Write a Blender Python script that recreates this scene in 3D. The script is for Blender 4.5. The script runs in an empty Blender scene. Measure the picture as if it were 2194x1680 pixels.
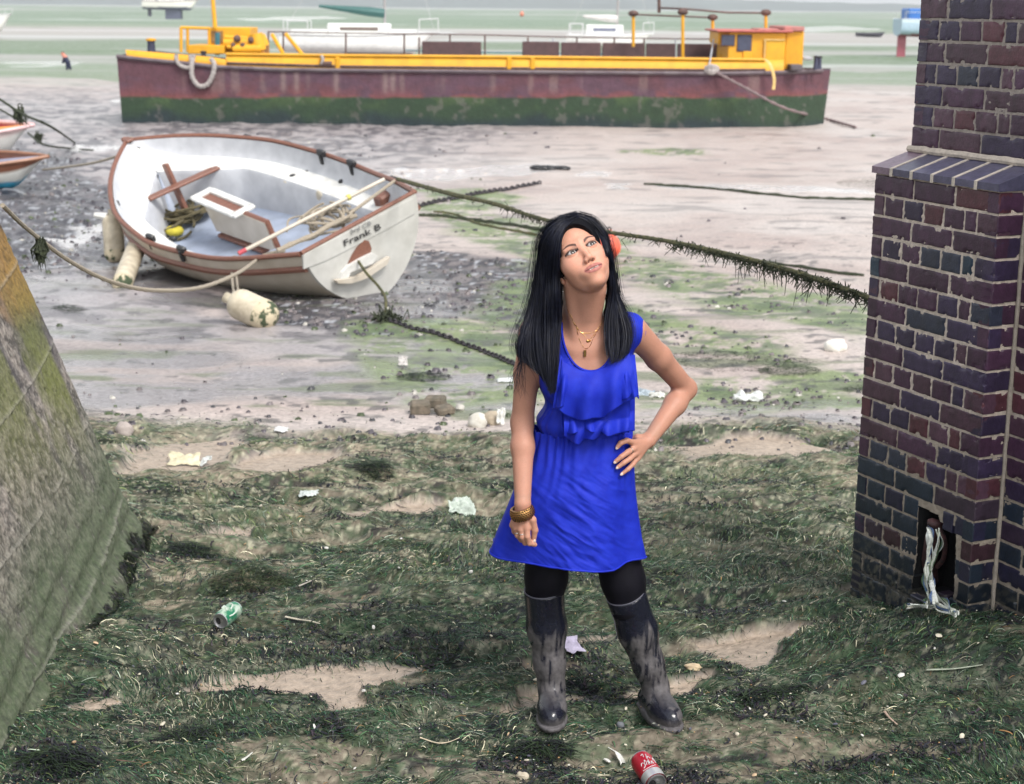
import bpy, math, random
import numpy as np
from mathutils import Vector, Matrix
SC = bpy.context.scene
COL = SC.collection
# ------------------------------------------------------------------ camera
TH = math.radians(13.5); RO = math.radians(0.5); FPX = 3440.0; CH = 2.25
_f = np.array([0, math.cos(TH), -math.sin(TH)]); _u = np.array([0, math.sin(TH), math.cos(TH)]); _r = np.array([1., 0, 0])
_R = math.cos(RO)*_r + math.sin(RO)*_u; _U = -math.sin(RO)*_r + math.cos(RO)*_u
CAMP = np.array([0, 0, CH])
cd = bpy.data.cameras.new('camera'); cam = bpy.data.objects.new('camera', cd); COL.objects.link(cam)
cd.sensor_width = 36; cd.lens = FPX/2194*36; cd.clip_start = 0.05; cd.clip_end = 20000
cam.matrix_world = Matrix([[_R[0], _U[0], -_f[0], 0], [_R[1], _U[1], -_f[1], 0], [_R[2], _U[2], -_f[2], CH], [0, 0, 0, 1]])
cd.dof.use_dof = True; cd.dof.focus_distance = 4.85; cd.dof.aperture_fstop = 6.3
SC.camera = cam
# ------------------------------------------------------------------ sky and sun (bright overcast)
SUN_EL = math.radians(52); SUN_AZ = math.radians(35)     # azimuth measured from -Y (behind the camera) towards +X
w = bpy.data.worlds.new('World'); SC.world = w; w.use_nodes = True
nt = w.node_tree; nt.nodes.clear()
sky = nt.nodes.new('ShaderNodeTexSky'); sky.sky_type = 'NISHITA'; sky.sun_disc = False
sky.sun_elevation = SUN_EL; sky.air_density = 1.6; sky.dust_density = 1.5; sky.ozone_density = 1.0
sun_dir = Vector((math.sin(SUN_AZ)*math.cos(SUN_EL), -math.cos(SUN_AZ)*math.cos(SUN_EL), math.sin(SUN_EL)))
sky.sun_rotation = math.atan2(sun_dir.x, sun_dir.y)
hs = nt.nodes.new('ShaderNodeHueSaturation'); hs.inputs['Saturation'].default_value = 0.22
bg = nt.nodes.new('ShaderNodeBackground'); bg.inputs['Strength'].default_value = 0.118
wo = nt.nodes.new('ShaderNodeOutputWorld')
nt.links.new(sky.outputs[0], hs.inputs['Color']); nt.links.new(hs.outputs[0], bg.inputs['Color']); nt.links.new(bg.outputs[0], wo.inputs[0])
sl = bpy.data.lights.new('sun', 'SUN'); sl.energy = 1.5; sl.angle = math.radians(18); sl.color = (1.0, .96, .9)
so = bpy.data.objects.new('sun', sl); COL.objects.link(so); so.rotation_euler = sun_dir.to_track_quat('Z', 'Y').to_euler()
SC.view_settings.view_transform = 'Standard'; SC.view_settings.look = 'None'
SC.view_settings.exposure = 1.06; SC.view_settings.gamma = 1.0
SC.cycles.max_bounces = 6; SC.cycles.transparent_max_bounces = 8
rng = np.random.default_rng(7); random.seed(7)

# ------------------------------------------------------------------ picture <-> world helpers (photo measured at 2194 px wide)
def proj(p):
    p = np.asarray(p, float)-CAMP; z = p@_f
    return np.stack([1097+FPX*(p@_R)/z, 840-FPX*(p@_U)/z], -1)
def ray(x, y): return _f+_R*(x-1097)/FPX+_U*(840-y)/FPX
def P(x, y, Y):
    d = ray(x, y); return CAMP+d*(Y/d[1])
def PP(lst): return [P(*q) for q in lst]
def gz(y): return -1.15*(1-np.exp(-np.maximum(y-5.2, 0)/30.))
def hit(x, y, P0, n):
    d = ray(x, y); return CAMP+d*(np.dot(np.asarray(P0)-CAMP, n)/np.dot(d, n))
def hsh(ix, iy, s):
    ix = ix.astype(np.int64); iy = iy.astype(np.int64)
    h = (ix*374761393+iy*668265263+s*144665+1013) & 0xffffffff
    h = ((h ^ (h >> 13))*1274126177) & 0xffffffff
    return ((h ^ (h >> 16)) & 0xffff)/65535.0
def vn(x, y, s=0):
    x = np.asarray(x, float); y = np.asarray(y, float)
    ix = np.floor(x); iy = np.floor(y); fx = x-ix; fy = y-iy
    fx = fx*fx*(3-2*fx); fy = fy*fy*(3-2*fy)
    a = hsh(ix, iy, s); b = hsh(ix+1, iy, s); c = hsh(ix, iy+1, s); d = hsh(ix+1, iy+1, s)
    return (a*(1-fx)+b*fx)*(1-fy)+(c*(1-fx)+d*fx)*fy
def fbm(x, y, o=4, s=0):
    r = 0; a = .5; t = 0
    x = np.asarray(x, float); y = np.asarray(y, float)
    for i in range(o):
        r = r+a*vn(x, y, s+i*17); t += a; a *= .5; x = x*2.03+11.3; y = y*2.03+5.7
    return r/t
def sst(a, b, x): t = np.clip((x-a)/(b-a), 0, 1); return t*t*(3-2*t)

# ------------------------------------------------------------------ mesh helpers
WOFF = {}
def thing(name, label, cat, loc=(0, 0, 0), group=None):
    o = bpy.data.objects.new(name, None); COL.objects.link(o); o.location = tuple(float(v) for v in loc); o.empty_display_size = .1
    o['label'] = label; o['category'] = cat
    if group: o['group'] = group
    WOFF[o.name] = np.array(loc, float); return o
def tag(o, label, cat, group=None, kind=None):
    if label: o['label'] = label
    if cat: o['category'] = cat
    if group: o['group'] = group
    if kind: o['kind'] = kind
    return o
def obj(name, V, F, mat, parent=None, smooth=True, col=None, wet=None, local=False, auto=None):
    """one mesh object; V in world space unless local"""
    V = np.asarray(V, np.float64).reshape(-1, 3)
    off = np.zeros(3)
    if parent is not None: off = WOFF[parent.name]
    elif not local and len(V): off = np.array([V[:, 0].mean(), V[:, 1].mean(), V[:, 2].min()])
    if not local: V = V-off
    me = bpy.data.meshes.new(name)
    if isinstance(F, np.ndarray):
        k = F.shape[1]; n = len(F)
        me.vertices.add(len(V)); me.vertices.foreach_set('co', V.astype(np.float32).ravel())
        me.loops.add(n*k); me.loops.foreach_set('vertex_index', F.astype(np.int32).ravel())
        me.polygons.add(n); me.polygons.foreach_set('loop_start', np.arange(0, n*k, k, dtype=np.int32))
        me.update(calc_edges=True)
    else:
        me.from_pydata([tuple(v) for v in V], [], [tuple(int(i) for i in f) for f in F])
    me.validate()
    if smooth: me.polygons.foreach_set('use_smooth', np.ones(len(me.polygons), bool))
    if col is not None:
        c = np.asarray(col, np.float32)
        if c.shape[1] == 3: c = np.concatenate([c, np.ones((len(c), 1), np.float32)], 1)
        if wet is not None: c[:, 3] = wet
        a = me.color_attributes.new('Col', 'FLOAT_COLOR', 'POINT'); a.data.foreach_set('color', c.ravel())
    if mat is not None: me.materials.append(mat)
    o = bpy.data.objects.new(name, me); COL.objects.link(o)
    if parent is not None: o.parent = parent; WOFF[o.name] = off
    else: o.location = tuple(off) if not local else (0, 0, 0); WOFF[o.name] = off if not local else np.zeros(3)
    if auto is not None:
        me.set_sharp_from_angle(angle=math.radians(auto))
    return o
class MB:
    """collects shapes into one mesh"""
    def __init__(s): s.v = []; s.f = []; s.c = []
    def add(s, V, F, c=None):
        b = len(s.v); V = [tuple(map(float, q)) for q in V]; s.v += V; s.f += [tuple(int(i)+b for i in f) for f in F]
        s.c += [tuple(c) if c is not None else (1, 1, 1)]*len(V); return s
    def box(s, c, d, ax=None, bev=0, col=None):
        """box of centre c, full size d, axes ax (3 rows); bev chamfers the edges"""
        c = np.array(c, float); h = np.array(d, float)/2; ax = np.eye(3) if ax is None else np.asarray(ax, float)
        b = min(bev, h.min()*.9)
        if b <= 0:
            V = [c+ax[0]*x*h[0]+ax[1]*y*h[1]+ax[2]*z*h[2] for x in (-1, 1) for y in (-1, 1) for z in (-1, 1)]
            return s.add(V, [(0, 1, 3, 2), (4, 6, 7, 5), (0, 4, 5, 1), (2, 3, 7, 6), (0, 2, 6, 4), (1, 5, 7, 3)], col)
        V = []; idx = {}
        for x in (-1, 1):
            for y in (-1, 1):
                for z in (-1, 1):
                    for k in range(3):
                        q = np.array([x*h[0], y*h[1], z*h[2]]); sg = (x, y, z)
                        for j in range(3):
                            if j != k: q[j] -= sg[j]*b
                        idx[(x, y, z, k)] = len(V); V.append(c+ax[0]*q[0]+ax[1]*q[1]+ax[2]*q[2])
        F = []
        S = (-1, 1)
        for k in range(3):
            i, j = [(1, 2), (2, 0), (0, 1)][k]
            for sg in S:
                def g(a, bb):
                    t = [0, 0, 0]; t[k] = sg; t[i] = a; t[j] = bb; return idx[(*t, k)]
                q = [g(-1, -1), g(1, -1), g(1, 1), g(-1, 1)]; F.append(q if sg > 0 else q[::-1])
        for k in range(3):
            i, j = [(1, 2), (2, 0), (0, 1)][k]
            for a in S:
                for bb in S:
                    t = [0, 0, 0]; t[i] = a; t[j] = bb
                    t1 = list(t); t1[k] = -1; t2 = list(t); t2[k] = 1
                    q = [idx[(*t1, i)], idx[(*t2, i)], idx[(*t2, j)], idx[(*t1, j)]]; F.append(q if a*bb > 0 else q[::-1])
        for x in S:
            for y in S:
                for z in S:
                    q = [idx[(x, y, z, 0)], idx[(x, y, z, 1)], idx[(x, y, z, 2)]]; F.append(q if x*y*z > 0 else q[::-1])
        return s.add(V, F, col)
    def tube(s, pts, r, n=8, col=None, flat=1.0, cap=True):
        pts = np.asarray(pts, float); m = len(pts)
        r = np.broadcast_to(np.asarray(r, float), (m,))
        T = np.gradient(pts, axis=0); T /= (np.linalg.norm(T, axis=1, keepdims=True)+1e-12)
        up = np.array([0, 0, 1.]) if abs(T[0, 2]) < .9 else np.array([1., 0, 0])
        a = np.cross(T[0], up); a /= np.linalg.norm(a); V = []
        for i in range(m):
            a = a-T[i]*np.dot(a, T[i]); a /= (np.linalg.norm(a)+1e-12); b = np.cross(T[i], a)
            for k in range(n):
                t = 2*math.pi*k/n; V.append(pts[i]+r[i]*(a*math.cos(t)+b*math.sin(t)*flat))
        F = [(i*n+k, i*n+(k+1) % n, (i+1)*n+(k+1) % n, (i+1)*n+k) for i in range(m-1) for k in range(n)]
        if cap: F += [tuple(range(n))[::-1], tuple((m-1)*n+k for k in range(n))]
        return s.add(V, F, col)
    def sph(s, c, r, rot=None, nu=16, nv=10, col=None):
        r = np.broadcast_to(np.asarray(r, float), (3,)); c = np.array(c, float); V = []; F = []
        for i in range(nv+1):
            ph = math.pi*i/nv
            for k in range(nu):
                t = 2*math.pi*k/nu; q = np.array([math.sin(ph)*math.cos(t)*r[0], math.sin(ph)*math.sin(t)*r[1], math.cos(ph)*r[2]])
                V.append(c+(rot@q if rot is not None else q))
        for i in range(nv):
            for k in range(nu): F.append((i*nu+k, (i+1)*nu+k, (i+1)*nu+(k+1) % nu, i*nu+(k+1) % nu))
        return s.add(V, F, col)
    def lathe(s, prof, c, ax=(0, 0, 1), n=24, col=None):
        ax = np.array(ax, float); ax /= np.linalg.norm(ax); u = np.cross(ax, [0, 0, 1.]) if abs(ax[2]) < .95 else np.cross(ax, [1., 0, 0]); u /= np.linalg.norm(u); v = np.cross(ax, u)
        c = np.array(c, float); V = [c+ax*h+r*(u*math.cos(2*math.pi*k/n)+v*math.sin(2*math.pi*k/n)) for r, h in prof for k in range(n)]
        F = [(i*n+k, i*n+(k+1) % n, (i+1)*n+(k+1) % n, (i+1)*n+k) for i in range(len(prof)-1) for k in range(n)]
        return s.add(V, F, col)
    def build(s, name, mat, parent=None, smooth=True, auto=40, **kw):
        has = any(c != (1, 1, 1) for c in s.c)
        return obj(name, s.v, s.f, mat, parent, smooth, col=np.array(s.c) if has else None, auto=auto if smooth else None, **kw)
def gridfaces(nr, nc, wrap=False):
    i, j = np.meshgrid(np.arange(nr-1), np.arange(nc if wrap else nc-1), indexing='ij'); i = i.ravel(); j = j.ravel(); j2 = (j+1) % nc
    return np.stack([i*nc+j, i*nc+j2, (i+1)*nc+j2, (i+1)*nc+j], 1)
def spline(pts, n=12):
    """Catmull-Rom resampling"""
    p = np.asarray(pts, float)
    if len(p) < 3: return np.array([p[0]*(1-t)+p[-1]*t for t in np.linspace(0, 1, n)])
    q = np.vstack([2*p[0]-p[1], p, 2*p[-1]-p[-2]]); out = []
    m = len(p)-1
    for t in np.linspace(0, m-1e-9, n):
        i = int(t); u = t-i; a, b, c, d = q[i], q[i+1], q[i+2], q[i+3]
        out.append(.5*((2*b)+(-a+c)*u+(2*a-5*b+4*c-d)*u*u+(-a+3*b-3*c+d)*u**3))
    return np.array(out)

# ------------------------------------------------------------------ materials
def mat(name, c, c2=None, rough=.6, metal=0, scale=8, bump=.2, bscale=40, attr=False, sss=0, spec=.5, thr=(.35, .65), wetattr=False, stretch=(1, 1, 1), bdist=.004, sheen=0, coat=0, mix=.85):
    m = bpy.data.materials.new(name); m.use_nodes = True; n = m.node_tree; L = n.links
    b = n.nodes['Principled BSDF']; b.inputs['Roughness'].default_value = rough; b.inputs['Metallic'].default_value = metal
    b.inputs['Specular IOR Level'].default_value = spec
    tc = n.nodes.new('ShaderNodeTexCoord'); mp = n.nodes.new('ShaderNodeMapping'); mp.inputs['Scale'].default_value = stretch
    L.new(tc.outputs['Object'], mp.inputs['Vector'])
    no = n.nodes.new('ShaderNodeTexNoise'); no.inputs['Scale'].default_value = scale; no.inputs['Detail'].default_value = 6; no.inputs['Roughness'].default_value = .6
    L.new(mp.outputs[0], no.inputs['Vector'])
    rp = n.nodes.new('ShaderNodeValToRGB'); rp.color_ramp.elements[0].position = thr[0]; rp.color_ramp.elements[1].position = thr[1]
    if attr:
        at = n.nodes.new('ShaderNodeAttribute'); at.attribute_name = 'Col'
        lo = mix
        rp.color_ramp.elements[0].color = (lo, lo, lo, 1); rp.color_ramp.elements[1].color = (2-lo, 2-lo, 2-lo, 1)
        mx = n.nodes.new('ShaderNodeMix'); mx.data_type = 'RGBA'; mx.blend_type = 'MULTIPLY'; mx.inputs[0].default_value = 1; mx.clamp_result = False
        L.new(no.outputs['Fac'], rp.inputs[0]); L.new(at.outputs['Color'], mx.inputs[6]); L.new(rp.outputs[0], mx.inputs[7]); L.new(mx.outputs[2], b.inputs['Base Color'])
        if wetattr: L.new(at.outputs['Alpha'], b.inputs['Roughness'])
    else:
        c2 = c2 or tuple(v*.75 for v in c)
        rp.color_ramp.elements[0].color = (*c2, 1); rp.color_ramp.elements[1].color = (*c, 1)
        L.new(no.outputs['Fac'], rp.inputs[0]); L.new(rp.outputs[0], b.inputs['Base Color'])
    if bump:
        n2 = n.nodes.new('ShaderNodeTexNoise'); n2.inputs['Scale'].default_value = bscale; n2.inputs['Detail'].default_value = 5
        L.new(mp.outputs[0], n2.inputs['Vector'])
        bp = n.nodes.new('ShaderNodeBump'); bp.inputs['Strength'].default_value = bump; bp.inputs['Distance'].default_value = bdist
        L.new(n2.outputs['Fac'], bp.inputs['Height']); L.new(bp.outputs[0], b.inputs['Normal'])
    if sss:
        b.inputs['Subsurface Weight'].default_value = sss; b.inputs['Subsurface Radius'].default_value = (1, .35, .2); b.inputs['Subsurface Scale'].default_value = .008
    if sheen: b.inputs['Sheen Weight'].default_value = sheen; b.inputs['Sheen Roughness'].default_value = .4
    if coat: b.inputs['Coat Weight'].default_value = coat; b.inputs['Coat Roughness'].default_value = .2
    return m
# ------------------------------------------------------------------ ground
def Gd(x, y):
    """point of the smooth beach profile seen at a photo pixel"""
    d = ray(x, y); lo, hi = .5, 6000.
    for _ in range(60):
        m = (lo*hi)**.5
        if CH+d[2]*(m/d[1]) > gz(m): lo = m
        else: hi = m
    return CAMP+d*(lo/d[1])
def wpoly(pts): return np.array([Gd(*p)[:2] for p in pts])
def pip(x, y, poly, soft):
    """signed-ish inside mask with soft noisy edge (world units)"""
    x = np.asarray(x, float); y = np.asarray(y, float)
    lo = poly.min(0)-1.; hi = poly.max(0)+1.
    out = np.zeros(x.shape); sel = (x > lo[0]) & (x < hi[0]) & (y > lo[1]) & (y < hi[1])
    if not sel.any(): return out
    X = x[sel]; Y = y[sel]; ins = np.zeros(X.shape, bool); dm = np.full(X.shape, 9e9)
    n = len(poly)
    for i in range(n):
        a = poly[i]; b = poly[(i+1) % n]
        c = ((a[1] > Y) != (b[1] > Y)) & (X < (b[0]-a[0])*(Y-a[1])/(b[1]-a[1]+1e-12)+a[0]); ins ^= c
        ab = b-a; t = np.clip(((X-a[0])*ab[0]+(Y-a[1])*ab[1])/(ab@ab+1e-12), 0, 1)
        dm = np.minimum(dm, np.hypot(X-a[0]-t*ab[0], Y-a[1]-t*ab[1]))
    d = np.where(ins, dm, -dm)+soft*(fbm(X/soft*.35, Y/soft*.35, 4, 77)-.5)*3
    out[sel] = sst(-soft*.3, soft*.3, d); return out
SAND = [([(360, 1468), (520, 1448), (620, 1417), (760, 1412), (890, 1424), (840, 1458), (780, 1476), (778, 1522), (722, 1518), (690, 1492), (560, 1484), (400, 1482)], .05),
        ([(115, 1512), (180, 1487), (255, 1490), (230, 1506), (150, 1525)], .04),
        ([(1495, 1385), (1640, 1363), (1728, 1370), (1700, 1402), (1610, 1440), (1560, 1437), (1530, 1402)], .05),
        ([(1320, 1486), (1420, 1462), (1520, 1450), (1500, 1472), (1400, 1494)], .04),
        ([(1220, 1372), (1330, 1358), (1330, 1372), (1230, 1384)], .03),
        ([(700, 1100), (850, 1083), (950, 1076), (900, 1098), (720, 1112)], .08),
        ([(430, 1142), (540, 1128), (530, 1145), (440, 1154)], .06),
        ([(1130, 1430), (1250, 1436), (1260, 1448), (1150, 1445)], .03),
        ([(1390, 948), (1640, 938), (1830, 966), (1700, 985), (1480, 975)], .12),
        ([(1080, 1530), (1110, 1480), (1260, 1490), (1230, 1502)], .03),
        ([(1530, 1330), (1610, 1320), (1620, 1332), (1550, 1340)], .03),
        ([(1790, 1285), (1840, 1268), (1830, 1280), (1800, 1295)], .03),
        ([(1960, 1400), (2090, 1392), (2080, 1405), (1980, 1412)], .03),
        ([(250, 965), (480, 930), (560, 945), (430, 1000), (270, 1030)], .15),
        ([(560, 960), (760, 955), (740, 1000), (520, 1010)], .15)]
SANDW = [(wpoly(p), s) for p, s in SAND]
ROUGH = [(wpoly(p), s) for p, s in [
    ([(235, 1345), (290, 1200), (330, 1140), (470, 1160), (620, 1180), (600, 1230), (480, 1300), (430, 1340)], .12),
    ([(350, 1000), (640, 960), (900, 930), (880, 990), (600, 1060), (400, 1080)], .25)]]
ALGAE = [(wpoly(p), s) for p, s in [
    ([(880, 405), (1010, 405), (1130, 420), (1090, 450), (1200, 480), (1330, 520), (1500, 560), (1700, 610), (1870, 660), (1880, 760), (1700, 720), (1500, 665), (1340, 600), (1250, 590), (1050, 520), (900, 470)], .6),
    ([(1120, 600), (1400, 640), (1650, 700), (1870, 720), (1870, 830), (1500, 800), (1300, 740), (1100, 690)], .7),
    ([(760, 690), (1000, 690), (1200, 760), (1200, 850), (900, 860), (780, 800), (640, 760)], .5),
    ([(1340, 325), (1440, 318), (1520, 328), (1420, 342)], .5),
    ([(1350, 840), (1500, 800), (1860, 790), (1860, 860), (1600, 880), (1380, 870)], .3)]]
PEBB = [(wpoly(p), s) for p, s in [
    ([(520, 610), (720, 560), (900, 590), (960, 660), (900, 720), (740, 720), (560, 690), (430, 640)], .5),
    ([(880, 540), (1100, 560), (1160, 620), (1100, 690), (950, 650), (880, 600)], .6),
    ([(-200, 300), (230, 340), (250, 420), (330, 590), (420, 640), (300, 700), (110, 640), (-200, 500)], 1.2)]]
SHEEN = [(wpoly(p), s) for p, s in [
    ([(-100, 700), (170, 690), (350, 700), (700, 760), (1090, 815), (1090, 880), (700, 850), (400, 850), (180, 860), (-100, 850)], .5),
    ([(1390, 850), (1860, 850), (1860, 905), (1400, 890)], .3),
    ([(110, 500), (230, 510), (330, 560), (240, 590), (120, 550)], .4),
    ([(700, 600), (950, 590), (1000, 680), (850, 700), (730, 660)], .4)]]
PUD = [(wpoly(p), s) for p, s in [
    ([(810, 358), (1010, 363), (1190, 352), (1200, 362), (1120, 374), (900, 384), (820, 375)], .25),
    ([(1240, 366), (1310, 368), (1300, 376), (1240, 374)], .2), ([(1290, 392), (1345, 392), (1340, 404), (1300, 403)], .2),
    ([(1390, 395), (1700, 398), (1850, 405), (1860, 412), (1600, 408), (1400, 402)], .2),
    ([(148, 312), (190, 318), (260, 315), (262, 324), (200, 326), (150, 324)], .2),
    ([(150, 480), (240, 478), (250, 500), (160, 505)], .25), ([(110, 510), (160, 505), (180, 530), (120, 535)], .25),
    ([(235, 212), (330, 213), (340, 219), (240, 218)], .3), ([(35, 133), (140, 130), (200, 140), (60, 143)], 1.5),
    ([(690, 70), (900, 66), (1000, 72), (760, 80)], 2.), ([(1640, 60), (1800, 55), (1900, 62), (1700, 70)], 2.),
    ([(500, 38), (700, 35), (760, 40), (540, 44)], 3.)]]
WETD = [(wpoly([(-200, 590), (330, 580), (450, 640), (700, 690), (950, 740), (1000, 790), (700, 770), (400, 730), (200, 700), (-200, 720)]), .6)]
WETSHADE = [(wpoly(p), .35) for p in ([(255, 560), (330, 575), (400, 615), (520, 640), (640, 650), (760, 640), (820, 610), (900, 560), (900, 600), (800, 660), (620, 672), (440, 650), (300, 615)], [(0, 400), (70, 405), (75, 420), (10, 425)])]
PIERC = (1.62, 5.45)
def allmask(L, x, y):
    r = 0
    for p, s in L: r = np.maximum(r, pip(x, y, p, s))
    return r
def farcover(x, y):
    return (1-.8*sst(.60, .68, fbm(x*1.6+31, y*5.5, 4, 163)))*(1-(1-sst(.38, .56, .5*fbm(x*1.3+8, y*4.5, 4, 160)+.5*fbm(x*5, y*12, 3, 161)))*sst(6.0, 8.0, y)*.85)
def weedmask(x, y):
    e = 9.0+1.1*(fbm(x*.9+3, y*1.2, 4, 5)-.5)*2+.25*np.clip(-x, -1, 3)
    near = sst(.35, -.35, y-e)
    s = allmask(SANDW, x, y)
    return near*(1-s), s, allmask(ROUGH, x, y)
def gh(x, y, masks=None):
    x = np.asarray(x, float); y = np.asarray(y, float)
    W, S, Rg = masks if masks is not None else weedmask(x, y)
    z = gz(y)+.0
    big = fbm(x*1.1+9, y*1.5, 2, 31)-.5
    rid = 1-np.abs(2*fbm(x*2.0+.8*vn(x*2, y*2, 4), y*3.4, 3, 41)-1)
    mound = big*.11+(rid-.75)*.105+(fbm(x*9, y*12, 3, 51)-.5)*.03
    z = z+W*(mound+.02)+(1-W)*sst(12, 9, y)*big*.03
    z = z-.012*S
    mid = sst(8, 10, y)*(1-sst(60, 120, y))
    z = z+mid*((fbm(x*.5, y*.5, 3, 61)-.5)*.10+(fbm(x*2.2, y*2.2, 4, 62)-.5)*.045)
    lw = sst(-1.2, -6., x-0.12*(y-12))*sst(11.5, 15, y)*(1-sst(40, 75, y)); z = z+lw*(fbm(x*3.0, y*2.2, 4, 64)-.5)*.16
    z = z+sst(60, 200, y)*(fbm(x*.03, y*.03, 3, 63)-.5)*.25
    # beach piled up round the foot of the brick pier
    z = z+.215*np.exp(-(((x-1.85)/.75)**2+((y-5.15)/.62)**2))
    # hollow the keel of the dinghy has scoured
    z = z-.03*np.exp(-(((x+2.3)/1.6)**2+((y-15.6)/1.6)**2))
    # channel with a bank, far right
    z = z-.25*sst(.5, 0, np.abs(fbm(x*.02+4, y*.03, 2, 91)-.5)*12)*sst(50, 80, y)
    return z
ys = [2.6]
while ys[-1] < 6500:
    y = ys[-1]; k = .0024 if y < 9.5 else (.0048 if y < 30 else .012); ys.append(y*(1+k))
ys = np.array([-8., -4., -1.5, .3, 1.4, 2.1]+ys)
cs = np.concatenate([np.linspace(-1.6, -.42, 40)[:-1], np.linspace(-.42, .42, 640), np.linspace(.42, 1.6, 40)[1:]])
GX = cs[None, :]*(np.maximum(ys[:, None], 2.6)+.5); GY = np.repeat(ys[:, None], len(cs), 1)
gx = GX.ravel(); gy = GY.ravel(); M3 = weedmask(gx, gy); W, S, Rg = M3
gzv = gh(gx, gy, M3)
def mixc(a, b, t): return a+(np.asarray(b)-a)*t[:, None]
al = allmask(ALGAE, gx, gy); pb = allmask(PEBB, gx, gy); shn = allmask(SHEEN, gx, gy); pud = allmask(PUD, gx, gy)
n1 = fbm(gx*.7, gy*.7, 4, 101); n2 = fbm(gx*4, gy*4, 3, 102); n3 = fbm(gx*18, gy*18, 3, 103); nst = fbm(gx*1.2, gy*5, 4, 104)
C = np.zeros((len(gx), 3))+np.array([.43, .365, .335])                # mud
C = mixc(C, [.37, .30, .275], sst(.45, .7, n1))
C = mixc(C, [.48, .435, .41], sst(.5, .75, fbm(gx*.25+7, gy*.35, 3, 105))*.7)
rough = .42+.2*n2
# ripples and darker scours on the open mud
dk = sst(.60, .72, fbm(gx*1.1, gy*3.2, 4, 106))*sst(9, 12, gy)*(1-sst(60, 120, gy))
C = mixc(C, [.17, .15, .145], dk*.6)
leftw = sst(-1.2, -6., gx-0.12*(gy-12))*sst(11.5, 15, gy)*(1-sst(45, 75, gy))
C = mixc(C, [.27, .26, .28], leftw*.6); rough = rough*(1-.45*leftw*n2)
C = mixc(C, [.075, .07, .08], leftw*sst(.45, .58, fbm(gx*2.6, gy*3.6, 4, 107))*.85)
wshade = allmask(WETSHADE, gx, gy); C = mixc(C, [.085, .078, .085], wshade*.85); rough = rough*(1-.3*wshade)  # wet mud, painted darker still for the shadow under the hulls
# pebbly black mud, its colour deepened for contact shade under the dinghy
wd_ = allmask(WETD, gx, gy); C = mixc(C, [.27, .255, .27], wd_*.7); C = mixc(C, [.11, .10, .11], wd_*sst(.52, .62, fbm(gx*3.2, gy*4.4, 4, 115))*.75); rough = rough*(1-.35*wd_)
C = mixc(C, [.06, .055, .065], pb*.75); C = mixc(C, [.03, .028, .036], pb*sst(.46, .53, fbm(gx*11, gy*8, 3, 108))*.9)
C = mixc(C, [.40, .41, .44], pb*sst(.64, .72, fbm(gx*13+5, gy*9, 3, 109))*.8)  # pale specks painted in as glints on the wet pebbles
# wet shine
C = mixc(C, [.21, .20, .21], shn*(.35+.5*sst(.4, .6, nst))); rough = rough*(1-shn*.62*sst(.35, .6, nst))
# algae film
ag = al*sst(.34, .52, .55*fbm(gx*2.4, gy*3.2, 4, 110)+.45*n3)
C = mixc(C, [.15, .20, .075], ag*.9); C = mixc(C, [.065, .10, .04], al*sst(.56, .66, fbm(gx*3.5, gy*5, 4, 111))*.8)
ag2 = sst(.60, .70, fbm(gx*1.0, gy*4.2, 4, 112))*sst(17, 10, gy)*sst(7, 9, gy)
C = mixc(C, [.11, .135, .07], ag2*.8)
al = np.maximum(al, ag2*.6)
# trail of black bits by the weed edge
C = mixc(C, [.05, .05, .05], sst(.66, .74, fbm(gx*6, gy*8, 3, 113))*sst(8, 9, gy)*(1-sst(16, 24, gy))*.7)
C = mixc(C, [.62, .60, .60], pud*.7*sst(75, 60, gy)); rough = rough*(1-pud*.85)
# far flats: green and pale bands
d = gy; far = sst(62, 80, d)
bandn = fbm(gx*.004, d*.03, 3, 120); 
C = mixc(C, [.30, .30, .27], far)
gb = sst(.44, .54, fbm(gx*.006+3, np.log(d)*9, 3, 121))
C = mixc(C, [.145, .205, .115], far*gb*.75)
C = mixc(C, [.13, .18, .105], sst(95, 105, d)*(1-sst(150, 170, d))*sst(.38, .52, fbm(gx*.02, d*.05, 3, 125))*.9)
C = mixc(C, [.36, .33, .31], sst(165, 180, d)*(1-sst(230, 260, d))*.85)
C = mixc(C, [.14, .20, .125], sst(260, 290, d)*(1-sst(1500, 2200, d))*sst(.3, .45, fbm(gx*.004, d*.008, 3, 126))*.95)
C = mixc(C, [.26, .27, .27], sst(2200, 2800, d)*.9)
C = mixc(C, [.62, .62, .62], far*sst(.66, .72, fbm(gx*.012, d*.06, 3, 122))*.3)
# sand and ground under the weed
sandc = np.zeros_like(C)+np.array([.345, .275, .215]); sandc *= (.9+.2*n3)[:, None]
wc = np.zeros_like(C)+np.array([.030, .036, .026])
wc = mixc(wc, [.185, .18, .12], sst(.42, .60, fbm(gx*2.2, gy*4.5, 4, 130))*(.22+.68*sst(5.6, 8.5, gy)))
wc = mixc(wc, [.24, .20, .155], (1-farcover(gx, gy))*.8)
wc = mixc(wc, [.15, .16, .12], sst(.55, .66, fbm(gx*6, gy*9, 4, 134))*.6)
wc = mixc(wc, [.28, .24, .18], sst(.60, .68, fbm(gx*1.7+20, gy*5, 4, 131))*sst(6.2, 7.5, gy)*.9)
wc = mixc(wc, [.27, .225, .17], Rg*sst(.42, .55, fbm(gx*5, gy*8, 4, 132))*.9)
wc = mixc(wc, [.018, .02, .024], sst(.60, .70, fbm(gx*5+9, gy*8, 3, 133))*.8)
n5 = fbm(gx*55, gy*70, 3, 135)
wc = mixc(wc, [.30, .29, .21], sst(.60, .70, n5)*(.35+.4*sst(5, 7.5, gy)))
wc = mixc(wc, [.05, .085, .045], sst(.52, .62, fbm(gx*24, gy*34, 3, 136))*.6)
wc *= (.5+1.0*n5)[:, None]
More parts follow.
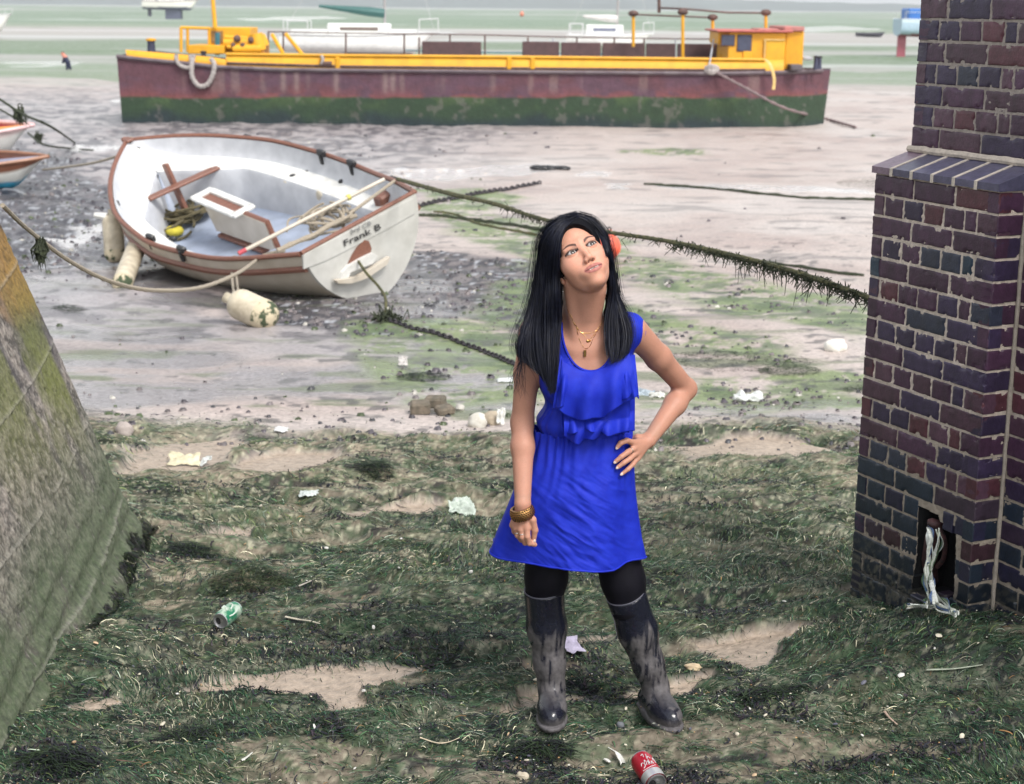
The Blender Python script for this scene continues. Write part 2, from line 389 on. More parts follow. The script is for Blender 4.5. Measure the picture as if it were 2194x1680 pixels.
C = mixc(C, sandc, S*sst(9.6, 9, gy)); C = C*(1-W[:, None])+wc*W[:, None]
rough = rough*(1-W)+.75*W; rough = rough*(1-S)+.5*S
C *= (.9+.2*n2)[:, None]
mg = mat('wet_beach', (1, 1, 1), attr=True, wetattr=True, scale=30, bump=.7, bscale=30, bdist=.02, mix=.80, spec=.5)
V = np.stack([gx, gy, gzv], 1)
L_g = mg.node_tree.links; N_g = mg.node_tree.nodes; mr_ = N_g.new('ShaderNodeMapRange'); mr_.inputs[1].default_value = .5; mr_.inputs[2].default_value = .74; mr_.inputs[3].default_value = .5; mr_.inputs[4].default_value = .08
L_g.new(N_g['Attribute'].outputs['Alpha'], mr_.inputs[0]); L_g.new(mr_.outputs[0], N_g['Principled BSDF'].inputs['Specular IOR Level'])
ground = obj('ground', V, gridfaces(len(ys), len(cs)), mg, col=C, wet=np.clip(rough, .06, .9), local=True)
ground['kind'] = 'structure'
def gpt(px, py, up=0.):
    """point on the real ground surface under a photo pixel"""
    d = ray(px, py); Y0 = Gd(px, py)[1]; Yv = np.linspace(Y0*.80, Y0*1.15, 900); q = CAMP+d*(Yv/d[1])[:, None]
    g = gh(q[:, 0], q[:, 1]); b = q[:, 2] < g; k = int(np.argmax(b)) if b.any() else 800
    p = q[k].copy(); p[2] = g[k]+up; return p
def gzz(x, y): return float(gh(np.array([x]), np.array([y]))[0])
del GX, GY

# ------------------------------------------------------------------ seaweed lying in mats over the beach
def weed_strands(N, ylo, yhi, seed, lmul=1, wmul=1, mask=None, pal=0, xr=None, tang=.38):
    r = np.random.default_rng(seed)
    u = r.random(N); y = (ylo**-1.+u*(yhi**-1.-ylo**-1.))**-1.
    x = (r.random(N)*2-1)*(.36*y+.35)
    if xr is not None: x = xr[0]+(xr[1]-xr[0])*r.random(N)
    Wm, Sm, Rm = weedmask(x, y)
    keep = r.random(N) < (Wm+.045*Sm*(y < 9))*farcover(x, y)*(1-.55*Rm)*(1-.6*sst(.60, .68, fbm(x*1.7+20, y*5, 4, 131))*sst(6.2, 7.5, y)) if mask is None else mask(x, y, r)
    x = x[keep]; y = y[keep]; n = len(x); K = 5
    flow = (fbm(x*.9, y*1.3, 2, 140)-.5)*3.4+(fbm(x*4, y*4, 2, 141)-.5)*2.0+.15
    a = flow+r.normal(0, tang, n)
    Lh = (.022+.085*r.random(n)**1.8)*lmul*(1+.25*sst(6, 9, y)); wd = (.0005+.0010*r.random(n)**2)*wmul*(.7+y/14)
    bend = r.normal(0, 14., n)*1.0
    h0 = .001+.012*r.random(n)**2; hp = r.normal(0, .006, n)
    t = np.linspace(-.5, .5, K)[None, :]
    ang = a[:, None]+bend[:, None]*t*Lh[:, None]*1.2
    dx = np.cos(ang)*Lh[:, None]/K; dy = np.sin(ang)*Lh[:, None]/K
    X = x[:, None]+np.cumsum(dx, 1); Y = y[:, None]+np.cumsum(dy, 1)
    Z = gh(X.ravel(), Y.ravel()).reshape(X.shape)+h0[:, None]+hp[:, None]*t*2-.008*(2*t)**2
    nx = -np.sin(ang)*wd[:, None]; ny = np.cos(ang)*wd[:, None]; tz = r.normal(0, .4, n)[:, None]*wd[:, None]
    tap = 1-.6*np.abs(2*t)**3
    V = np.stack([np.stack([X+nx*tap, Y+ny*tap, Z+tz], -1), np.stack([X-nx*tap, Y-ny*tap, Z-tz], -1)], 2).reshape(-1, 3)
    base = (np.arange(n)*K*2)[:, None]+(np.arange(K-1)*2)[None, :]
    F = np.stack([base, base+1, base+3, base+2], -1).reshape(-1, 4)
    c = np.array([[.014, .044, .024], [.042, .090, .042], [.115, .150, .060], [.010, .011, .020], [.34, .32, .23], [.15, .18, .14], [.22, .12, .05]])
    q = fbm(x*2.6, y*4.4, 4, 150); q2 = fbm(x*4.4+5, y*7.1, 4, 151); fy = sst(5.2, 8.2, y)
    pr = np.stack([(1.5*(1-fy)+.35)*np.ones(n), .9+.6*fy, .25+.9*fy*sst(.4, .6, q), 2.2*sst(.52, .66, q2)+.22, (.12+.25*fy)+1.2*sst(.55, .68, q), .35+1.2*fy*sst(.3, .6, 1-q), .03*np.ones(n)], 1)
    pr /= pr.sum(1, keepdims=True); pick = (pr.cumsum(1) < r.random(n)[:, None]).sum(1).clip(0, 6)
    cc = c[pick]*np.exp(r.normal(-.08, .48, n))[:, None]
    return V, F, np.repeat(cc, K*2, 0)
mw = mat('seaweed', (1, 1, 1), attr=True, scale=20, bump=0, rough=.5, mix=.8, spec=.22)
parts = [weed_strands(88000, 3.9, 6.6, 1), weed_strands(74000, 6.2, 10.4, 2, 1.2, 1.1), weed_strands(80000, 3.9, 8.5, 3, .36, 1.15, tang=1.4)]
def kelp(N, seed):
    r = np.random.default_rng(seed); u = r.random(N); y = (3.9**-1.+u*(8.8**-1.-3.9**-1.))**-1.; x = (r.random(N)*2-1)*(.36*y+.35)
    Wm, Sm, Rm = weedmask(x, y); k = r.random(N) < Wm*(sst(.60, .68, fbm(x*3.6+5, y*6.0, 4, 171))+.02); x = x[k]; y = y[k]; n = len(x); K = 4
    a = r.random(n)*6.28; L_ = .012+.024*r.random(n); wd = .0012+.0022*r.random(n); t = np.linspace(-.5, .5, K)[None]; an = a[:, None]+r.normal(0, 1.2, n)[:, None]*t
    X = x[:, None]+np.cos(an)*t*L_[:, None]; Y = y[:, None]+np.sin(an)*t*L_[:, None]; Z = gh(X.ravel(), Y.ravel()).reshape(X.shape)+.005+.007*r.random(n)[:, None]+r.normal(0, .005, n)[:, None]*t*2
    nx = -np.sin(an)*wd[:, None]; ny = np.cos(an)*wd[:, None]; tz = r.normal(0, .35, n)[:, None]*wd[:, None]; V = np.stack([np.stack([X+nx, Y+ny, Z+tz], -1), np.stack([X-nx, Y-ny, Z-tz], -1)], 2).reshape(-1, 3)
    b = (np.arange(n)*K*2)[:, None]+(np.arange(K-1)*2)[None]; F = np.stack([b, b+1, b+3, b+2], -1).reshape(-1, 4); c = np.array([[.010, .010, .017], [.018, .020, .026], [.014, .026, .016], [.03, .022, .03]])[r.integers(0, 4, n)]*(.6+.9*r.random(n))[:, None]
    return V, F, np.repeat(c, K*2, 0)
def flecks(N, seed):
    r = np.random.default_rng(seed); u = r.random(N); y = (3.9**-1.+u*(9.2**-1.-3.9**-1.))**-1.; x = (r.random(N)*2-1)*(.36*y+.35); Wm, Sm, Rm = weedmask(x, y); k = r.random(N) < Wm*(.35+.9*sst(.5, .65, fbm(x*2.6, y*4.4, 4, 150))); x = x[k]; y = y[k]; n = len(x)
    a = r.random(n)*6.28; L_ = .0015+.0045*r.random(n)**2; wd = L_*(.25+.6*r.random(n)); Z = gh(x, y)+.012+.008*r.random(n); dx = np.cos(a)*L_; dy = np.sin(a)*L_; V = np.stack([np.stack([x-dx, y-dy, Z], 1), np.stack([x-dy/L_*wd, y+dx/L_*wd, Z+.002], 1), np.stack([x+dx, y+dy, Z+.001], 1), np.stack([x+dy/L_*wd, y-dx/L_*wd, Z], 1)], 1).reshape(-1, 3)
    c = np.array([[.40, .36, .28], [.48, .46, .40], [.32, .20, .10], [.24, .25, .21]])[r.integers(0, 4, n)]*(.6+.6*r.random(n))[:, None]; return V, np.arange(n*4).reshape(-1, 4), np.repeat(c, 4, 0)
parts += [kelp(75000, 11), flecks(8500, 12)]
V = np.concatenate([p[0] for p in parts]); o = 0; FF = []
for p in parts: FF.append(p[1]+o); o += len(p[0])
sw = obj('seaweed_mat', V, np.concatenate(FF), mw, col=np.concatenate([p[2] for p in parts]), local=True, smooth=False)
tag(sw, 'green and black seaweed strands matted over the whole near beach', 'seaweed', kind='stuff')

# clods, pebbles and bits of shell on the bare mud
def clods(N, seed):
    r = np.random.default_rng(seed); u = r.random(N); y = (8.6**-1.+u*(40.**-1.-8.6**-1.))**-1.; x = (r.random(N)*2-1)*(.36*y+.5)
    p_ = allmask(PEBB, x, y)*.9+.5*allmask(ALGAE, x, y)*sst(.5, .6, fbm(x*2, y*3, 3, 181))+.05*sst(.55, .68, fbm(x*1.1, y*2.6, 3, 182))+.20*sst(-1.2, -6., x-0.12*(y-12))*sst(.45, .6, fbm(x*2, y*2.4, 3, 183))+.25*sst(10.5, 9, y)
    k = r.random(N) < p_; x = x[k]; y = y[k]; n = len(x); s_ = (.006+.026*r.random(n)**3)*(.6+y/22); a = r.random(n)*6.28
    th = np.array([0, 1, 2, 3, 4])*2*math.pi/5; rad = s_[:, None]*(.6+.6*r.random((n, 5))); X = x[:, None]+rad*np.cos(th+a[:, None]); Y = y[:, None]+rad*np.sin(th+a[:, None]); Zb = gh(x, y)
    V = np.concatenate([np.stack([X, Y, np.repeat(Zb[:, None]-.004, 5, 1)], -1), np.stack([X*.6+x[:, None]*.4, Y*.6+y[:, None]*.4, Zb[:, None]+s_[:, None]*(.3+.5*r.random((n, 5)))], -1)], 1).reshape(-1, 3)
    b = (np.arange(n)*10)[:, None]; F = [np.concatenate([b+i, b+(i+1) % 5, b+5+(i+1) % 5, b+5+i], 1) for i in range(5)]+[np.concatenate([b+5, b+6, b+7, b+8], 1), np.concatenate([b+5, b+8, b+9, b+9], 1)[:0]]
    F = np.concatenate(F); c = np.array([[.07, .06, .07], [.14, .12, .12], [.045, .045, .05], [.06, .08, .035], [.40, .38, .34]]); pk = r.choice(5, n, p=[.32, .26, .22, .14, .06]); return V, F, np.repeat(c[pk]*(.7+.6*r.random(n))[:, None], 10, 0)
V, F, c_ = clods(21000, 5); cl = obj('pebbles', V, F, mat('clod', (1, 1, 1), attr=True, rough=.4, bump=.3, mix=.8), col=c_, local=True, smooth=False)
tag(cl, 'dark pebbles, mussels and clods strewn over the bare mud', 'pebbles', kind='stuff')
# ------------------------------------------------------------------ implicit surfaces (numpy) and surface nets
def cap(p, a, b, ra, rb):
    a = np.asarray(a, np.float32); b = np.asarray(b, np.float32); ab = b-a
    t = np.clip(((p-a)@ab)/float(ab@ab+1e-12), 0, 1)
    return np.sqrt((((p-a)-t[..., None]*ab)**2).sum(-1))-(ra+(rb-ra)*t)
def ell(p, c, r, M=None):
    q = p-np.asarray(c, np.float32)
    if M is not None: q = q@np.asarray(M, np.float32)
    r = np.asarray(r, np.float32); k0 = np.sqrt(((q/r)**2).sum(-1)); k1 = np.sqrt(((q/r**2)**2).sum(-1))+1e-9
    return k0*(k0-1)/k1
def smin(a, b, k):
    h = np.clip(.5+.5*(b-a)/k, 0, 1); return b+(a-b)*h-k*h*(1-h)
def smax(a, b, k): return -smin(-a, -b, k)
def chain(p, pts, rs, k=.01):
    d = None
    for i in range(len(pts)-1):
        c = cap(p, pts[i], pts[i+1], rs[i], rs[i+1]); d = c if d is None else smin(d, c, k)
    return d
def surfnet(fun, lo, hi, h):
    lo = np.asarray(lo, float); n = np.ceil((np.asarray(hi)-lo)/h).astype(int)+1
    ax = [lo[i]+h*np.arange(n[i]) for i in range(3)]
    F = np.empty(n, np.float32)
    for s in range(0, n[0], 24):
        e = min(s+24, n[0]); g = np.stack(np.meshgrid(ax[0][s:e], ax[1], ax[2], indexing='ij'), -1).astype(np.float32)
        F[s:e] = fun(g)
    I = F < 0; nc = n-1
    cnt = np.zeros(nc, np.float32); acc = np.zeros((*nc, 3), np.float32)
    for a in range(3):
        b, c = [i for i in range(3) if i != a]
        for ob in (0, 1):
            for oc in (0, 1):
                s0 = [None]*3; s1 = [None]*3
                s0[a] = slice(0, nc[a]); s1[a] = slice(1, nc[a]+1)
                s0[b] = s1[b] = slice(ob, ob+nc[b]); s0[c] = s1[c] = slice(oc, oc+nc[c])
                f0 = F[tuple(s0)]; f1 = F[tuple(s1)]; m = I[tuple(s0)] != I[tuple(s1)]
                t = np.where(m, f0/(f0-f1+1e-20), 0)
                cnt += m; acc[..., a] += t; acc[..., b] += m*ob; acc[..., c] += m*oc
    act = cnt > 0; idx = -np.ones(nc, np.int64); idx[act] = np.arange(act.sum())
    base = np.stack(np.nonzero(act), -1); V = lo+h*(base+acc[act]/cnt[act][:, None])
    Fs = []
    for a in range(3):
        b = (a+1) % 3; c = (a+2) % 3
        s0 = [slice(1, nc[i]) for i in range(3)]; s1 = list(s0); s0[a] = slice(0, nc[a]); s1[a] = slice(1, nc[a]+1)
        i0 = I[tuple(s0)]; i1 = I[tuple(s1)]; m = i0 != i1
        q = np.stack(np.nonzero(m), -1); st = i0[m]
        q = q+np.array([0 if i == a else 1 for i in range(3)])
        def g(db, dc):
            k = q.copy(); k[:, b] -= db; k[:, c] -= dc; return idx[k[:, 0], k[:, 1], k[:, 2]]
        f = np.stack([g(1, 1), g(0, 1), g(0, 0), g(1, 0)], 1); f[~st] = f[~st][:, ::-1]; Fs.append(f)
    Fc = np.concatenate(Fs); return V, Fc[(Fc >= 0).all(1)]

# ------------------------------------------------------------------ the woman
HM = np.array([[0.883, -0.114, -0.455], [0.308, 0.872, 0.380], [0.354, -0.476, 0.805]])
_q, _r2 = np.linalg.qr(HM); HM = _q*np.sign(np.diag(_r2))
HO = np.array([.1928, 4.7437, 1.5241]); HS = 1.045
def hw(q): return HO+HS*(HM@np.asarray(q, float))                # head space -> world
def tolocal(p): return ((p-HO.astype(np.float32))@HM.astype(np.float32))/HS
J = dict(
    neck0=hw((0, .035, -.085)), neck1=P(1243, 705, 4.80), chest=P(1252, 800, 4.815), waist=P(1248, 925, 4.83), pelvis=P(1240, 1040, 4.85),
    shR=P(1141, 712, 4.80), elR=P(1119, 905, 4.81), wrR=P(1120, 1078, 4.69),
    shL=P(1357, 708, 4.81), elL=P(1470, 833, 5.00), wrL=P(1391, 942, 4.83),
    hipR=P(1180, 1080, 4.86), knR=P(1167, 1290, 4.86), anR=P(1181, 1496, 4.88),
    hipL=P(1296, 1080, 4.86), knL=P(1348, 1300, 4.85), anL=P(1404, 1492, 4.88))
0 and print('heights', {k: v.round(2).tolist() for k, v in J.items()})
def torso(p):
    X = np.array([1, 0, 0]); 
    d = ell(p, J['chest']+[0.0, .01, .03], (.142, .098, .17))
    d = smin(d, ell(p, J['chest']+[-.062, -.062, -.015], (.062, .055, .06)), .03)
    d = smin(d, ell(p, J['chest']+[.066, -.062, -.01], (.062, .055, .06)), .03)
    d = smin(d, ell(p, J['waist'], (.118, .085, .12)), .06)
    d = smin(d, ell(p, J['pelvis']+[0, .01, 0], (.150, .105, .14)), .07)
    up = J['neck1']
    d = smin(d, cap(p, up+[-.02, .02, -.035], J['shR']+[.02, .005, -.005], .048, .040), .04)
    d = smin(d, cap(p, up+[.02, .02, -.035], J['shL']+[-.02, .005, -.005], .048, .040), .04)
    return d
def neck(p):
    d = cap(p, J['neck0'], J['neck1']+[0, .015, -.03], .051, .054); d = smin(d, cap(p, hw((-.02, .035, -.05)), J['neck1']+[-.01, .02, 0], .045, .045), .02)
    # sternomastoid and collar bones
    d = smin(d, cap(p, hw((-.055, .03, -.06)), J['neck1']+[-.012, -.045, -.045], .013, .010), .022)
    d = smin(d, cap(p, hw((.055, .03, -.06)), J['neck1']+[.018, -.045, -.045], .013, .010), .022)
    d = smin(d, cap(p, J['neck1']+[-.02, -.052, -.055], J['shR']+[.02, -.035, .012], .009, .010), .018)
    d = smin(d, cap(p, J['neck1']+[.025, -.052, -.055], J['shL']+[-.02, -.035, .012], .009, .010), .018)
    return d
def arms(p):
    d = chain(p, [J['shR'], J['shR']*.55+J['elR']*.45+[-.002, 0, 0], J['elR'], J['elR']*.7+J['wrR']*.3+[.001, -.004, 0], J['wrR']], [.043, .039, .0335, .0345, .0245], .02)
    e = chain(p, [J['shL'], J['shL']*.55+J['elL']*.45+[.002, 0, .0], J['elL'], J['elL']*.7+J['wrL']*.3, J['wrL']], [.044, .039, .032, .034, .0225], .02)
    return np.minimum(d, e)
def legs(p, g=0.):
    d = chain(p, [J['hipR'], J['knR']*.75+J['hipR']*.25, J['knR'], J['knR']*.6+J['anR']*.4+[0, .02, 0], J['anR']], [.088+g, .061+g, .049+g, .045+g, .034+g], .03)
    e = chain(p, [J['hipL'], J['knL']*.75+J['hipL']*.25, J['knL'], J['knL']*.6+J['anL']*.4+[0, .02, 0], J['anL']], [.088+g, .063+g, .051+g, .045+g, .034+g], .03)
    return np.minimum(d, e)
def headsdf(q):
    """head in its own frame: x to her left, -y out of the face, z up, eyes at z=0"""
    x = q[..., 0]; y = q[..., 1]; z = q[..., 2]; ax = np.abs(x); qs = np.stack([ax, y, z], -1)
    d = ell(q, (0, .022, .034), (.074, .090, .078))
    d = smin(d, ell(q, (0, -.026, -.026), (.0635, .056, .080)), .03)
    d = smin(d, ell(q, (0, -.026, -.066), (.050, .048, .047)), .022)
    d = smin(d, ell(q, (0, -.062, -.098), (.022, .021, .017)), .022)              # chin
    d = smin(d, ell(qs, (.041, -.050, -.031), (.024, .024, .026)), .026)          # cheek
    d = smin(d, cap(qs, (.0, -.075, .020), (.044, -.063, .019), .0068, .006), .016)   # brow
    d = smax(d, -ell(qs, (.0315, -.094, -.001), (.019, .017, .0125)), .014)       # socket
    d = smin(d, ell(qs, (.0315, -.0655, -.001), (.0165, .0165, .0145)), .005)     # lids over the eyeball
    # almond opening
    ex = ax-.0312; top = .0050*(1-(ex/.0170)**2)+.0016; bot = -.0044*(1-(ex/.0170)**2)+.0006+.02*ex
    al = np.maximum(np.maximum(z-top, bot-z), np.abs(ex)-.0170)
    d = np.maximum(d, -np.maximum(al, np.maximum(y+.069, -.1-y)))
    d = smin(d, cap(q, (0, -.077, .000), (0, -.095, -.033), .0070, .0086), .014)  # nose
    d = smin(d, ell(q, (0, -.0975, -.0355), (.0098, .0085, .0078)), .006)
    d = smin(d, ell(qs, (.0115, -.0925, -.0405), (.0065, .009, .0065)), .006)
    d = smax(d, -ell(qs, (.0062, -.0985, -.0475), (.0030, .0042, .0040)), .0025)
    # lips
    zz = z+.0665; d = smin(d, ell(q, (0, -.071, -.068), (.034, .022, .020)), .016)
    up_ = [(-.0275, -.0765, -.0650), (-.014, -.0880, -.0620), (-.004, -.0912, -.0602), (.004, -.0912, -.0602), (.014, -.0880, -.0620), (.0275, -.0765, -.0650)]
    d = smin(d, chain(q, up_, [.0016, .0033, .0038, .0038, .0033, .0016], .003), .004)
    lw = [(-.0265, -.0770, -.0658), (-.013, -.0872, -.0735), (.0, -.0892, -.0752), (.013, -.0872, -.0735), (.0265, -.0770, -.0658)]
    d = smin(d, chain(q, lw, [.0016, .0038, .0046, .0038, .0016], .003), .004)
    mo = ell(q, (0, -.0940, -.0676), (.0160, .0060, .0012)); d = smax(d, -mo, .0015)
    # ears
    er = ell(qs, (.073, .018, -.012), (.008, .018, .030), None); er = smin(er, ell(qs, (.070, .010, -.043), (.006, .008, .010)), .006)
    d = smin(d, er, .006)
    return d
def hand(p, wr, kn, fingers, rads, th=None, pr=.0135):
    """palm = fan of capsules wrist->knuckles; fingers = lists of joints"""
    d = None
    for k in kn:
        c = cap(p, wr, k, pr*1.15, pr*.80); d = c if d is None else smin(d, c, .009)
    for f, r in zip(fingers, rads): d = smin(d, chain(p, f, r, .003), .0035)
    return d
# left hand on the hip
hl = J['wrL']; kL = PP([(1357, 949, 4.775), (1358, 961, 4.770), (1361, 972, 4.772), (1365, 982, 4.78)])
fL = [PP([(1357, 949, 4.775), (1343, 944, 4.752), (1330, 949, 4.740), (1323, 958, 4.738)]),
      PP([(1358, 961, 4.770), (1345, 969, 4.748), (1331, 979, 4.732), (1319, 989, 4.728)]),
      PP([(1361, 972, 4.772), (1349, 983, 4.750), (1336, 992, 4.735), (1324, 1001, 4.730)]),
      PP([(1365, 982, 4.78), (1356, 995, 4.760), (1345, 1006, 4.745), (1333, 1015, 4.738)])]
rL = [[.0095, .0088, .0080, .0068], [.0098, .0090, .0080, .0066], [.0095, .0088, .0078, .0064], [.0085, .0078, .0068, .0056]]
tL = PP([(1384, 940, 4.83), (1366, 938, 4.82), (1352, 942, 4.83), (1340, 948, 4.85)])
def handL(p):
    d = hand(p, hl+[-.006, -.004, -.006], kL, fL, rL); return smin(d, chain(p, tL, [.014, .012, .0095, .008], .004), .008)
# right hand hanging, half closed
kR = PP([(1129, 1131, 4.672), (1116, 1134, 4.675), (1106, 1131, 4.685), (1099, 1125, 4.700)])
fR = [PP([(1129, 1131, 4.672), (1130, 1150, 4.665), (1134, 1164, 4.670), (1146, 1167, 4.682)]),
      PP([(1116, 1134, 4.675), (1119, 1151, 4.672), (1125, 1163, 4.682), (1134, 1164, 4.695)]),
      PP([(1106, 1131, 4.685), (1109, 1147, 4.685), (1117, 1157, 4.698), (1126, 1156, 4.710)]),
      PP([(1099, 1125, 4.700), (1102, 1139, 4.703), (1109, 1147, 4.715), (1117, 1146, 4.725)])]
tR = PP([(1128, 1098, 4.682), (1141, 1114, 4.675), (1146, 1136, 4.678), (1143, 1158, 4.682)])
rR = [[.0102, .0092, .0085, .0074], [.0102, .0092, .0084, .0074], [.0098, .0088, .008, .007], [.009, .008, .0072, .0062]]
def handR(p):
    d = hand(p, J['wrR']+[0, -.002, -.004], kR, fR, rR, pr=.0145); return smin(d, chain(p, tR, [.013, .0115, .0100, .0080], .005), .006)
def near_(p, c, r): return True
def bodysdf(p):
    d = smin(torso(p), arms(p), .028); d = smin(d, neck(p), .03); return smin(d, legs(p), .04)
def topsdf(p):
    q = tolocal(p); d = bodysdf2(p); return smin(headsdf(q)*HS, d, .014)
def bodysdf2(p): return smin(smin(torso(p), neck(p), .03), arms(p), .028)
SKIN = np.array([.47, .235, .165])
def skincol(V):
    q = ((V-HO)@HM)/HS; n = len(V); c = np.tile(SKIN, (n, 1)); x, y, z = q.T; ax = np.abs(x)
    m = 1+.10*(fbm(V[:, 0]*60, V[:, 2]*60, 2, 7)-.5); c *= m[:, None]
    head = (z > -.13) & (np.hypot(x, y) < .14)
    c = c*(1+.26*(y < .0)*head*sst(.03, -.03, y))[:, None]  # front of the face coloured lighter, for the light falling on it
    def bl(col, w): c[:] = c*(1-w[:, None])+np.array(col)*w[:, None]
    fr = (y < .0) & head
    bl([.58, .24, .17], .35*fr*np.exp(-(((ax-.043)/.018)**2+((z+.035)/.018)**2)))
    # lips
    xl = ax/.0285; lipu = (-.0655+.0090*np.sqrt(np.clip(1-xl**2, 0, 1))-.0014*np.exp(-(x/.003)**2)); lipl = (-.0655-.0140*np.clip(1-xl**2, 0, 1)**.6)
    w = sst(.0016, -.0006, z-lipu)*sst(.0016, -.0006, lipl-z)*(y < -.06)*head*(ax < .0290); bl([.38, .13, .12], w*.85)
    w = sst(.0028, .0008, np.abs(z+.0676-.0020*xl**2))*(ax < .0265)*(y < -.06)*head; bl([.09, .02, .02], w*.9)
    # teeth in the small gap
    w = ((np.abs(z+.0676) < .0013) & (ax < .0135) & (y > -.092) & (y < -.075) & head).astype(float); bl([.50, .44, .40], w)
    # nostrils
    bl([.12, .05, .035], (np.hypot(ax-.0062, z+.0462) < .0030)*(y < -.08)*head*.8)
    # brows
    t = np.clip((ax-.0125)/(.050-.0125), 0, 1); bz = .0155+.0100*np.sin(np.clip(t*1.25, 0, 1)*math.pi*.62)-.004*t*t
    bw = .0050*(1-.62*t); w = sst(bw*1.3, bw*.5, np.abs(z-bz))*((ax > .0125) & (ax < .051))*fr; bl([.045, .025, .022], w*.92)
    # eye liner and lashes
    ex = ax-.0312; e = np.clip(1-(ex/.0172)**2, 0, 1); top = .0052*e+.0016; bot = -.0044*e+.0006+.02*ex
    inx = (np.abs(ex) < .0195)*fr
    w = sst(.0060, .0026, z-top)*(z > bot)*inx; bl([.018, .012, .014], w*.97)
    w = sst(.0026, .0010, bot-z)*(z < top)*inx; bl([.09, .05, .045], w*.75)
    w = sst(.0022, .0009, np.abs(z-(top+.004+.001)))*inx*.35; bl([.30, .15, .11], w)
    bl([.46, .25, .18], .35*fr*np.exp(-(((ax-.030)/.018)**2+((z-.010)/.006)**2)))
    return c
ms = mat('skin', (1, 1, 1), attr=True, scale=220, bump=.12, bscale=600, bdist=.001, rough=.5, mix=.96, sss=.14, spec=.3)
woman = thing('person', 'woman in a blue ruffled dress and black muddy boots, hand on hip, looking up', 'person', (.3, 4.8, 0.0))
zcut = 1.33
B = [surfnet(bodysdf, (-.12, 4.55, -.0), (.62, 5.12, zcut+.004), .006)]
lo = np.minimum(hw((-.1, -.13, -.13)), 9); 
B.append(surfnet(topsdf, (.03, 4.58, zcut), (.345, 4.93, 1.68), .0021))
def outer(p): return smin(torso(p), arms(p), .028)
B.append(surfnet(lambda p: smin(outer(p), neck(p), .03), (-.12, 4.62, zcut), (.034, 4.95, 1.42), .004))
B.append(surfnet(lambda p: smin(outer(p), neck(p), .03), (.341, 4.62, zcut), (.62, 5.12, 1.42), .004))
bb = lambda pts, m: (np.min(pts, 0)-m, np.max(pts, 0)+m)
l, h = bb(np.vstack(fL+[kL, tL, [hl]]), .022); B.append(surfnet(lambda p: smin(handL(p), arms(p), .012), l, h+[.01, .02, .01], .0021))
l, h = bb(np.vstack(fR+[kR, tR]), .022); B.append(surfnet(lambda p: smin(handR(p), arms(p), .012), l-[0, 0, 0], h+[.01, .02, .035], .0021))
def keepv(V, F, k): return F[k[F].all(1)]
# the coarse body leaves out what the fine hand blocks cover
V0, F0 = B[0]
HB = []
for pts in (np.vstack(fL+[kL, tL]), np.vstack(fR+[kR, tR])):
    l, h = bb(pts, .012); HB.append((l, h))
VV = []; FF = []; o = 0
for i, (v, f) in enumerate(B): VV.append(v); FF.append(f+o); o += len(v)
V = np.concatenate(VV)
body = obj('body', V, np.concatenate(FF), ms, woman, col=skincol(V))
# eyes
me_ = mat('eye', (1, 1, 1), attr=True, bump=0, rough=.08, mix=1, spec=.6)
gaze = np.array([.10, -.90, .14]); gaze /= np.linalg.norm(gaze)
for sx in (-1, 1):
    m = MB(); m.sph((0, 0, 0), .0134, nu=64, nv=48); v = np.array(m.v); 
    an = np.arccos(np.clip(v@gaze/.0134, -1, 1)); c = np.tile([.52, .49, .48], (len(v), 1))
    c[an < .56] = [.075, .055, .045]; c[(an < .56) & (an > .47)] = [.02, .015, .012]; c[an < .22] = [.004, .004, .004]
    hl_ = np.array([.35, -.75, .62]); hl_ /= np.linalg.norm(hl_)
    W_ = np.array([hw(np.array((sx*.0312, -.0668, -.001))+q) for q in v])
    obj('eye', W_, m.f, me_, woman, col=c)
# finger nails
mn = mat('nail', (.72, .55, .48), rough=.2, bump=0)
for f, r in list(zip(fL, rL)):
    m = MB()
    a, b = f[-2], f[-1]; t = (b-a)/np.linalg.norm(b-a); n = np.array([0, -1., .15]); n -= t*n.dot(t); n /= np.linalg.norm(n); s = np.cross(t, n)
    m.sph(b+n*r[-1]*.62+t*.002, (.0068, .0046, .0022), rot=np.stack([t, s, n], 1), nu=10, nv=6); m.build('fingernail', mn, woman)
m = MB(); t = tR[-1]-tR[-2]; t /= np.linalg.norm(t); m.sph(tR[-1]+np.array([.003, -.007, 0]), (.007, .005, .002), rot=np.stack([t, np.cross(t, [.4, -.9, 0]), [.4, -.9, 0]], 1), nu=10, nv=6)
m.build('fingernail', mn, woman)

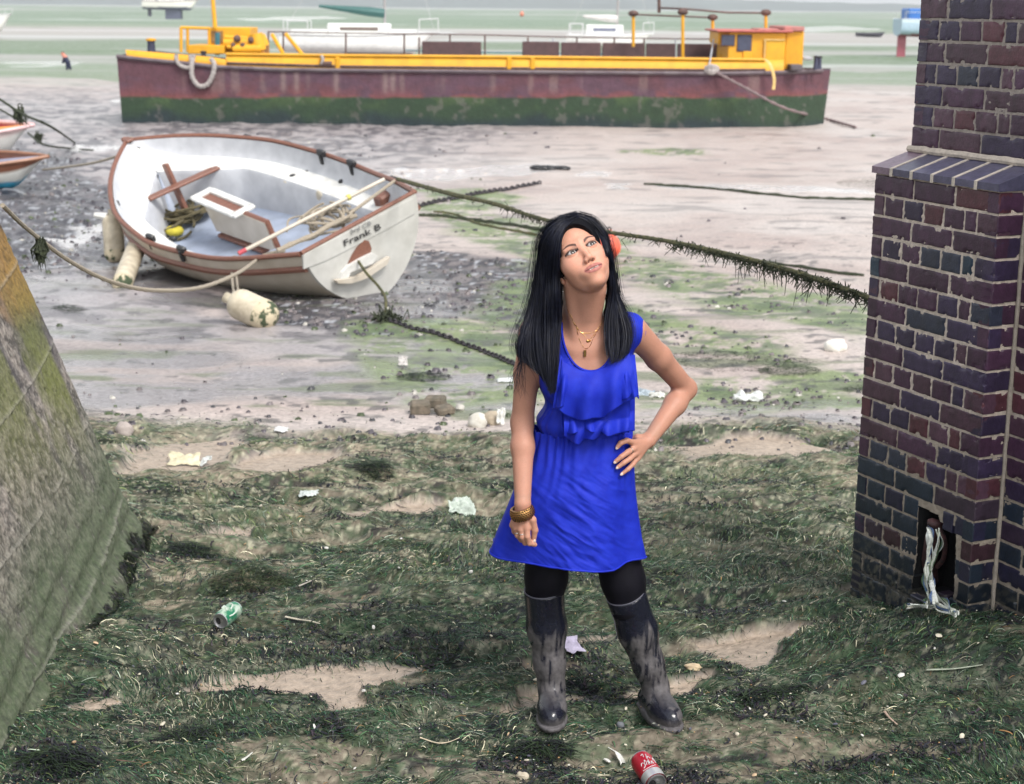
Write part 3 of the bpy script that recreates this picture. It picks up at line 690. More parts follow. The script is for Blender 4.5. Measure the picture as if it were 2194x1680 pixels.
# ---- tights and boots
mt = mat('tights', (.005, .004, .009), (.002, .002, .005), rough=.7, scale=30, bump=.1, bscale=500, spec=.2)
V, F = surfnet(lambda p: np.maximum(legs(p, .003), p[..., 2]-.80), (.02, 4.66, .12), (.56, 5.02, .82), .006)
obj('tights', V, F, mt, woman)
mbo = mat('rubber_boot', (1, 1, 1), attr=True, scale=60, bump=.35, bscale=120, bdist=.002, rough=.3, mix=.8, wetattr=True)
mli = mat('boot_lining', (.12, .12, .14), rough=.8)
BT = []
def boot(kn, an, topz, toe, heel, yaw, seed):
    top = kn+(an-kn)*((kn[2]-topz)/(kn[2]-an[2])); ax = an-top; gz0 = gzz(*toe[:2])
    g0 = min(gz0, .03); tdir = toe-heel; tdir /= np.linalg.norm(tdir); side = np.cross(tdir, [0, 0, 1.])
    ank = an.copy(); ank[2] = .095
    def f(p):
        d = chain(p, [top+(top-an)*.05, top*.6+ank*.4+[0, .006, 0], top*.25+ank*.75, ank, ], [.066, .061, .048, .046], .03)
        M = np.stack([side, tdir, [0, 0, 1.]], 1)
        ft = ell(p, toe-tdir*.060+[0, 0, .032], (.047, .078, .045), M)
        ft = smin(ft, cap(p, heel+tdir*.035+[0, 0, .034], toe-tdir*.09+[0, 0, .042], .037, .040), .03)
        d = smin(d, ft, .035)
        d = smax(d, .0-(p[..., 2]-(g0-.02)), .004)
        sole = smax(smin(ell(p, toe-tdir*.058+[0, 0, .006], (.050, .084, .03), M), cap(p, heel+tdir*.035, toe-tdir*.08, .040, .044), .02), p[..., 2]-(toe[2]+.012), .003)
        d = smin(d, sole, .002)
        n_ = (top-ank)/np.linalg.norm(top-ank); cutp = top.copy()
        n2 = n_+np.array([.0, -.10, 0]); n2 /= np.linalg.norm(n2)
        e = ((p-cutp.astype(np.float32))@n2.astype(np.float32))
        # the shaft is a tube: hollow it near the top
        inn = chain(p, [top+(top-an)*.2, top*.6+ank*.4], [.0570, .0520], .02)
        return smax(smax(d, e, .002), -smax(inn, -(p[..., 2]-(topz-.10)), .003), .0015)
    l = np.minimum(np.minimum(top, toe), heel)-.09; h_ = np.maximum(np.maximum(top, toe), heel)+.09
    l[2] = min(toe[2], heel[2])-.03; V, F = surfnet(f, l, h_, .0042)
    z = V[:, 2]; n = fbm(V[:, 0]*40+seed, z*22+V[:, 1]*20, 4, 200+seed); st = fbm(V[:, 0]*110+seed+V[:, 1]*30, z*11, 4, 210+seed); up = topz
    c = np.tile([.010, .011, .020], (len(V), 1)); fr = sst(.0, .05, toe[1]+.16-V[:, 1])
    fz = (z-.0)/up
    edge = .66-.22*(fbm(V[:, 0]*25+seed*3, V[:, 1]*25, 2, 220+seed)-.5)*2
    mud = sst(.05, -.05, fz-edge)*(.12+1.0*sst(.40, .56, st))*sst(.14, .26, fz)*.95
    mud = np.maximum(mud, sst(.54, .62, n)*sst(.62, .5, fz)*.8)
    mud = np.maximum(mud, sst(.045, .015, z-toe[2])*.9)
    mud = np.clip(mud, 0, 1); mc = np.array([.098, .090, .094])
    mc = mc*(.7+.6*fbm(V[:, 0]*90, z*90, 2, 9))[:, None]
    c = c*(1-mud[:, None])+mc*mud[:, None]; ro = .20+.55*mud
    b = obj('boot', V, F, mbo, woman, col=c, wet=ro)
    b['label'] = 'black rubber boot smeared with grey mud'
    # pale rim of the boot top
    n_ = (top-ank)/np.linalg.norm(top-ank); n2 = n_+np.array([0, -.10, 0]); n2 /= np.linalg.norm(n2); u = np.cross(n2, [0, 1., 0]); u /= np.linalg.norm(u); v = np.cross(n2, u)
    rr = MB(); rr.tube([top+(u*math.cos(t)*.0625+v*math.sin(t)*.0625)+n2*.001 for t in np.linspace(0, 2*math.pi, 40)], .0022, 6)
    rr.build('boot_rim', mat('boot_rim', (.10, .10, .13), rough=.5, bump=0), b)
    return top
tR_, hR_ = gpt(1181, 1566), gpt(1192, 1500)
def flatg(px, py):
    p = Gd(px, py); p[2] = gzz(p[0], p[1])+.0; return p
toeR = P(1181, 1562, 4.735); toeL = P(1443, 1564, 4.74)
toeR[2] = max(toeR[2], gzz(*toeR[:2])-.0); toeL[2] = max(toeL[2], gzz(*toeL[:2])-.0)
heelR = np.array([J['anR'][0]+.008, 4.955, toeR[2]]); heelL = np.array([J['anL'][0]-.03, 4.95, toeL[2]])
boot(J['knR'], J['anR'], .435, toeR, heelR, 0, 1); boot(J['knL'], J['anL'], .425, toeL, heelL, 0, 2)
# ---- hair
mh = mat('hair', (.008, .010, .024), (.003, .003, .008), rough=.5, scale=60, bump=0, spec=.28)
mhb = mat('hair_base', (.004, .004, .007), (.002, .002, .004), rough=.75, bump=0, spec=.15)
def hp(px, py, Y=None, off=.006):
    if Y is not None: return P(px, py, Y)
    d = ray(px, py); n = d/np.linalg.norm(d); t = np.linspace(4.5, 5.1, 200); pts = CAMP+n*t[:, None]
    q = ((pts-HO)@HM)/HS; f = ell(q.astype(np.float32), (0, .020, .040), (.086, .104, .093)); f = np.minimum(f, headsdf(q.astype(np.float32)))
    k = np.argmax(f < .0) if (f < 0).any() else int(np.argmin(f))
    return pts[k]-n*off
GL = [[(1240, 466), (1216, 480), (1203, 505), (1198, 545), (1197, 590), (1197, 630, 4.70), (1199, 680, 4.725), (1195, 730, 4.70), (1190, 785, 4.675), (1184, 835, 4.67)],
      [(1239, 464), (1210, 478), (1190, 510), (1182, 552), (1180, 600), (1180, 640, 4.715), (1180, 690, 4.725), (1180, 740, 4.70), (1181, 790, 4.675), (1183, 842, 4.67)],
      [(1238, 463), (1203, 477), (1178, 515), (1166, 560), (1163, 610, 4.745), (1160, 660, 4.745), (1158, 710, 4.73), (1163, 760, 4.705), (1172, 800, 4.69), (1179, 832, 4.68)],
      [(1237, 462), (1194, 476), (1165, 510), (1157, 560, 4.785), (1152, 620, 4.785), (1144, 670, 4.77), (1137, 715, 4.745), (1139, 755, 4.735), (1146, 785, 4.72), (1158, 800, 4.71)],
      [(1236, 461), (1190, 477), (1160, 512), (1154, 560, 4.80), (1149, 615, 4.81), (1138, 665, 4.79), (1123, 705, 4.75), (1113, 735, 4.735), (1112, 755, 4.735), (1117, 770, 4.735)]]
GR = [[(1240, 465), (1262, 477), (1284, 503), (1298, 540), (1306, 572, 4.735), (1311, 602, 4.74), (1307, 640, 4.755), (1299, 680, 4.745), (1297, 720, 4.725), (1301, 755, 4.70), (1309, 778, 4.69)],
      [(1240, 463), (1266, 473), (1290, 501), (1303, 540, 4.75), (1310, 580, 4.765), (1315, 620, 4.775), (1317, 655, 4.775), (1318, 690, 4.75), (1321, 720, 4.73), (1320, 755, 4.71), (1312, 781, 4.70)],
      [(1240, 462), (1268, 472), (1294, 502), (1306, 542, 4.77), (1312, 580, 4.79), (1316, 620, 4.80), (1325, 655, 4.79), (1337, 685, 4.765), (1343, 715, 4.745), (1338, 748, 4.725), (1322, 778, 4.71)],
      [(1240, 462), (1270, 473), (1297, 506), (1308, 548, 4.79), (1314, 600, 4.815), (1320, 640, 4.815), (1332, 664, 4.795), (1343, 690, 4.77), (1349, 718, 4.75), (1345, 748, 4.74), (1340, 765, 4.74)]]
HG = [[np.array([hp(*q) for q in g]) for g in G_] for G_ in (GL, GR)]
HN = 26
HG = [[spline(g, HN) for g in G_] for G_ in HG]
def massf(p):
    d = None
    for G_ in HG:
        for k, g in enumerate(G_):
            g = g[9:-6][::2]; n = len(g); r = [.006+.007*math.sin(math.pi*min(1, (i+1)/n*1.1)) if i < n-1 else .004 for i in range(n)]
            c = chain(p, g+[0, .018, 0], r, .01); d = c if d is None else smin(d, c, .014)
    b = cap(p, hw((0, .07, .02)), P(1236, 640, 4.87), .062, .07); b = smin(b, cap(p, P(1236, 640, 4.87), P(1240, 720, 4.90), .07, .05), .03)
    d = smin(d, b, .02)
    q = tolocal(p)
    c = ell(q, (0, .020, .040), (.086, .104, .093)); face = ell(q, (.000, -.095, -.030), (.0645, .085, .110))
    c = smax(c, -face, .006); c = smax(c, -(q[..., 2]+.06), .02); c = smax(c, -smax(q[..., 1]+.062, -q[..., 2]-.5, .001)*1.0 if False else -9., .001) if False else c
    d = smin(d, c*HS, .008)
    keep = smax(-(ell(q, (.004, -.088, -.028), (.0635, .082, .106)))*HS, -9., .001)
    return smax(d, keep, .004)
lo = np.vstack([np.vstack(G_) for G_ in HG]).min(0)-.05; hi = np.vstack([np.vstack(G_) for G_ in HG]).max(0)+.05; hi[1] = 5.0
V, F = surfnet(massf, lo, hi, .0036)
hair = obj('hair', V, F, mhb, woman)
VS = []; FS = []; o = 0; rr = np.random.default_rng(5)
def ribbons(C_, wd, rnd):
    """C_: (n,K,3) centre lines -> ribbon strips"""
    global o
    n, K, _ = C_.shape; T = np.gradient(C_, axis=1); T /= np.linalg.norm(T, axis=2, keepdims=True)+1e-9
    vd = CAMP-C_; s = np.cross(T, vd); s /= np.linalg.norm(s, axis=2, keepdims=True)+1e-9
    nn = np.cross(s, T); a = rnd.normal(0, .7, n)[:, None, None]; s = s*np.cos(a)+nn*np.sin(a)
    t = np.linspace(0, 1, K)[None, :, None]; w_ = wd*(1-.75*t**4)
    V = np.stack([C_+s*w_, C_-s*w_], 2).reshape(-1, 3)
    b = (np.arange(n)*K*2)[:, None]+(np.arange(K-1)*2)[None, :]; F = np.stack([b, b+1, b+3, b+2], -1).reshape(-1, 4)+o
    VS.append(V); FS.append(F); o += len(V)
for gi, G_ in enumerate(HG):
    n = 3400 if gi == 0 else 2200; g = np.stack(G_); m = len(G_)-1
    u = rr.random(n)*m; u = np.clip(u+.12*np.sin(u*19), 0, m-1e-6); i = u.astype(int); f = (u-i)[:, None, None]
    K = HN; t = np.linspace(0, 1, K)[None, :, None]
    base = g[i]*(1-f)+g[np.minimum(i+1, m)]*f
    clump = np.sin(u*37)[:, None, None]; ph = rr.random(n)[:, None, None]*6.28
    off = rr.normal(0, 1, (n, 1, 3))*np.array([.0035, .006, .002])*(.25+1.1*t)+np.concatenate([np.sin(ph+t*5)*.0025*t, np.cos(ph+t*4)*.003*t, 0*t*ph], -1)
    off[..., 1] += (-.004-rr.random((n, 1))*.010)*np.linspace(.15, 1, K)[None]**.7
    S_ = base+off
    # different lengths: resample each strand to its own end
    L_ = (.66 if gi == 0 else .60)+.40*rr.random(n)**.75; L_[rr.random(n) < .12] *= .8
    tt = np.clip(L_[:, None]*np.linspace(0, 1, K)[None], 0, 1)*(K-1); a = np.minimum(tt.astype(int), K-2); fr = (tt-a)[..., None]
    S_ = np.take_along_axis(S_, a[..., None].repeat(3, 2), 1)*(1-fr)+np.take_along_axis(S_, (a+1)[..., None].repeat(3, 2), 1)*fr
    ribbons(S_, .00075, rr)
# fly-aways
fw = []
for k in range(240):
    gi = 0 if rr.random() < .6 else 1; G_ = HG[gi]; g = G_[-1] if rr.random() < .6 else G_[rr.integers(len(G_))]
    t = np.linspace(0, 1, HN)[:, None]; out = np.array([-1 if gi == 0 else .7, -.2, .1])*rr.random()**2*.035
    if k % 4 == 0: out = out+np.array([0, 0, .014])*(1-t)
    fw.append(g+out*np.sin(t*math.pi*(.5+rr.random()*.5))+rr.normal(0, .004, 3)+np.array([0, 0, .006]))
ribbons(np.stack(fw), .00028, rr)
# wisps over her right arm
ws = []
for k in range(46):
    a = HG[0][4][-8:]+rr.normal(0, .006, 3); e = a[-1]+np.array([rr.normal(-.012, .016), -.01, -.03-.06*rr.random()]); e2 = e+np.array([rr.normal(0, .014), 0, -.02-.03*rr.random()])
    ws.append(spline(np.vstack([a[0], a[3], a[-1], e, e2]), HN))
ribbons(np.stack(ws), .0005, rr)
obj('hair_strands', np.concatenate(VS), np.concatenate(FS), mh, hair)
# lashes
ml = mat('lash', (.006, .005, .006), bump=0, rough=.5)
for sx in (-1, 1):
    m = MB()
    for k in range(15):
        ex = -.0155+.031*k/14; e = max(0, 1-(ex/.0158)**2); z0 = .0052*e+.002; yy = -.0800+.35*ex**2/.0155 if ex > 0 else -.0805
        a = np.array([sx*(.0312+ex), yy-.0005, z0]); b = a+np.array([sx*(ex*.25+.001), -.005, .0048]); m.tube([hw(a), hw((a+b)/2+[0, -.0006, -.0006]), hw(b)], [.00035, .0003, .0001], 4)
    m.build('eyelashes', ml, woman)

# ---- dress
md = mat('blue_silk', (.014, .032, .46), (.010, .022, .38), rough=.62, scale=25, bump=.10, bscale=900, bdist=.0006, spec=.18)
YC = 4.835
SK = [(918, 1141, 1353), (935, 1139, 1354), (980, 1126, 1357), (1040, 1103, 1359), (1100, 1078, 1363), (1150, 1057, 1368), (1182, 1046, 1374), (1206, 1041, 1378)]
zs_ = [P(1240, r[0], YC)[2] for r in SK]; xl_ = [P(r[1], r[0], YC)[0] for r in SK]; xr_ = [P(r[2], r[0], YC)[0] for r in SK]
zW = zs_[0]; zH = zs_[-1]
NR, NA = 150, 420
def skirt_pt(t, a):
    """t 0 waist..1 hem, a angle (pi/2 = front)"""
    hem = .034-.016*np.cos(a)+.010*np.sin(a*2+.6)-.014*np.exp(-((a-1.0)/.35)**2)+.004*np.sin(a)
    z = zW+(zH-zW)*t+hem*t*t
    xl = np.interp(-z, [-q for q in zs_], xl_); xr = np.interp(-z, [-q for q in zs_], xr_); cx = (xl+xr)/2; rx = (xr-xl)/2
    ry = .108+.030*sst(0, .5, t)+.008*t
    env = np.exp(-t*5.5)
    g = .0085*env*np.sin(24*a+2.5*np.sin(3*a)+fbm(a*2.3, t*3, 2, 301)*5)
    g = g+.016*sst(.1, 1, t)*np.sin(5*a+1.2+.8*np.sin(2*a)) 
    X = cx+rx*np.cos(a); 
    # fine creases running down to the right across the front
    q1 = fbm((X*9+z*13), (X*5-z*2.6), 3, 311); q2 = fbm((X*26+z*38), (X*9-z*5), 3, 312); q3 = fbm((X*60+z*95), (X*14-z*9), 2, 313)
    cr = -.018*np.abs(q1-.5)*2-.0042*np.abs(2*q2-1)*sst(.35, .6, q1)-.0016*np.abs(2*q3-1); cr = cr*sst(.08, .35, t)*(.35+.65*sst(-.3, .5, np.cos(a)+.4))
    k = 1+(g+cr)/.12
    return np.stack([cx+rx*np.cos(a)*(1+(g*.5)/.15), YC-ry*np.sin(a)*k, z], -1)
tt, aa = np.meshgrid(np.linspace(0, 1, NR), np.linspace(0, 2*math.pi, NA, endpoint=False), indexing='ij')
V = skirt_pt(tt.ravel(), aa.ravel()); Vi = V.copy(); cxs = V[:, 0].mean()
sk = obj('dress', V, gridfaces(NR, NA, True), md, woman); sk['label'] = 'blue silk dress'
sm = sk.modifiers.new('thickness', 'SOLIDIFY'); sm.thickness = .0018; sm.offset = -1
m = MB(); ah = np.linspace(0, 2*math.pi, 241)[:-1]; h_ = skirt_pt(np.ones(240), ah); m.tube(np.vstack([h_, h_[:2]]), .0032, 6, cap=False); m.build('hem', md, sk)
def bods(p):
    d = torso(p)-.010
    d = smin(d, ell(p, J['waist']+[.0, .0, .035], (.146, .118, .050)), .04)
    d = smin(d, cap(p, J['shR']+[.012, 0, 0], J['neck1']+[-.05, .01, -.03], .047, .045), .03); d = smin(d, cap(p, J['shL']+[-.012, 0, .004], J['neck1']+[.05, .01, -.03], .047, .045), .03)
    return d
def bod(p):
    d = bods(p)
    x = p[..., 0]; z = p[..., 2]; y = p[..., 1]
    an = np.arctan2(4.83-y, x-J['waist'][0])
    fo = (fbm(an*7, z*5, 3, 321)-.5)*.012*sst(1.15, 1.0, z)+(fbm(an*9+z*9, z*14, 2, 322)-.5)*.005
    return d+fo.astype(np.float32)
NX = P(1264, 780, 4.72)[0]; NZ = J['neck1'][2]+.02; NB = P(1264, 797, 4.70)[2]
XR = P(1129, 700, 4.78)[0]; XL = P(1386, 700, 4.78)[0]
def inneck(p):
    x, y, z = p.T; f = ((x-NX)/.086)**2+((z-NZ)/(NZ-NB))**2 < 1
    b = ((x-NX)/.086)**2+((z-NZ)/.05)**2 < 1
    return np.where(y < 4.79, f, b) | (z > NZ-.001)*(np.abs(x-NX) < .07)
def armcut(z, sd):
    t = sst(1.33, 1.20, z); return (XR+.028*t) if sd < 0 else (XL-.020*t)
V, F = surfnet(bod, (XR-.04, 4.62, zW-.012), (XL+.04, 5.0, 1.42), .0042)
bad = inneck(V) | (V[:, 0] < armcut(V[:, 2], -1)) & (V[:, 2] > 1.17) | (V[:, 0] > armcut(V[:, 2], 1)) & (V[:, 2] > 1.17) | (V[:, 2] < zW-.006)
F = F[~bad[F].any(1)]; bo = obj('bodice', V, F, md, sk)
def frontY(x, z, off=0., lo=4.58):
    ys_ = np.linspace(lo, 4.86, 90); x = np.asarray(x, float).ravel(); z = np.asarray(z, float).ravel()
    p = np.stack([np.repeat(x[:, None], 90, 1), np.repeat(ys_[None], len(x), 0), np.repeat(z[:, None], 90, 1)], -1).astype(np.float32)
    f = bods(p); k = np.where((f < 0).any(1), np.argmax(f < 0, 1), np.argmin(f, 1)); k = np.maximum(k, 1)
    i = np.arange(len(x)); f0 = f[i, k-1]; f1 = f[i, k]; t = np.where((f0 > 0) & (f1 < 0), f0/(f0-f1+1e-9), 0)
    return ys_[k-1]+t*(ys_[1]-ys_[0])-off
m = MB(); ph = np.linspace(-1.62, 1.62, 50); nx_ = NX+.086*np.sin(ph); nz_ = NZ-(NZ-NB)*np.cos(ph)
pts = np.stack([nx_, frontY(nx_, nz_, .001), nz_], 1); m.tube(pts, .0036, 6); m.build('neckline_binding', md, sk)
for sd, sh in ((-1, J['shR']), (1, J['shL'])):
    m = MB(); pts = []
    for t in np.linspace(-2.9, 2.9, 60):
        dr = np.array([0, -math.sin(t), math.cos(t)])
        c0 = sh+np.array([0, .005, -.028]); rs = np.linspace(.015, .13, 60)
        q = c0+dr*rs[:, None]; q[:, 0] = armcut(q[:, 2], sd); f = bod(q.astype(np.float32))
        if (f < 0).any(): pts.append(q[np.nonzero(f < 0)[0][-1]])
    pts = [p for p in pts if p[2] > 1.175]
    if len(pts) > 4: m.tube(np.array(pts), .0036, 6); m.build('armhole_binding', md, sk)
# flounces: sheets hung from the neckline with fluttering lower edges
def cc1(x, y): return 1017.6+.3188*x, 428.5+.3188*y
def flounce(top, bot, o0, o1, waves, amp, seed, nu=90, nv=40):
    T = spline([cc1(*q) for q in top], nu); Bm = spline([cc1(*q) for q in bot], nu); u = np.linspace(0, 1, nu)
    V = np.zeros((nv, nu, 3)); run = None
    for j in range(nv):
        v = j/(nv-1); q = T*(1-v)+Bm*v
        base = np.array([P(a, b, 4.70) for a, b in q])
        for _ in range(3):
            yy = frontY(base[:, 0], base[:, 2]); base = np.array([P(a, b, c) for (a, b), c in zip(q, yy)])
        xc_ = NX+.004; ym = np.sort(yy)[:max(3, nu//4)].mean(); drape = ym+1.5*(base[:, 0]-xc_)**2; yy = .15*yy+.85*np.minimum(drape, yy+.01)
        run = yy if run is None else np.minimum(yy, run+.0012); yy = run
        of = o0+(o1-o0)*v**.8+amp*v**1.1*(np.sin(u*2*math.pi*waves+seed+1.5*v)*.5+.5)+.002*(fbm(u*6, np.full(nu, v*1.5), 2, seed+330)-.5)*(1+2*v)
        for i in range(nu): base[i] = P(q[i, 0], q[i, 1], yy[i]-of[i])
        V[j] = base
    f = obj('ruffle', V.reshape(-1, 3), gridfaces(nv, nu), md, sk); s_ = f.modifiers.new('thickness', 'SOLIDIFY'); s_.thickness = .0012
    mm = MB(); mm.tube(V[-1], .0011, 5); mm.build('ruffle_edge', md, f) if False else None
    return f
flounce([(596, 1330), (700, 1350), (850, 1350), (1000, 1300)], [(598, 1585), (645, 1618), (695, 1645), (735, 1608), (800, 1612), (850, 1560)], .004, .018, 2.5, .020, 1)
flounce([(575, 1350), (640, 1350), (760, 1360), (900, 1335), (1075, 1275)], [(585, 1560), (640, 1575), (690, 1560), (740, 1538), (790, 1562), (840, 1552), (892, 1588), (950, 1572), (1010, 1558), (1072, 1552)], .004, .014, 4.0, .026, 2, nu=120)
flounce([(575, 1040), (600, 1075), (632, 1100)], [(520, 1406), (560, 1400), (588, 1388), (614, 1372)], .006, .026, 1., .028, 3, nu=50)
flounce([(965, 1085), (1010, 1050), (1075, 1040)], [(985, 1345), (1030, 1330), (1058, 1290), (1078, 1312), (1101, 1338)], .008, .030, 1.6, .030, 4, nu=60)
flounce([(588, 1062), (612, 1092), (700, 1140), (770, 1152), (850, 1132), (920, 1100), (985, 1066), (1040, 1030)], [(548, 1392), (600, 1440), (660, 1466), (720, 1482), (800, 1466), (860, 1462), (930, 1412), (1000, 1368), (1060, 1338), (1098, 1312)], .006, .020, 3.3, .030, 5, nu=140)

# ---- jewellery
mgold = mat('gold', (.75, .45, .16), rough=.25, metal=1, bump=0); msil = mat('silver', (.6, .58, .55), rough=.25, metal=1, bump=0)
mstud = mat('dark_stud', (.03, .012, .012), rough=.12, bump=0)
ax = (J['wrR']-J['elR']); ax /= np.linalg.norm(ax); ax = ax+np.array([.0, 0, .0]); tl = np.array([.26, .10, -1.]); tl /= np.linalg.norm(tl)
bc = P(1119, 1098, 4.685); u = np.cross(tl, [0, 1., 0]); u /= np.linalg.norm(u); v = np.cross(tl, u)
mb_ = mat('bangle_brass', (.33, .17, .07), (.16, .07, .03), rough=.3, metal=.9, scale=200, bump=0)
m = MB(); pr = [(.0265, -.017), (.032, -.017), (.0365, -.009), (.0375, 0), (.0365, .009), (.032, .017), (.0265, .017), (.0265, -.017)]
m.lathe(pr, bc, tl, 40); ban = m.build('bangle', mb_, woman)
m = MB(); mr = MB()
for r_i in range(6):
    h = -.0150+.006*r_i; rad = .0372-.0055*abs(h/.016)**2.5
    for k in range(30):
        t = 2*math.pi*(k+.5*(r_i % 2))/30; c_ = bc+tl*h+(u*math.cos(t)+v*math.sin(t))*rad; n_ = (u*math.cos(t)+v*math.sin(t))+tl*(h/.03); n_ /= np.linalg.norm(n_)
        mr.lathe([(.0031, 0), (.0033, .0012), (.0024, .0016)], c_-n_*.0002, n_, 8); m.sph(c_+n_*.0006, .0022, nu=6, nv=4)
s_ = m.build('stud', mstud, ban); s_['kind'] = 'stuff'; s2 = mr.build('stud_collar', mgold, ban); s2['kind'] = 'stuff'
def ring(c, d, r, mt_, w_=.0014, name='ring'):
    d = d/np.linalg.norm(d); u = np.cross(d, [0, 0.2, 1.]); u /= np.linalg.norm(u); v = np.cross(d, u); m = MB()
    m.tube([c+r*(u*math.cos(t)+v*math.sin(t)) for t in np.linspace(0, 2*math.pi, 22)], w_, 6); return m.build(name, mt_, woman)
ring(fL[1][0]*.45+fL[1][1]*.55, fL[1][1]-fL[1][0], .0100, msil)
ring(fR[1][0]*.4+fR[1][1]*.6, fR[1][1]-fR[1][0], .0098, msil); ring(fR[2][0]*.4+fR[2][1]*.6, fR[2][1]-fR[2][0], .0096, msil)
ring(hl+np.array([-.012, -.006, -.010]), J['elL']-hl, .0250, mgold, .0008, 'bracelet')
def chainneck(px, r=.0008, name='necklace'):
    pts = spline([cc1(*q) for q in px], 40); out = []
    for a, b in pts:
        d = ray(a, b); t = np.linspace(4.4, 5.0, 160)/d[1]*1.; q = CAMP+d*(np.linspace(4.5, 4.95, 160)/d[1])[:, None]
        f = topsdf(q.astype(np.float32)); k = np.argmax(f < 0) if (f < 0).any() else int(np.argmin(f)); out.append(q[k]-d/np.linalg.norm(d)*.0015)
    m = MB(); m.tube(np.array(out), r, 5); o_ = m.build(name, mgold, woman); return o_, out
o1, q1 = chainneck([(622, 735), (650, 800), (700, 882), (760, 895), (810, 880), (862, 818)])
o2, q2 = chainneck([(640, 770), (680, 850), (740, 915), (768, 938), (800, 905), (850, 830)])
o3, q3 = chainneck([(680, 840), (700, 930), (735, 995), (770, 985), (800, 920), (845, 850)])
m = MB(); c_ = q3[18]; m.box(c_+[-.003, -.003, -.014], (.0085, .0018, .020), bev=.0004); m.build('pendant', mgold, woman)
m = MB(); m.sph(q2[24]+np.array([0, -.003, -.003]), (.0042, .0022, .0042)); m.build('pendant', mat('amber', (.5, .2, .05), rough=.1, bump=0), woman)
m = MB(); m.sph(q2[24]+np.array([-.006, -.003, -.005]), (.004, .0022, .0048)); m.build('pendant', mgold, woman)
e0 = hw((-.070, .002, -.052)); e0 = P(*((1017.6+.3188*592), (428.5+.3188*585)), e0[1]-.012)
m = MB(); m.tube([e0, e0+[0, 0, -.012]], .0005, 5); m.sph(e0+[0, 0, -.014], .002, nu=8, nv=6); m.tube([e0+[0, 0, -.016], e0+[0, 0, -.04]], [.0011, .0003], 6); m.build('earring', msil, woman)
# ------------------------------------------------------------------ brick pier on the right
PA = np.array([1.322, 5.90, 0.]); PB = np.array([1.602, 5.30, 0.])
e1 = (PB-PA); LF = np.linalg.norm(e1); e1 /= LF; en = np.array([-e1[1], e1[0], 0]); en = -en if en[0] > 0 else en; ez = np.array([0, 0, 1.])
if en@(CAMP-PA) < 0: en = -en
ZT = 1.665; CRS = .0762
mbk = mat('engineering_brick', (1, 1, 1), attr=True, scale=45, bump=.35, bscale=150, bdist=.003, rough=.42, mix=.72, thr=(.3, .7), wetattr=True, spec=.5)
mmo = mat('mortar', (1, 1, 1), attr=True, scale=60, bump=.8, bscale=260, bdist=.003, rough=.9, mix=.85)
pier = thing('brick_pier', 'dark purple and blue brick pier with pale mortar and sloped coping', 'brick pier', PA)
rb = np.random.default_rng(11)
BR = MB(); BRC = []
def brickcol(z):
    c = [np.array([.066, .028, .060]), np.array([.042, .028, .070]), np.array([.105, .034, .048]), np.array([.030, .036, .062]), np.array([.085, .040, .065]), np.array([.022, .050, .085])]
    p = np.array([.38, .25, .10, .05, .20, .01]); 
    if z < .95: p = np.array([.34, .16, .20, .04, .26, .0]); 
    if z < .62: p = np.array([.12, .34, .02, .40, .10, .01])
    if z < .32: p = np.array([.05, .20, .0, .75, 0, 0])
    k = c[rb.choice(6, p=p/p.sum())]*(.62+.34*rb.random())
    if z < .62: k = k*np.array([.55, .75, .75])
    if z < .32: k = k*.7
    return k
def brick(o, ea, eb, s0, s1, z0, z1, dep=.05, hole=None):
    """rounded brick in the plane o + ea*s + ez*z, facing eb; built as a front grid with chipped edges"""
    c = brickcol((z0+z1)/2); w_, h_ = s1-s0, z1-z0; proud = rb.normal(0, .0012); ns = max(6, int(w_/.009)); nz = 8
    u = np.concatenate([[0, .03*.075/w_*1.2], np.linspace(.06*.075/w_*1.8, 1-.06*.075/w_*1.8, ns), [1-.03*.075/w_*1.2, 1]]); v = np.concatenate([[0, .035], np.linspace(.09, .91, nz), [.965, 1]])
    U, Vv = np.meshgrid(u, v); ed = np.minimum(np.minimum(U, 1-U)*w_, np.minimum(Vv, 1-Vv)*h_)
    S = s0+U*w_; Z = z0+Vv*h_+rb.normal(0, .0008)
    chip = np.clip(fbm(S*55+rb.random()*90, Z*55, 2, 5)-.62, 0, 1)*.04*(ed < .007)
    D = proud-.0030*np.exp(-ed/.0016)-chip+.0012*(fbm(S*30, Z*30, 2, 8)-.5)
    jt = .0010*(fbm(S*40+9, Z*40, 2, 15)-.5)*2*(ed < .004)
    V = o+ea*(S+jt)[..., None]+ez*(Z+jt)[..., None]+eb*D[..., None]
    nr, nc = S.shape; V = V.reshape(-1, 3); F = [tuple(f) for f in gridfaces(nr, nc)]
    rim = list(range(nc))+[i*nc+nc-1 for i in range(1, nr)]+[(nr-1)*nc+j for j in range(nc-2, -1, -1)]+[i*nc for i in range(nr-2, 0, -1)]
    b = len(V); back = V[rim]-eb*dep; V = np.vstack([V, back]); m = len(rim)
    F += [(rim[(k+1) % m], rim[k], b+k, b+(k+1) % m) for k in range(m)]
    if np.dot(np.cross(ea, ez), eb) < 0: F = [f[::-1] for f in F]
    band = .75+.5*fbm(V@ea*26+rb.random()*50, V[:, 2]*3, 2, 19)
    cc = c[None]*band[:, None]
    low = sst(.36, .16, V[:, 2]); spk = sst(.56, .66, fbm(V@ea*60, V[:, 2]*60, 3, 23)); cc = cc+(np.array([.13, .12, .09])-cc)*(low*spk*.6)[:, None]
    bt = len(BR.v); BR.v += [tuple(q) for q in V]; BR.f += [tuple(int(i)+bt for i in f) for f in F]; BR.c += [tuple(q) for q in cc]
MO = []
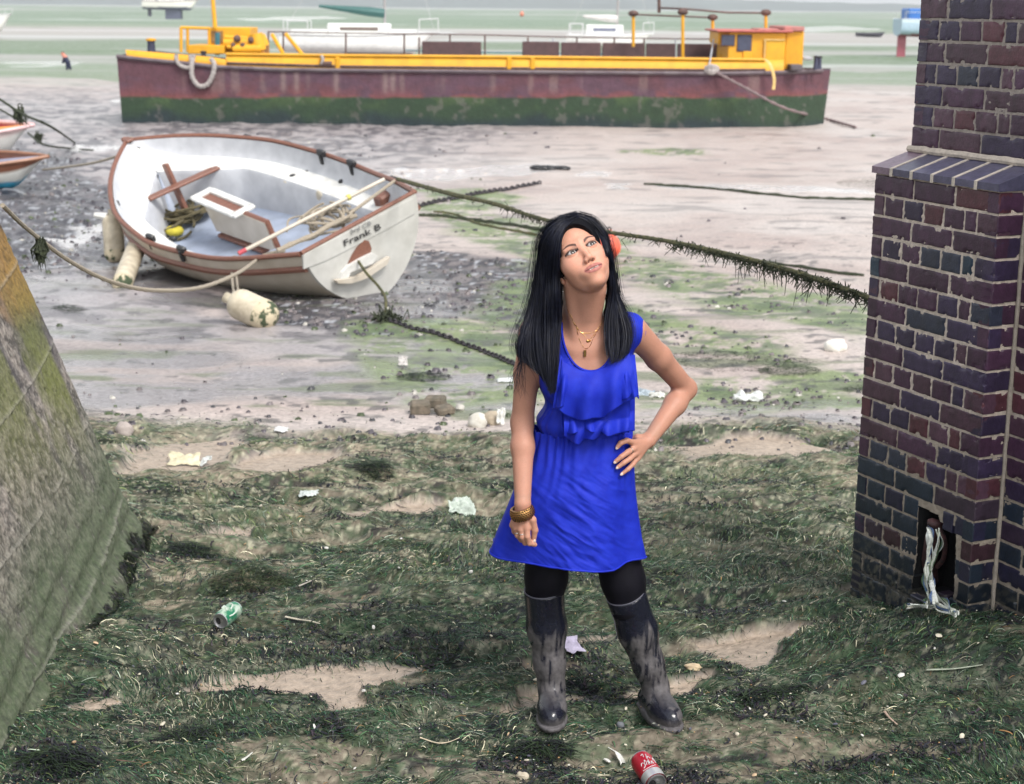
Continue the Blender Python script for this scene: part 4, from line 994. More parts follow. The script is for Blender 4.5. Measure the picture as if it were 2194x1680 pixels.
def mortar(o, ea, eb, s0, s1, z0, z1, skip=None, off=-.0038, amp=.0042):
    ns = max(4, int((s1-s0)/.0035)); nz = max(4, int((z1-z0)/.0035))
    S, Z = np.meshgrid(np.linspace(s0, s1, ns), np.linspace(z0, z1, nz))
    D = off+amp*(fbm(S*70, Z*70, 3, 29)-.5)*1.6
    V = (o+ea*S[..., None]+ez*Z[..., None]+eb*D[..., None]).reshape(-1, 3); F = gridfaces(nz, ns)
    if skip is not None:
        cen = np.stack([S.ravel(), Z.ravel()], 1)[F].mean(1); F = F[~skip(cen[:, 0], cen[:, 1])]
    if np.dot(np.cross(ea, ez), eb) < 0: F = F[:, ::-1]
    z = V[:, 2]; n = fbm(V@ea*30, z*30, 3, 33); c = np.tile([.56, .475, .405], (len(V), 1))*(.8+.4*n)[:, None]
    c = c+(np.array([.28, .235, .185])-c)*sst(1.0, .6, z)[:, None]*.85
    dk = sst(.36, .14, z)*sst(.25, .5, n+.25*sst(.2, .1, z)); c = c+(np.array([.035, .036, .034])-c)*(dk*.92)[:, None]
    up = sst(1.68, 1.72, z); c = c+(np.array([.27, .235, .215])-c)*(up*.8)[:, None]
    MO.append((V, F, c))
def q_on(px, py):
    p = hit(px, py, PA, en); return float((p-PA)@e1), float(p[2])
HOLE = [q_on(*q) for q in [(1966, 1084), (2008, 1103), (2012, 1119), (2048, 1128), (2046, 1180), (2041, 1290), (1950, 1268), (1963, 1190)]]
HPOL = np.array(HOLE)
def inhole(s, z): return pip(np.asarray(s, float), np.asarray(z, float), HPOL, .0001) > .5
JT = .0095
def wallcourses(o, ea, eb, s0, s1, ztop, zbot, phase, end3=True, hole=False, quoin=True):
    z = ztop; k = phase
    while z > zbot:
        z1 = z-.0; z0 = z-CRS+JT; w_ = s1-s0
        if k % 2 == 0:
            n = 3 if w_ < .8 else int(round(w_/.225)); L_ = (w_ if w_ < .8 else n*.225); bw = L_/n; br = [(s0+i*bw+(JT/2 if i else 0), s0+(i+1)*bw-(JT/2 if i < n-1 else 0)) for i in range(n)]
        else:
            h_ = LF/6.0
            if w_ < .8: ws_ = [.062, h_*.985, h_*.985, h_*.985, h_*.985, .062]; ws_.append(w_-sum(ws_))
            else: ws_ = [h_*1.0]*1+[.062]+[h_]*int((w_-.2)/h_)
            br = []; a = s0
            for i, q in enumerate(ws_): br.append((a+(JT/2 if i else 0), a+q-(JT/2 if i < len(ws_)-1 else 0))); a += q
        for a, b in br:
            if hole and (inhole((a+b)/2, (z0+z1)/2) or (inhole(a+.012, (z0+z1)/2) and inhole(b-.012, (z0+z1)/2))): continue
            if hole:
                # trim bricks that reach into the opening
                t = np.linspace(a, b, 30); ins = inhole(t, np.full(30, (z0+z1)/2))
                if ins.any():
                    if ins[0]: a = t[np.nonzero(~ins)[0][0]]
                    elif ins[-1]: b = t[np.nonzero(~ins)[0][-1]]
                    if b-a < .02: continue
            brick(o, ea, eb, a, b, z0, z1)
        z -= CRS; k += 1
D1 = .115; D2 = .155
wallcourses(PA, e1, en, 0, LF, ZT, -.12, 0, hole=True)
mortar(PA, e1, en, .004, LF-.004, -.12, ZT+.006, skip=inhole)
# return face of the pier and the wall it dies into
def ret():
    z = ZT; k = 0
    while z > -.12:
        brick(PB, -en, e1, .0, D1-.004, z-CRS+JT, z); z -= CRS; k += 1
    mortar(PB, -en, e1, .004, D1, -.12, ZT+.004)
ret()
PC = PB-en*D1; wallcourses(PC, e1, en, .008, 1.6, ZT, -.12, 1); mortar(PC, e1, en, 0, 1.62, -.12, ZT+.01)
# left end of the pier and of the wall behind it (seen only from the side)
for o_, ea_, w_ in ((PA, -en, .5),):
    z = ZT; k = 0
    while z > -.12:
        n = 2 if k % 2 == 0 else 4
        for i in range(n): brick(o_, ea_, -e1, i*w_/n+(JT if i else 0), (i+1)*w_/n, z-CRS+JT, z)
        z -= CRS; k += 1
    mortar(o_, ea_, -e1, .004, w_, -.12, ZT)
PU = PA-en*D2; ZU = ZT+.078
z = ZU+CRS-JT+.022; k = 0; top_z = 3.0
while z < top_z:
    z0 = z-CRS+JT; a = 0.; i = 0; h_ = LF/6*1.02; st = LF/3*1.0
    ws_ = [st*.68]+[st]*9 if k % 2 == 0 else [h_*.97, h_, h_, h_, .062]+[h_]*16
    for q in ws_:
        if a > 2.2: break
        brick(PU, e1, en, a+(JT/2 if a else 0), a+q-JT/2, z0, z); a += q
    n = 2 if k % 2 else 3
    for i in range(n): brick(PU, -en, -e1, i*.35/n+(JT if i else 0), (i+1)*.35/n, z0, z)
    z += CRS; k += 1
mortar(PU, e1, en, .004, 2.3, ZT, top_z+.1); mortar(PU, -en, -e1, .004, .36, ZT, top_z+.1)
bt = obj('brickwork', BR.v, BR.f, mbk, pier, col=np.array(BR.c), wet=.42, auto=35); bt['kind'] = 'stuff'
V = np.concatenate([m[0] for m in MO]); o_ = 0; Fm = []
for m in MO: Fm.append(m[1]+o_); o_ += len(m[0])
mo = obj('mortar', V, np.concatenate(Fm), mmo, pier, col=np.concatenate([m[2] for m in MO])); mo['kind'] = 'stuff'
# masonry core, so that nothing shows through
m = MB(); c_ = PA+e1*(LF/2)-en*.27; m.box(c_+ez*.72, (LF-.05, .44, 1.85), ax=[e1, en, ez])
m2 = MB()
# coping: bevelled bricks laid on edge, with pale joints
cp = MB(); cj = MB(); n = 6; cw = (LF+.012)/n
def slope_brick(s0, s1, last=False, first=False):
    a = .022; pr = [(.012, ZT+.006), (.012, ZT+.030), (-D2+.004, ZT+.080), (-D2-.03, ZT+.080), (-D2-.03, ZT+.006)]
    V = [PA+e1*s+en*t+ez*(z_-PA[2]) for s in (s0, s1) for t, z_ in pr]; m_ = len(pr)
    F = [tuple(range(m_)), tuple(range(2*m_-1, m_-1, -1))]+[(i, m_+i, m_+(i+1) % m_, (i+1) % m_) for i in range(m_)]
    c = np.array([.085, .080, .135])*(.8+.4*rb.random()) if not first else np.array([.19, .13, .17])
    cp.add(V, F, c)
for i in range(n): slope_brick(-.006+i*cw+(.007 if i else 0), -.006+(i+1)*cw-(.007 if i < n-1 else 0), first=i == 0)
pr = [(.0145, ZT+.002), (.0145, ZT+.0315), (-D2+.004, ZT+.083), (-D2, ZT+.002)]

for i in range(1, n):
    s_ = -.006+i*cw; V = [PA+e1*s+en*t+ez*z_ for s in (s_-.0068, s_+.0068) for t, z_ in pr]; cj.add(V, [(0, 1, 2, 3), (7, 6, 5, 4), (0, 4, 5, 1), (1, 5, 6, 2), (2, 6, 7, 3), (3, 7, 4, 0)], (.56, .49, .42))
# coping of the lower wall to the right of the pier
V = [PA+e1*s+en*t+ez*z_ for s in (LF+.012, LF+1.6) for t, z_ in [(-D1+.01, ZT+.006), (-D1+.01, ZT+.03), (-D2+.004, ZT+.062), (-D2, ZT+.006)]]; cp.add(V, [(0, 1, 2, 3), (7, 6, 5, 4), (0, 4, 5, 1), (1, 5, 6, 2), (2, 6, 7, 3), (3, 7, 4, 0)], (.04, .035, .06))
cp.build('coping', mbk, pier, smooth=False, wet=.35); cj.build('coping_joint', mmo, pier, smooth=False)['kind'] = 'stuff'
m = MB(); pts = [PU+e1*s+en*(.006+.003*vn(s*40, 0, 3))+ez*(ZT+.088+.003*vn(s*25, 0, 9)) for s in np.linspace(-.002, 1.9, 160)]
m.tube(pts, .012+.003*vn(np.linspace(0, 80, 160), np.zeros(160), 4), 8, (.52, .45, .38)); m.build('mortar_fillet', mmo, pier)
m = MB(); zz0 = np.linspace(-.1, ZT, 140); m.tube([PC+e1*.003+en*.002+ez*z_+e1*.003*(vn(z_*30, 0, 3)-.5) for z_ in zz0], .0065+.003*vn(zz0*25, zz0*0, 4), 8, (.36, .31, .26)); m.build('mortar_fillet', mmo, pier)
# the square hole at the foot, with its dark lining and sill
hc = HPOL.mean(0); ml_ = mat('hole_lining', (.012, .012, .014), (.005, .005, .006), rough=.9, bump=.8, bscale=80)
V = []; nH = len(HPOL)
for dpt in (-.004, -.15): V += [PA+e1*(s+(.0 if dpt > -.1 else 0))+en*dpt+ez*z_ for s, z_ in HPOL]
F = [(i, (i+1) % nH, nH+(i+1) % nH, nH+i) for i in range(nH)]+[tuple(range(nH, 2*nH))]
obj('hole_lining', V, F, ml_, pier, smooth=False)
# core behind the holes' back
m = MB()
m.box(PA+e1*(LF/2)-en*.33+ez*.75, (LF-.06, .30, 1.9), ax=[e1, en, ez]); m.box(PC+e1*.8-en*.2+ez*.75, (1.6, .3, 1.9), ax=[e1, en, ez]); m.box(PU+e1*1.1-en*.2+ez*2.35, (2.15, .33, 1.45), ax=[e1, en, ez])
m.build('wall_core', mmo, pier, smooth=False)
m = MB(); s_, z_ = q_on(1990, 1283); bz = PA+e1*s_+ez*z_
m.box(bz+en*.0-ez*.01, (.15, .05, .012), ax=[e1, en, ez], bev=.003); m.build('sill', mat('slate', (.05, .05, .075), rough=.35), pier)
# rusty hook in the hole and the rag hanging from it
def onp(px, py, t=0.):
    p = hit(px, py, PA+en*t, en); return p
mru = mat('rusty_iron', (.085, .028, .028), (.02, .012, .014), rough=.7, scale=60, bump=.8, bscale=120)
hk = thing('mooring_hook', 'rusty iron hook with a knob, standing in the square hole of the brick pier', 'hook', onp(2000, 1240, -.05))
m = MB(); m.tube([onp(1995, 1245, -.08), onp(1992, 1200, -.05), onp(1998, 1150, -.03), onp(2002, 1125, -.02)], [.026, .030, .026, .018], 10); m.build('shank', mru, hk)
m = MB(); m.sph(onp(2004, 1122, -.01), (.030, .020, .015), nu=14, nv=8); m.sph(onp(1998, 1117, -.005), (.020, .014, .011), nu=12, nv=8); m.build('knob', mru, hk)
m = MB(); m.tube(spline([onp(2012, 1130, -.02), onp(2024, 1160, -.03), onp(2022, 1195, -.05), onp(2008, 1215, -.05)], 14), .009, 8); m.build('horn', mru, hk)
mrg = mat('rag', (1, 1, 1), attr=True, rough=.8, scale=60, bump=.3, mix=.8)
rg = thing('rag', 'torn white and green rag hanging out of the hole in the brick pier', 'rag', onp(2000, 1300, .05))
g0 = gpt(2030, 1318, .035); g1 = gpt(2084, 1330, .03); g2 = gpt(1962, 1312, .03)
g0 = g0+en*.035; g1 = g1+en*.075+[0, 0, .01]; g2 = g2+en*.03
m = MB()
paths = [[onp(1990, 1130, .01), onp(1996, 1150, .012), onp(1993, 1185, .012), onp(1990, 1215, .02), onp(1998, 1250, .03), g0+[-.03, .0, .03], g0, g1], [onp(2012, 1135, .01), onp(2012, 1165, .01), onp(1998, 1205, .02), onp(1992, 1240, .03), onp(2003, 1275, .04), g0+[.02, 0, .02], g1+[-.02, 0, 0]],
         [onp(1990, 1205, .02), onp(1982, 1225, .02), onp(1984, 1250, .02), onp(1992, 1280, .04), g0+[-.05, 0, .01]], [g0+[-.02, 0, 0], g2+[.03, 0, 0], g2]]
for i, p in enumerate(paths):
    for j in range(7):
        q = spline(np.array(p)+rb.normal(0, .006, (len(p), 3)), 30); c = [(.66, .68, .60), (.6, .62, .52), (.20, .28, .14), (.72, .74, .70), (.06, .12, .06), (.60, .62, .56), (.10, .16, .30)][j]
        if i == 0 or i == 3: c = (.7, .72, .66) if j % 3 else c
        w_ = .003+.005*np.abs(np.sin(np.linspace(0, 9+j, 30)+i)); m.tube(q, w_ if j % 2 else w_*.6, 6, c, flat=.3)
m.build('rag_strip', mrg, rg)

# ------------------------------------------------------------------ sloping concrete sea wall on the left
TOE = [Gd(*q) for q in [(320, 1151), (287, 1221), (233, 1299), (194, 1361), (147, 1462), (78, 1539), (47, 1632), (20, 1690)]]
t0 = TOE[0]; dirw = TOE[-1]-t0; dirw[2] = 0; dirw[:2] = np.array([.035, -1.]); dirw /= np.linalg.norm(dirw)
pt_ = P(0, 435, t0[1]); kb = (t0[0]-pt_[0])/(pt_[2]-t0[2]); nl = np.array([-1, .035*-1, 0]); 
mw_ = mat('sea_wall_concrete', (1, 1, 1), attr=True, scale=50, bump=.7, bscale=110, bdist=.006, rough=.85, mix=.75)
wall = thing('sea_wall', 'sloping grey concrete sea wall with board lines and green algae', 'sea wall', t0)
NU, NV = 900, 440
U, Vv = np.meshgrid(np.linspace(0, 4.6, NU), np.linspace(-.25, 2.05, NV))       # distance towards the camera, height
n3_ = fbm(U*34, Vv*34, 5, 401); n4_ = fbm(U*90, Vv*90, 2, 411); n1_ = fbm(U*3, Vv*3, 4, 402); 
brd = Vv+.42*U*0+.035*np.sin(U*2)
bk = np.mod(brd+.10+.08*U, .34)
ridge = np.exp(-(np.minimum(bk, .34-bk)/.006)**2)*.006*(vn(U*6, Vv*30, 4) > .35)
pit = -np.clip(fbm(U*45, Vv*45, 3, 404)-.60, 0, 1)*.10
flute = .007*np.sin(Vv*70+U*6)*sst(.5, .05, Vv)
prof = -kb*Vv+.10*np.exp(-((Vv+.0)/.12)**2)*np.clip(1.1-U*.4, 0, 1)*(fbm(U*7, Vv*2, 2, 409)-.2)+.012*(n1_-.5)+.008*(n3_-.5)+ridge+pit*.25+flute
edge = .03*(fbm(Vv*7, U*0, 3, 405)-.5)*np.exp(-U/.08)
pos = t0[None, None]+dirw[None, None]*(U-.0+edge)[..., None]+ez*Vv[..., None]+np.array([1, .035, 0])*(prof+.0)[..., None]
# round the far corner
pos[..., 0] -= .05*np.exp(-U/.05)
def mx3(c, col, w_): return c+(np.array(col)-c)*w_[..., None]
cb = np.zeros((*U.shape, 3))+np.array([.165, .142, .125]); cb *= (.45+1.1*sst(.3, .7, n3_))[..., None]; cb = mx3(cb, [.30, .28, .25], sst(.62, .72, n4_)*.5); cb = mx3(cb, [.05, .05, .05], sst(.36, .28, n4_)*.5)
def mx3(c, col, w_): return c+(np.array(col)-c)*w_[..., None]
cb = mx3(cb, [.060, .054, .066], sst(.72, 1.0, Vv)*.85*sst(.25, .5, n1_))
cb = mx3(cb, [.27, .145, .03], sst(.98, 1.12, Vv)*sst(.42, .56, fbm(U*2.2-Vv*1.5+4, Vv*1.2, 4, 406))*np.exp(-(U/.75)**2)*.95)
gr = sst(.46, .60, fbm(U*3+2, Vv*1.6, 4, 407))*np.exp(-((Vv-.85)/.30)**2)*1.1*np.exp(-(U/1.5)**2); cb = mx3(cb, [.12, .135, .025], np.clip(gr, 0, 1)*.8)
gl = sst(.62, .15, Vv-.10*np.exp(-U/1.)-.12*(n1_-.5)*4*.5)*(sst(.25, .5, n3_*.5+n1_*.5)); cb = mx3(cb, [.050, .078, .032], gl*.8)
cb = mx3(cb, [.32, .30, .26], np.clip(ridge/.006, 0, 1)*.3)
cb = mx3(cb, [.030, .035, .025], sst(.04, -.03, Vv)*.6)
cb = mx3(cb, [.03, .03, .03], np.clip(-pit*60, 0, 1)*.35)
V = pos.reshape(-1, 3); F = gridfaces(NV, NU)
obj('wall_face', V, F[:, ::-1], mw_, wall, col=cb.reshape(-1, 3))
# end face, top and back close the block
bx_ = MB(); a0 = pos[0, 0]; a1 = pos[-1, 0]; b0 = pos[0, -1]; b1 = pos[-1, -1]
L0 = np.array([-1.6, 0, 0]); ca = (.17, .155, .14)
Ve = [q for q in pos[::10, 0]]; k_ = len(Ve); 
bx_.add(Ve+[a1+L0*.6, np.array([a1[0]-.96, a0[1], a0[2]])], [tuple(range(k_+2))], ca); bx_.add([a1, b1, b1+L0*.6, a1+L0*.6], [(0, 1, 2, 3)], ca)
bx_.build('wall_end', mw_, wall, smooth=False)
# bladder wrack clinging to the toe
wk = []; n = 1700; r_ = np.random.default_rng(21); u = r_.random(n)**1.2*1.35; Lw = (.03+.06*r_.random(n))*np.clip(1.2-u*.35, .4, 1); k_ = 5
hz_ = .01+.10*r_.random(n)*np.clip(1.15-u*.75, .06, 1); xs = t0[0]+.035*u-kb*hz_+.10*np.exp(-(hz_/.12)**2)*.4; yb_ = t0[1]-u
t = np.linspace(0, 1, k_)[None]; an = r_.normal(0, .8, n)[:, None]
X = xs[:, None]-.01+.4*Lw[:, None]*t+.012*np.sin(t*5+an); Y = yb_[:, None]+Lw[:, None]*t*np.sin(an); Z = gh(X.ravel(), Y.ravel()).reshape(X.shape); Z = np.maximum(Z+.01, (hz_+t0[2])[:, None]-Lw[:, None]*t*.9)
wd_ = (.002+.003*r_.random(n))[:, None]*(1-.5*t); V = np.stack([np.stack([X, Y+wd_, Z], -1), np.stack([X, Y-wd_, Z+wd_*.6], -1)], 2).reshape(-1, 3)
b = (np.arange(n)*k_*2)[:, None]+(np.arange(k_-1)*2)[None]; F = np.stack([b, b+1, b+3, b+2], -1).reshape(-1, 4)
cc = np.array([[.02, .02, .032], [.03, .055, .028], [.06, .05, .06], [.07, .09, .04]])[r_.integers(0, 4, n)]*(.6+.9*r_.random(n))[:, None]
tw = obj('wrack', V, F, mw, col=np.repeat(cc, k_*2, 0), smooth=False); tag(tw, 'black bladder wrack hanging along the toe of the sea wall', 'seaweed', kind='stuff')
# ------------------------------------------------------------------ the heeled dinghy
BP = [4.918, 2.397, -0.859, 0.361, -0.076, -4.666, 20.477, -0.154, 0.632]
BB = [.261, .608, .928, 1.039, .961, .839]; BS = [.789, .583, .462, .47, .632]; BF = .865
def bw(X, Y, Z):
    X, Y, Z = np.broadcast_arrays(*[np.asarray(a, float) for a in (X, Y, Z)]); L_, B_, yaw, heel, pit, x, y, z, tw = BP
    Y2 = Y*math.cos(heel)-Z*math.sin(heel); Z2 = Y*math.sin(heel)+Z*math.cos(heel)
    X3 = X*math.cos(pit)-Z2*math.sin(pit); Z3 = X*math.sin(pit)+Z2*math.cos(pit)
    p = np.stack([x+X3*math.cos(yaw)-Y2*math.sin(yaw), y+X3*math.sin(yaw)+Y2*math.cos(yaw), z+Z3], -1)
    return CAMP+BF*(p-CAMP)
BL = BP[0]; bX = bw(1, 0, 0)-bw(0, 0, 0); bY = bw(0, 1, 0)-bw(0, 0, 0); bZ = bw(0, 0, 1)-bw(0, 0, 0)
bX, bY, bZ = [v/np.linalg.norm(v) for v in (bX, bY, bZ)]
def bb_(s): return BP[1]/2*np.interp(s, [0, .05, .15, .3, .5, .7, .85, 1], [0, *BB, BP[8]])
_ss = np.linspace(0, 1, 61); _bv = bb_(_ss)
for _ in range(16): _bv[1:-1] = (_bv[:-2]+2*_bv[1:-1]+_bv[2:])/4
_hv = np.interp(_ss, [0, .25, .5, .75, 1], BS)
for _ in range(12): _hv[1:-1] = (_hv[:-2]+2*_hv[1:-1]+_hv[2:])/4
def bbs(s): return np.interp(s, _ss, _bv)
def bhs(s): return np.interp(s, _ss, _hv)
def bks(s): return -.40+(.40+BS[0])*np.clip(1-s/.16, 0, 1)**2.2+.15*s**2
def bsec(s, w):
    b, h, k = bbs(s), bhs(s), bks(s); return b*np.clip(1-(1-w)**(2.3-.35*s**3), 0, 1), k+(h-k)*w**(1.55-.15*s**3)
def bhit(cx, cy, P0, n):
    return hit(187.5+.3418*cx, 257.1+.3418*cy, P0, n)
mgel = mat('gelcoat_cream', (.58, .52, .44), (.48, .42, .34), rough=.4, scale=4, bump=.05)
mgelw = mat('gelcoat_white', (.74, .73, .70), (.58, .57, .54), rough=.35, scale=6, bump=.05)
mgreyi = mat('inner_grey', (.56, .57, .60), (.44, .45, .48), rough=.5, scale=5, bump=.05)
mflo = mat('floor_blue_grey', (.36, .41, .52), (.28, .32, .40), rough=.55, scale=5, bump=.1)
mwood = mat('varnished_wood', (.24, .10, .065), (.15, .065, .045), rough=.45, scale=14, stretch=(1, 6, 6), bump=.2)
mtrs = mat('transom_grey_white', (.56, .55, .52), (.44, .43, .40), rough=.4, scale=4, bump=.05)
mblk = mat('black_fitting', (.02, .02, .022), rough=.4, bump=0)
mrope = mat('rope_fibre', (.42, .36, .28), (.26, .22, .17), rough=.9, scale=120, bump=.6, bscale=180)
mropeb = mat('weedy_rope', (.05, .06, .03), (.015, .02, .012), rough=.9, scale=60, bump=.6, bscale=120)
mfend = mat('fender_vinyl', (.62, .55, .42), (.40, .34, .25), rough=.5, scale=9, bump=.1)
dg = thing('dinghy', 'white open sailing dinghy with brown wooden rim, heeled over on the mud', 'dinghy', bw(BL*.55, 0, -.40))
NS, NW = 60, 22; s_, w_ = np.meshgrid(np.linspace(0.0, 1, NS), np.linspace(0, 1, NW), indexing='ij')
V = []; F = []
for sg in (-1, 1):
    y_, z_ = bsec(s_, w_); V_ = bw(s_*BL, sg*y_, z_).reshape(-1, 3); f = gridfaces(NS, NW); F.append((f if sg < 0 else f[:, ::-1])+len(V)*NS*NW if False else (f if sg < 0 else f[:, ::-1])+(0 if sg < 0 else NS*NW)); V.append(V_)
hullo = obj('hull', np.concatenate(V), np.concatenate(F), mgel, dg)
# inside moulding
st = np.linspace(.012, .985, 70); wbf = np.clip((st-.11)/.17, 0, 1); wbf = wbf**.6; wa = np.clip((.93-st)/.05, 0, 1)**.5
zf = -.20
def loft(rows, name, m_, par):
    """rows: list of (Y(s), Z(s)) arrays across half the boat, mirrored"""
    V = []; n = len(st)
    for sg in (-1, 1):
        for Y_, Z_ in rows: V.append(bw(st*BL, sg*Y_, Z_))
    k = len(rows); V = np.concatenate(V); f = gridfaces(k, n); F = np.concatenate([f, f[:, ::-1]+k*n]); return obj(name, V, F, m_, par)
bI = np.maximum(bbs(st)-.035, .003); hI = bhs(st); bn = np.maximum(hI-.24, 0); wb = np.maximum(np.minimum(.70*bbs(st)*wbf*wa, bI-.06), .002)
drop = np.minimum(1, st/.10)
loft([(bI, hI-.005), (np.maximum(bI-.03, .002), hI-.16*drop), (np.maximum(bI-.08, .002), hI-.225*drop)], 'side_lining', mgreyi, dg)
loft([(np.maximum(bI-.08, .002), hI-.225*drop), (np.maximum(wb+.05, .003), hI-.24*drop), (wb, hI-.255*drop)], 'bench', mgelw, dg)
zz_ = np.where(wb > .004, zf, hI-.256*drop)
loft([(wb, hI-.255*drop), (np.maximum(wb-.03, .001), hI-.30*drop), (np.maximum(wb*.90-.02, .001), np.where(wb > .02, zf+.03, hI-.258*drop))], 'well_side', mgreyi, dg)
loft([(np.maximum(wb*.90-.02, .001), np.where(wb > .02, zf+.03, hI-.259*drop)), (np.maximum(wb*.86-.03, .0005), np.where(wb > .02, zf, hI-.26*drop)), (0*st, np.where(wb > .02, zf-.01, hI-.26*drop))], 'floor', mflo, dg)
# rims
for sg, nm in ((-1, 'gunwale'), (1, 'gunwale')):
    m = MB(); s1 = np.linspace(0, 1, 60); c = bw(s1*BL, sg*(bbs(s1)+.004), bhs(s1)+.0)
    m.tube(c, .025, 8, flat=1); o1 = m.build('gunwale', mwood, dg)
    m = MB(); s1 = np.linspace(.30, 1, 50); y_, z_ = bsec(s1, np.full(50, .85)); m.tube(bw(s1*BL, sg*(y_+.006), z_), .032*np.minimum(1, (s1-.28)/.1), 6); m.build('rubbing_strake', mwood, dg)
m = MB(); m.tube(bw(np.array([-.02, .0, .03])*BL, 0, np.array([.80, .70, .3])), .03, 8); m.box(bw(.02, 0, BS[0]+.01), (.14, .09, .03), ax=[bX, bY, bZ], bev=.01); m.build('stem_post', mwood, dg)
# transom
w1 = np.linspace(0, 1, 24); y_, z_ = bsec(np.ones(24), w1); rim = np.concatenate([np.stack([-y_[::-1], z_[::-1]], 1), np.stack([y_[1:], z_[1:]], 1)])
Vt = np.concatenate([bw(BL+.0, rim[:, 0], rim[:, 1]), bw(BL+.035, rim[:, 0]*.985, rim[:, 1])]); n = len(rim)
F = [tuple(range(n)), tuple(range(2*n-1, n-1, -1))]+[(i, n+i, n+(i+1) % n, (i+1) % n) for i in range(n)]
tr = obj('transom', Vt, F, mtrs, dg, smooth=False)
TPo = bw(BL+.037, 0, .2)
m = MB(); m.tube(bw(BL+.015, np.linspace(-1, 1, 12)*bbs(1.), bhs(1.)+.012), .022, 8); m.build('transom_cap', mwood, dg)
def tpoly(name, pts, m_, off, dep=.02):
    q = np.array([bhit(x, y, TPo+bX*off, bX) for x, y in pts]); k = len(q); V = np.concatenate([q, q-bX*dep])
    F = [tuple(range(k)), tuple(range(2*k-1, k-1, -1))]+[(i, k+i, k+(i+1) % k, (i+1) % k) for i in range(k)]; return obj(name, V, F, m_, tr, smooth=False)
tpoly('upper_panel', [(1352, 850), (2045, 490), (2052, 585), (1900, 672), (1700, 778), (1500, 880), (1356, 935)], mtrs, .008)
tpoly('rudder_cutout', [(1738, 752), (1765, 760), (1782, 805), (1772, 842), (1715, 862), (1630, 915), (1660, 850), (1690, 800)], mwood, .012)
tpoly('outboard_ledge', [(1790, 835), (1820, 850), (1790, 900), (1700, 935), (1650, 955), (1640, 985), (1580, 1010), (1600, 960), (1640, 915), (1720, 868)], mgelw, .05, .05)
tpoly('rudder_skeg', [(1560, 1008), (1700, 985), (1830, 905), (1900, 860), (1880, 905), (1760, 990), (1660, 1025), (1575, 1026)], mgel, .08, .06)
def text_on(txt, a, b, size_px, m_, name):
    """lettering along the transom from crop point a to b"""
    A = bhit(*a, TPo+bX*.018, bX); Bq = bhit(*b, TPo+bX*.018, bX); ux = (Bq-A)/np.linalg.norm(Bq-A); uy = np.cross(bX, ux); uy = -uy if uy[2] < 0 else uy
    cu = bpy.data.curves.new(name, 'FONT'); cu.body = txt; cu.extrude = .002; cu.resolution_u = 3; cu.size = 1
    t = bpy.data.objects.new('tmp_text', cu); COL.objects.link(t); bpy.context.view_layer.update()
    me = t.to_mesh(); co = np.array([v.co[:] for v in me.vertices]); fs = [tuple(p.vertices) for p in me.polygons]; t.to_mesh_clear(); bpy.data.objects.remove(t)
    sc = np.linalg.norm(Bq-A)/(co[:, 0].max()-co[:, 0].min()); co[:, 0] -= co[:, 0].min()
    hgt = size_px*.3418*np.linalg.norm(A-CAMP)/FPX; sy = hgt/co[:, 1].max()
    W_ = A+ux*(co[:, :1]*sc)+uy*(co[:, 1:2]*sy)+bX*(co[:, 2:3]+.002); return obj(name, W_, fs, m_, tr, smooth=False)
text_on('Frank B', (1612, 792), (1840, 682), 40, mat('black_letters', (.02, .02, .022), rough=.5, bump=0), 'name_lettering')
text_on('3rd CB', (1650, 716), (1780, 655), 28, mat('faded_letters', (.20, .20, .20), (.30, .30, .30), rough=.6, bump=0), 'faded_lettering')
# thwart, mast board, centreboard case
def bplane(z): return bw(BL*.5, 0, z)
a = bhit(378, 497, bplane(.36), bZ); b = bhit(818, 296, bplane(.36), bZ); d_ = b-a; L_ = np.linalg.norm(d_); d_ /= L_
m = MB(); m.box((a+b)/2, (L_, .12, .03), ax=[d_, np.cross(bZ, d_), bZ], bev=.008); m.build('thwart', mwood, dg)
c0 = bw(BL*.5, 0, 0)
a = bhit(485, 275, c0, bY); b = bhit(612, 560, c0, bY); d_ = b-a; L_ = np.linalg.norm(d_); d_ /= L_
m = MB(); m.box((a+b)/2, (L_, .045, .10), ax=[d_, bY, np.cross(d_, bY)], bev=.008); m.build('mast_step', mwood, dg)
def cpoly(name, pts, th_, m_, par, y0=0):
    q = np.array([bhit(x, y, c0+bY*y0, bY) for x, y in pts]); k = len(q); V = np.concatenate([q-bY*th_, q+bY*th_])
    F = [tuple(range(k)), tuple(range(2*k-1, k-1, -1))]+[(i, k+i, k+(i+1) % k, (i+1) % k) for i in range(k)]; return obj(name, V, F, m_, par, smooth=False)
cb_ = cpoly('centreboard_case', [(745, 520), (955, 572), (1125, 640), (1192, 798), (1165, 806), (826, 684)], .035, mgel, dg)
m = MB()
for pts in ([(950, 570), (1128, 642), (1196, 800)], [(745, 520), (826, 690)]): m = MB(); m.tube([bhit(x, y, c0, bY) for x, y in pts], .030, 6); m.build('case_trim', mwood, cb_)
pass
tc_ = bhit(850, 520, c0, bY); a = bhit(735, 470, c0, bY); b = bhit(960, 565, c0, bY); d_ = (b-a); L_ = np.linalg.norm(d_); d_ /= L_; up_ = np.cross(d_, bY); up_ = -up_ if up_[2] < 0 else up_
m = MB()
for yy, ww in ((-.10, .08), (.10, .08)): m.box((a+b)/2+bY*yy, (L_*1.12, ww, .035), ax=[d_, bY, up_], bev=.008)
for q in (a-d_*.04, b+d_*.04): m.box(q, (.09, .26, .035), ax=[d_, bY, up_], bev=.008)
m.build('case_top', mgelw, cb_)
m = MB(); m.box((a+b)/2-up_*.02, (L_, .12, .02), ax=[d_, bY, up_]); m.build('case_slot', mwood, cb_)
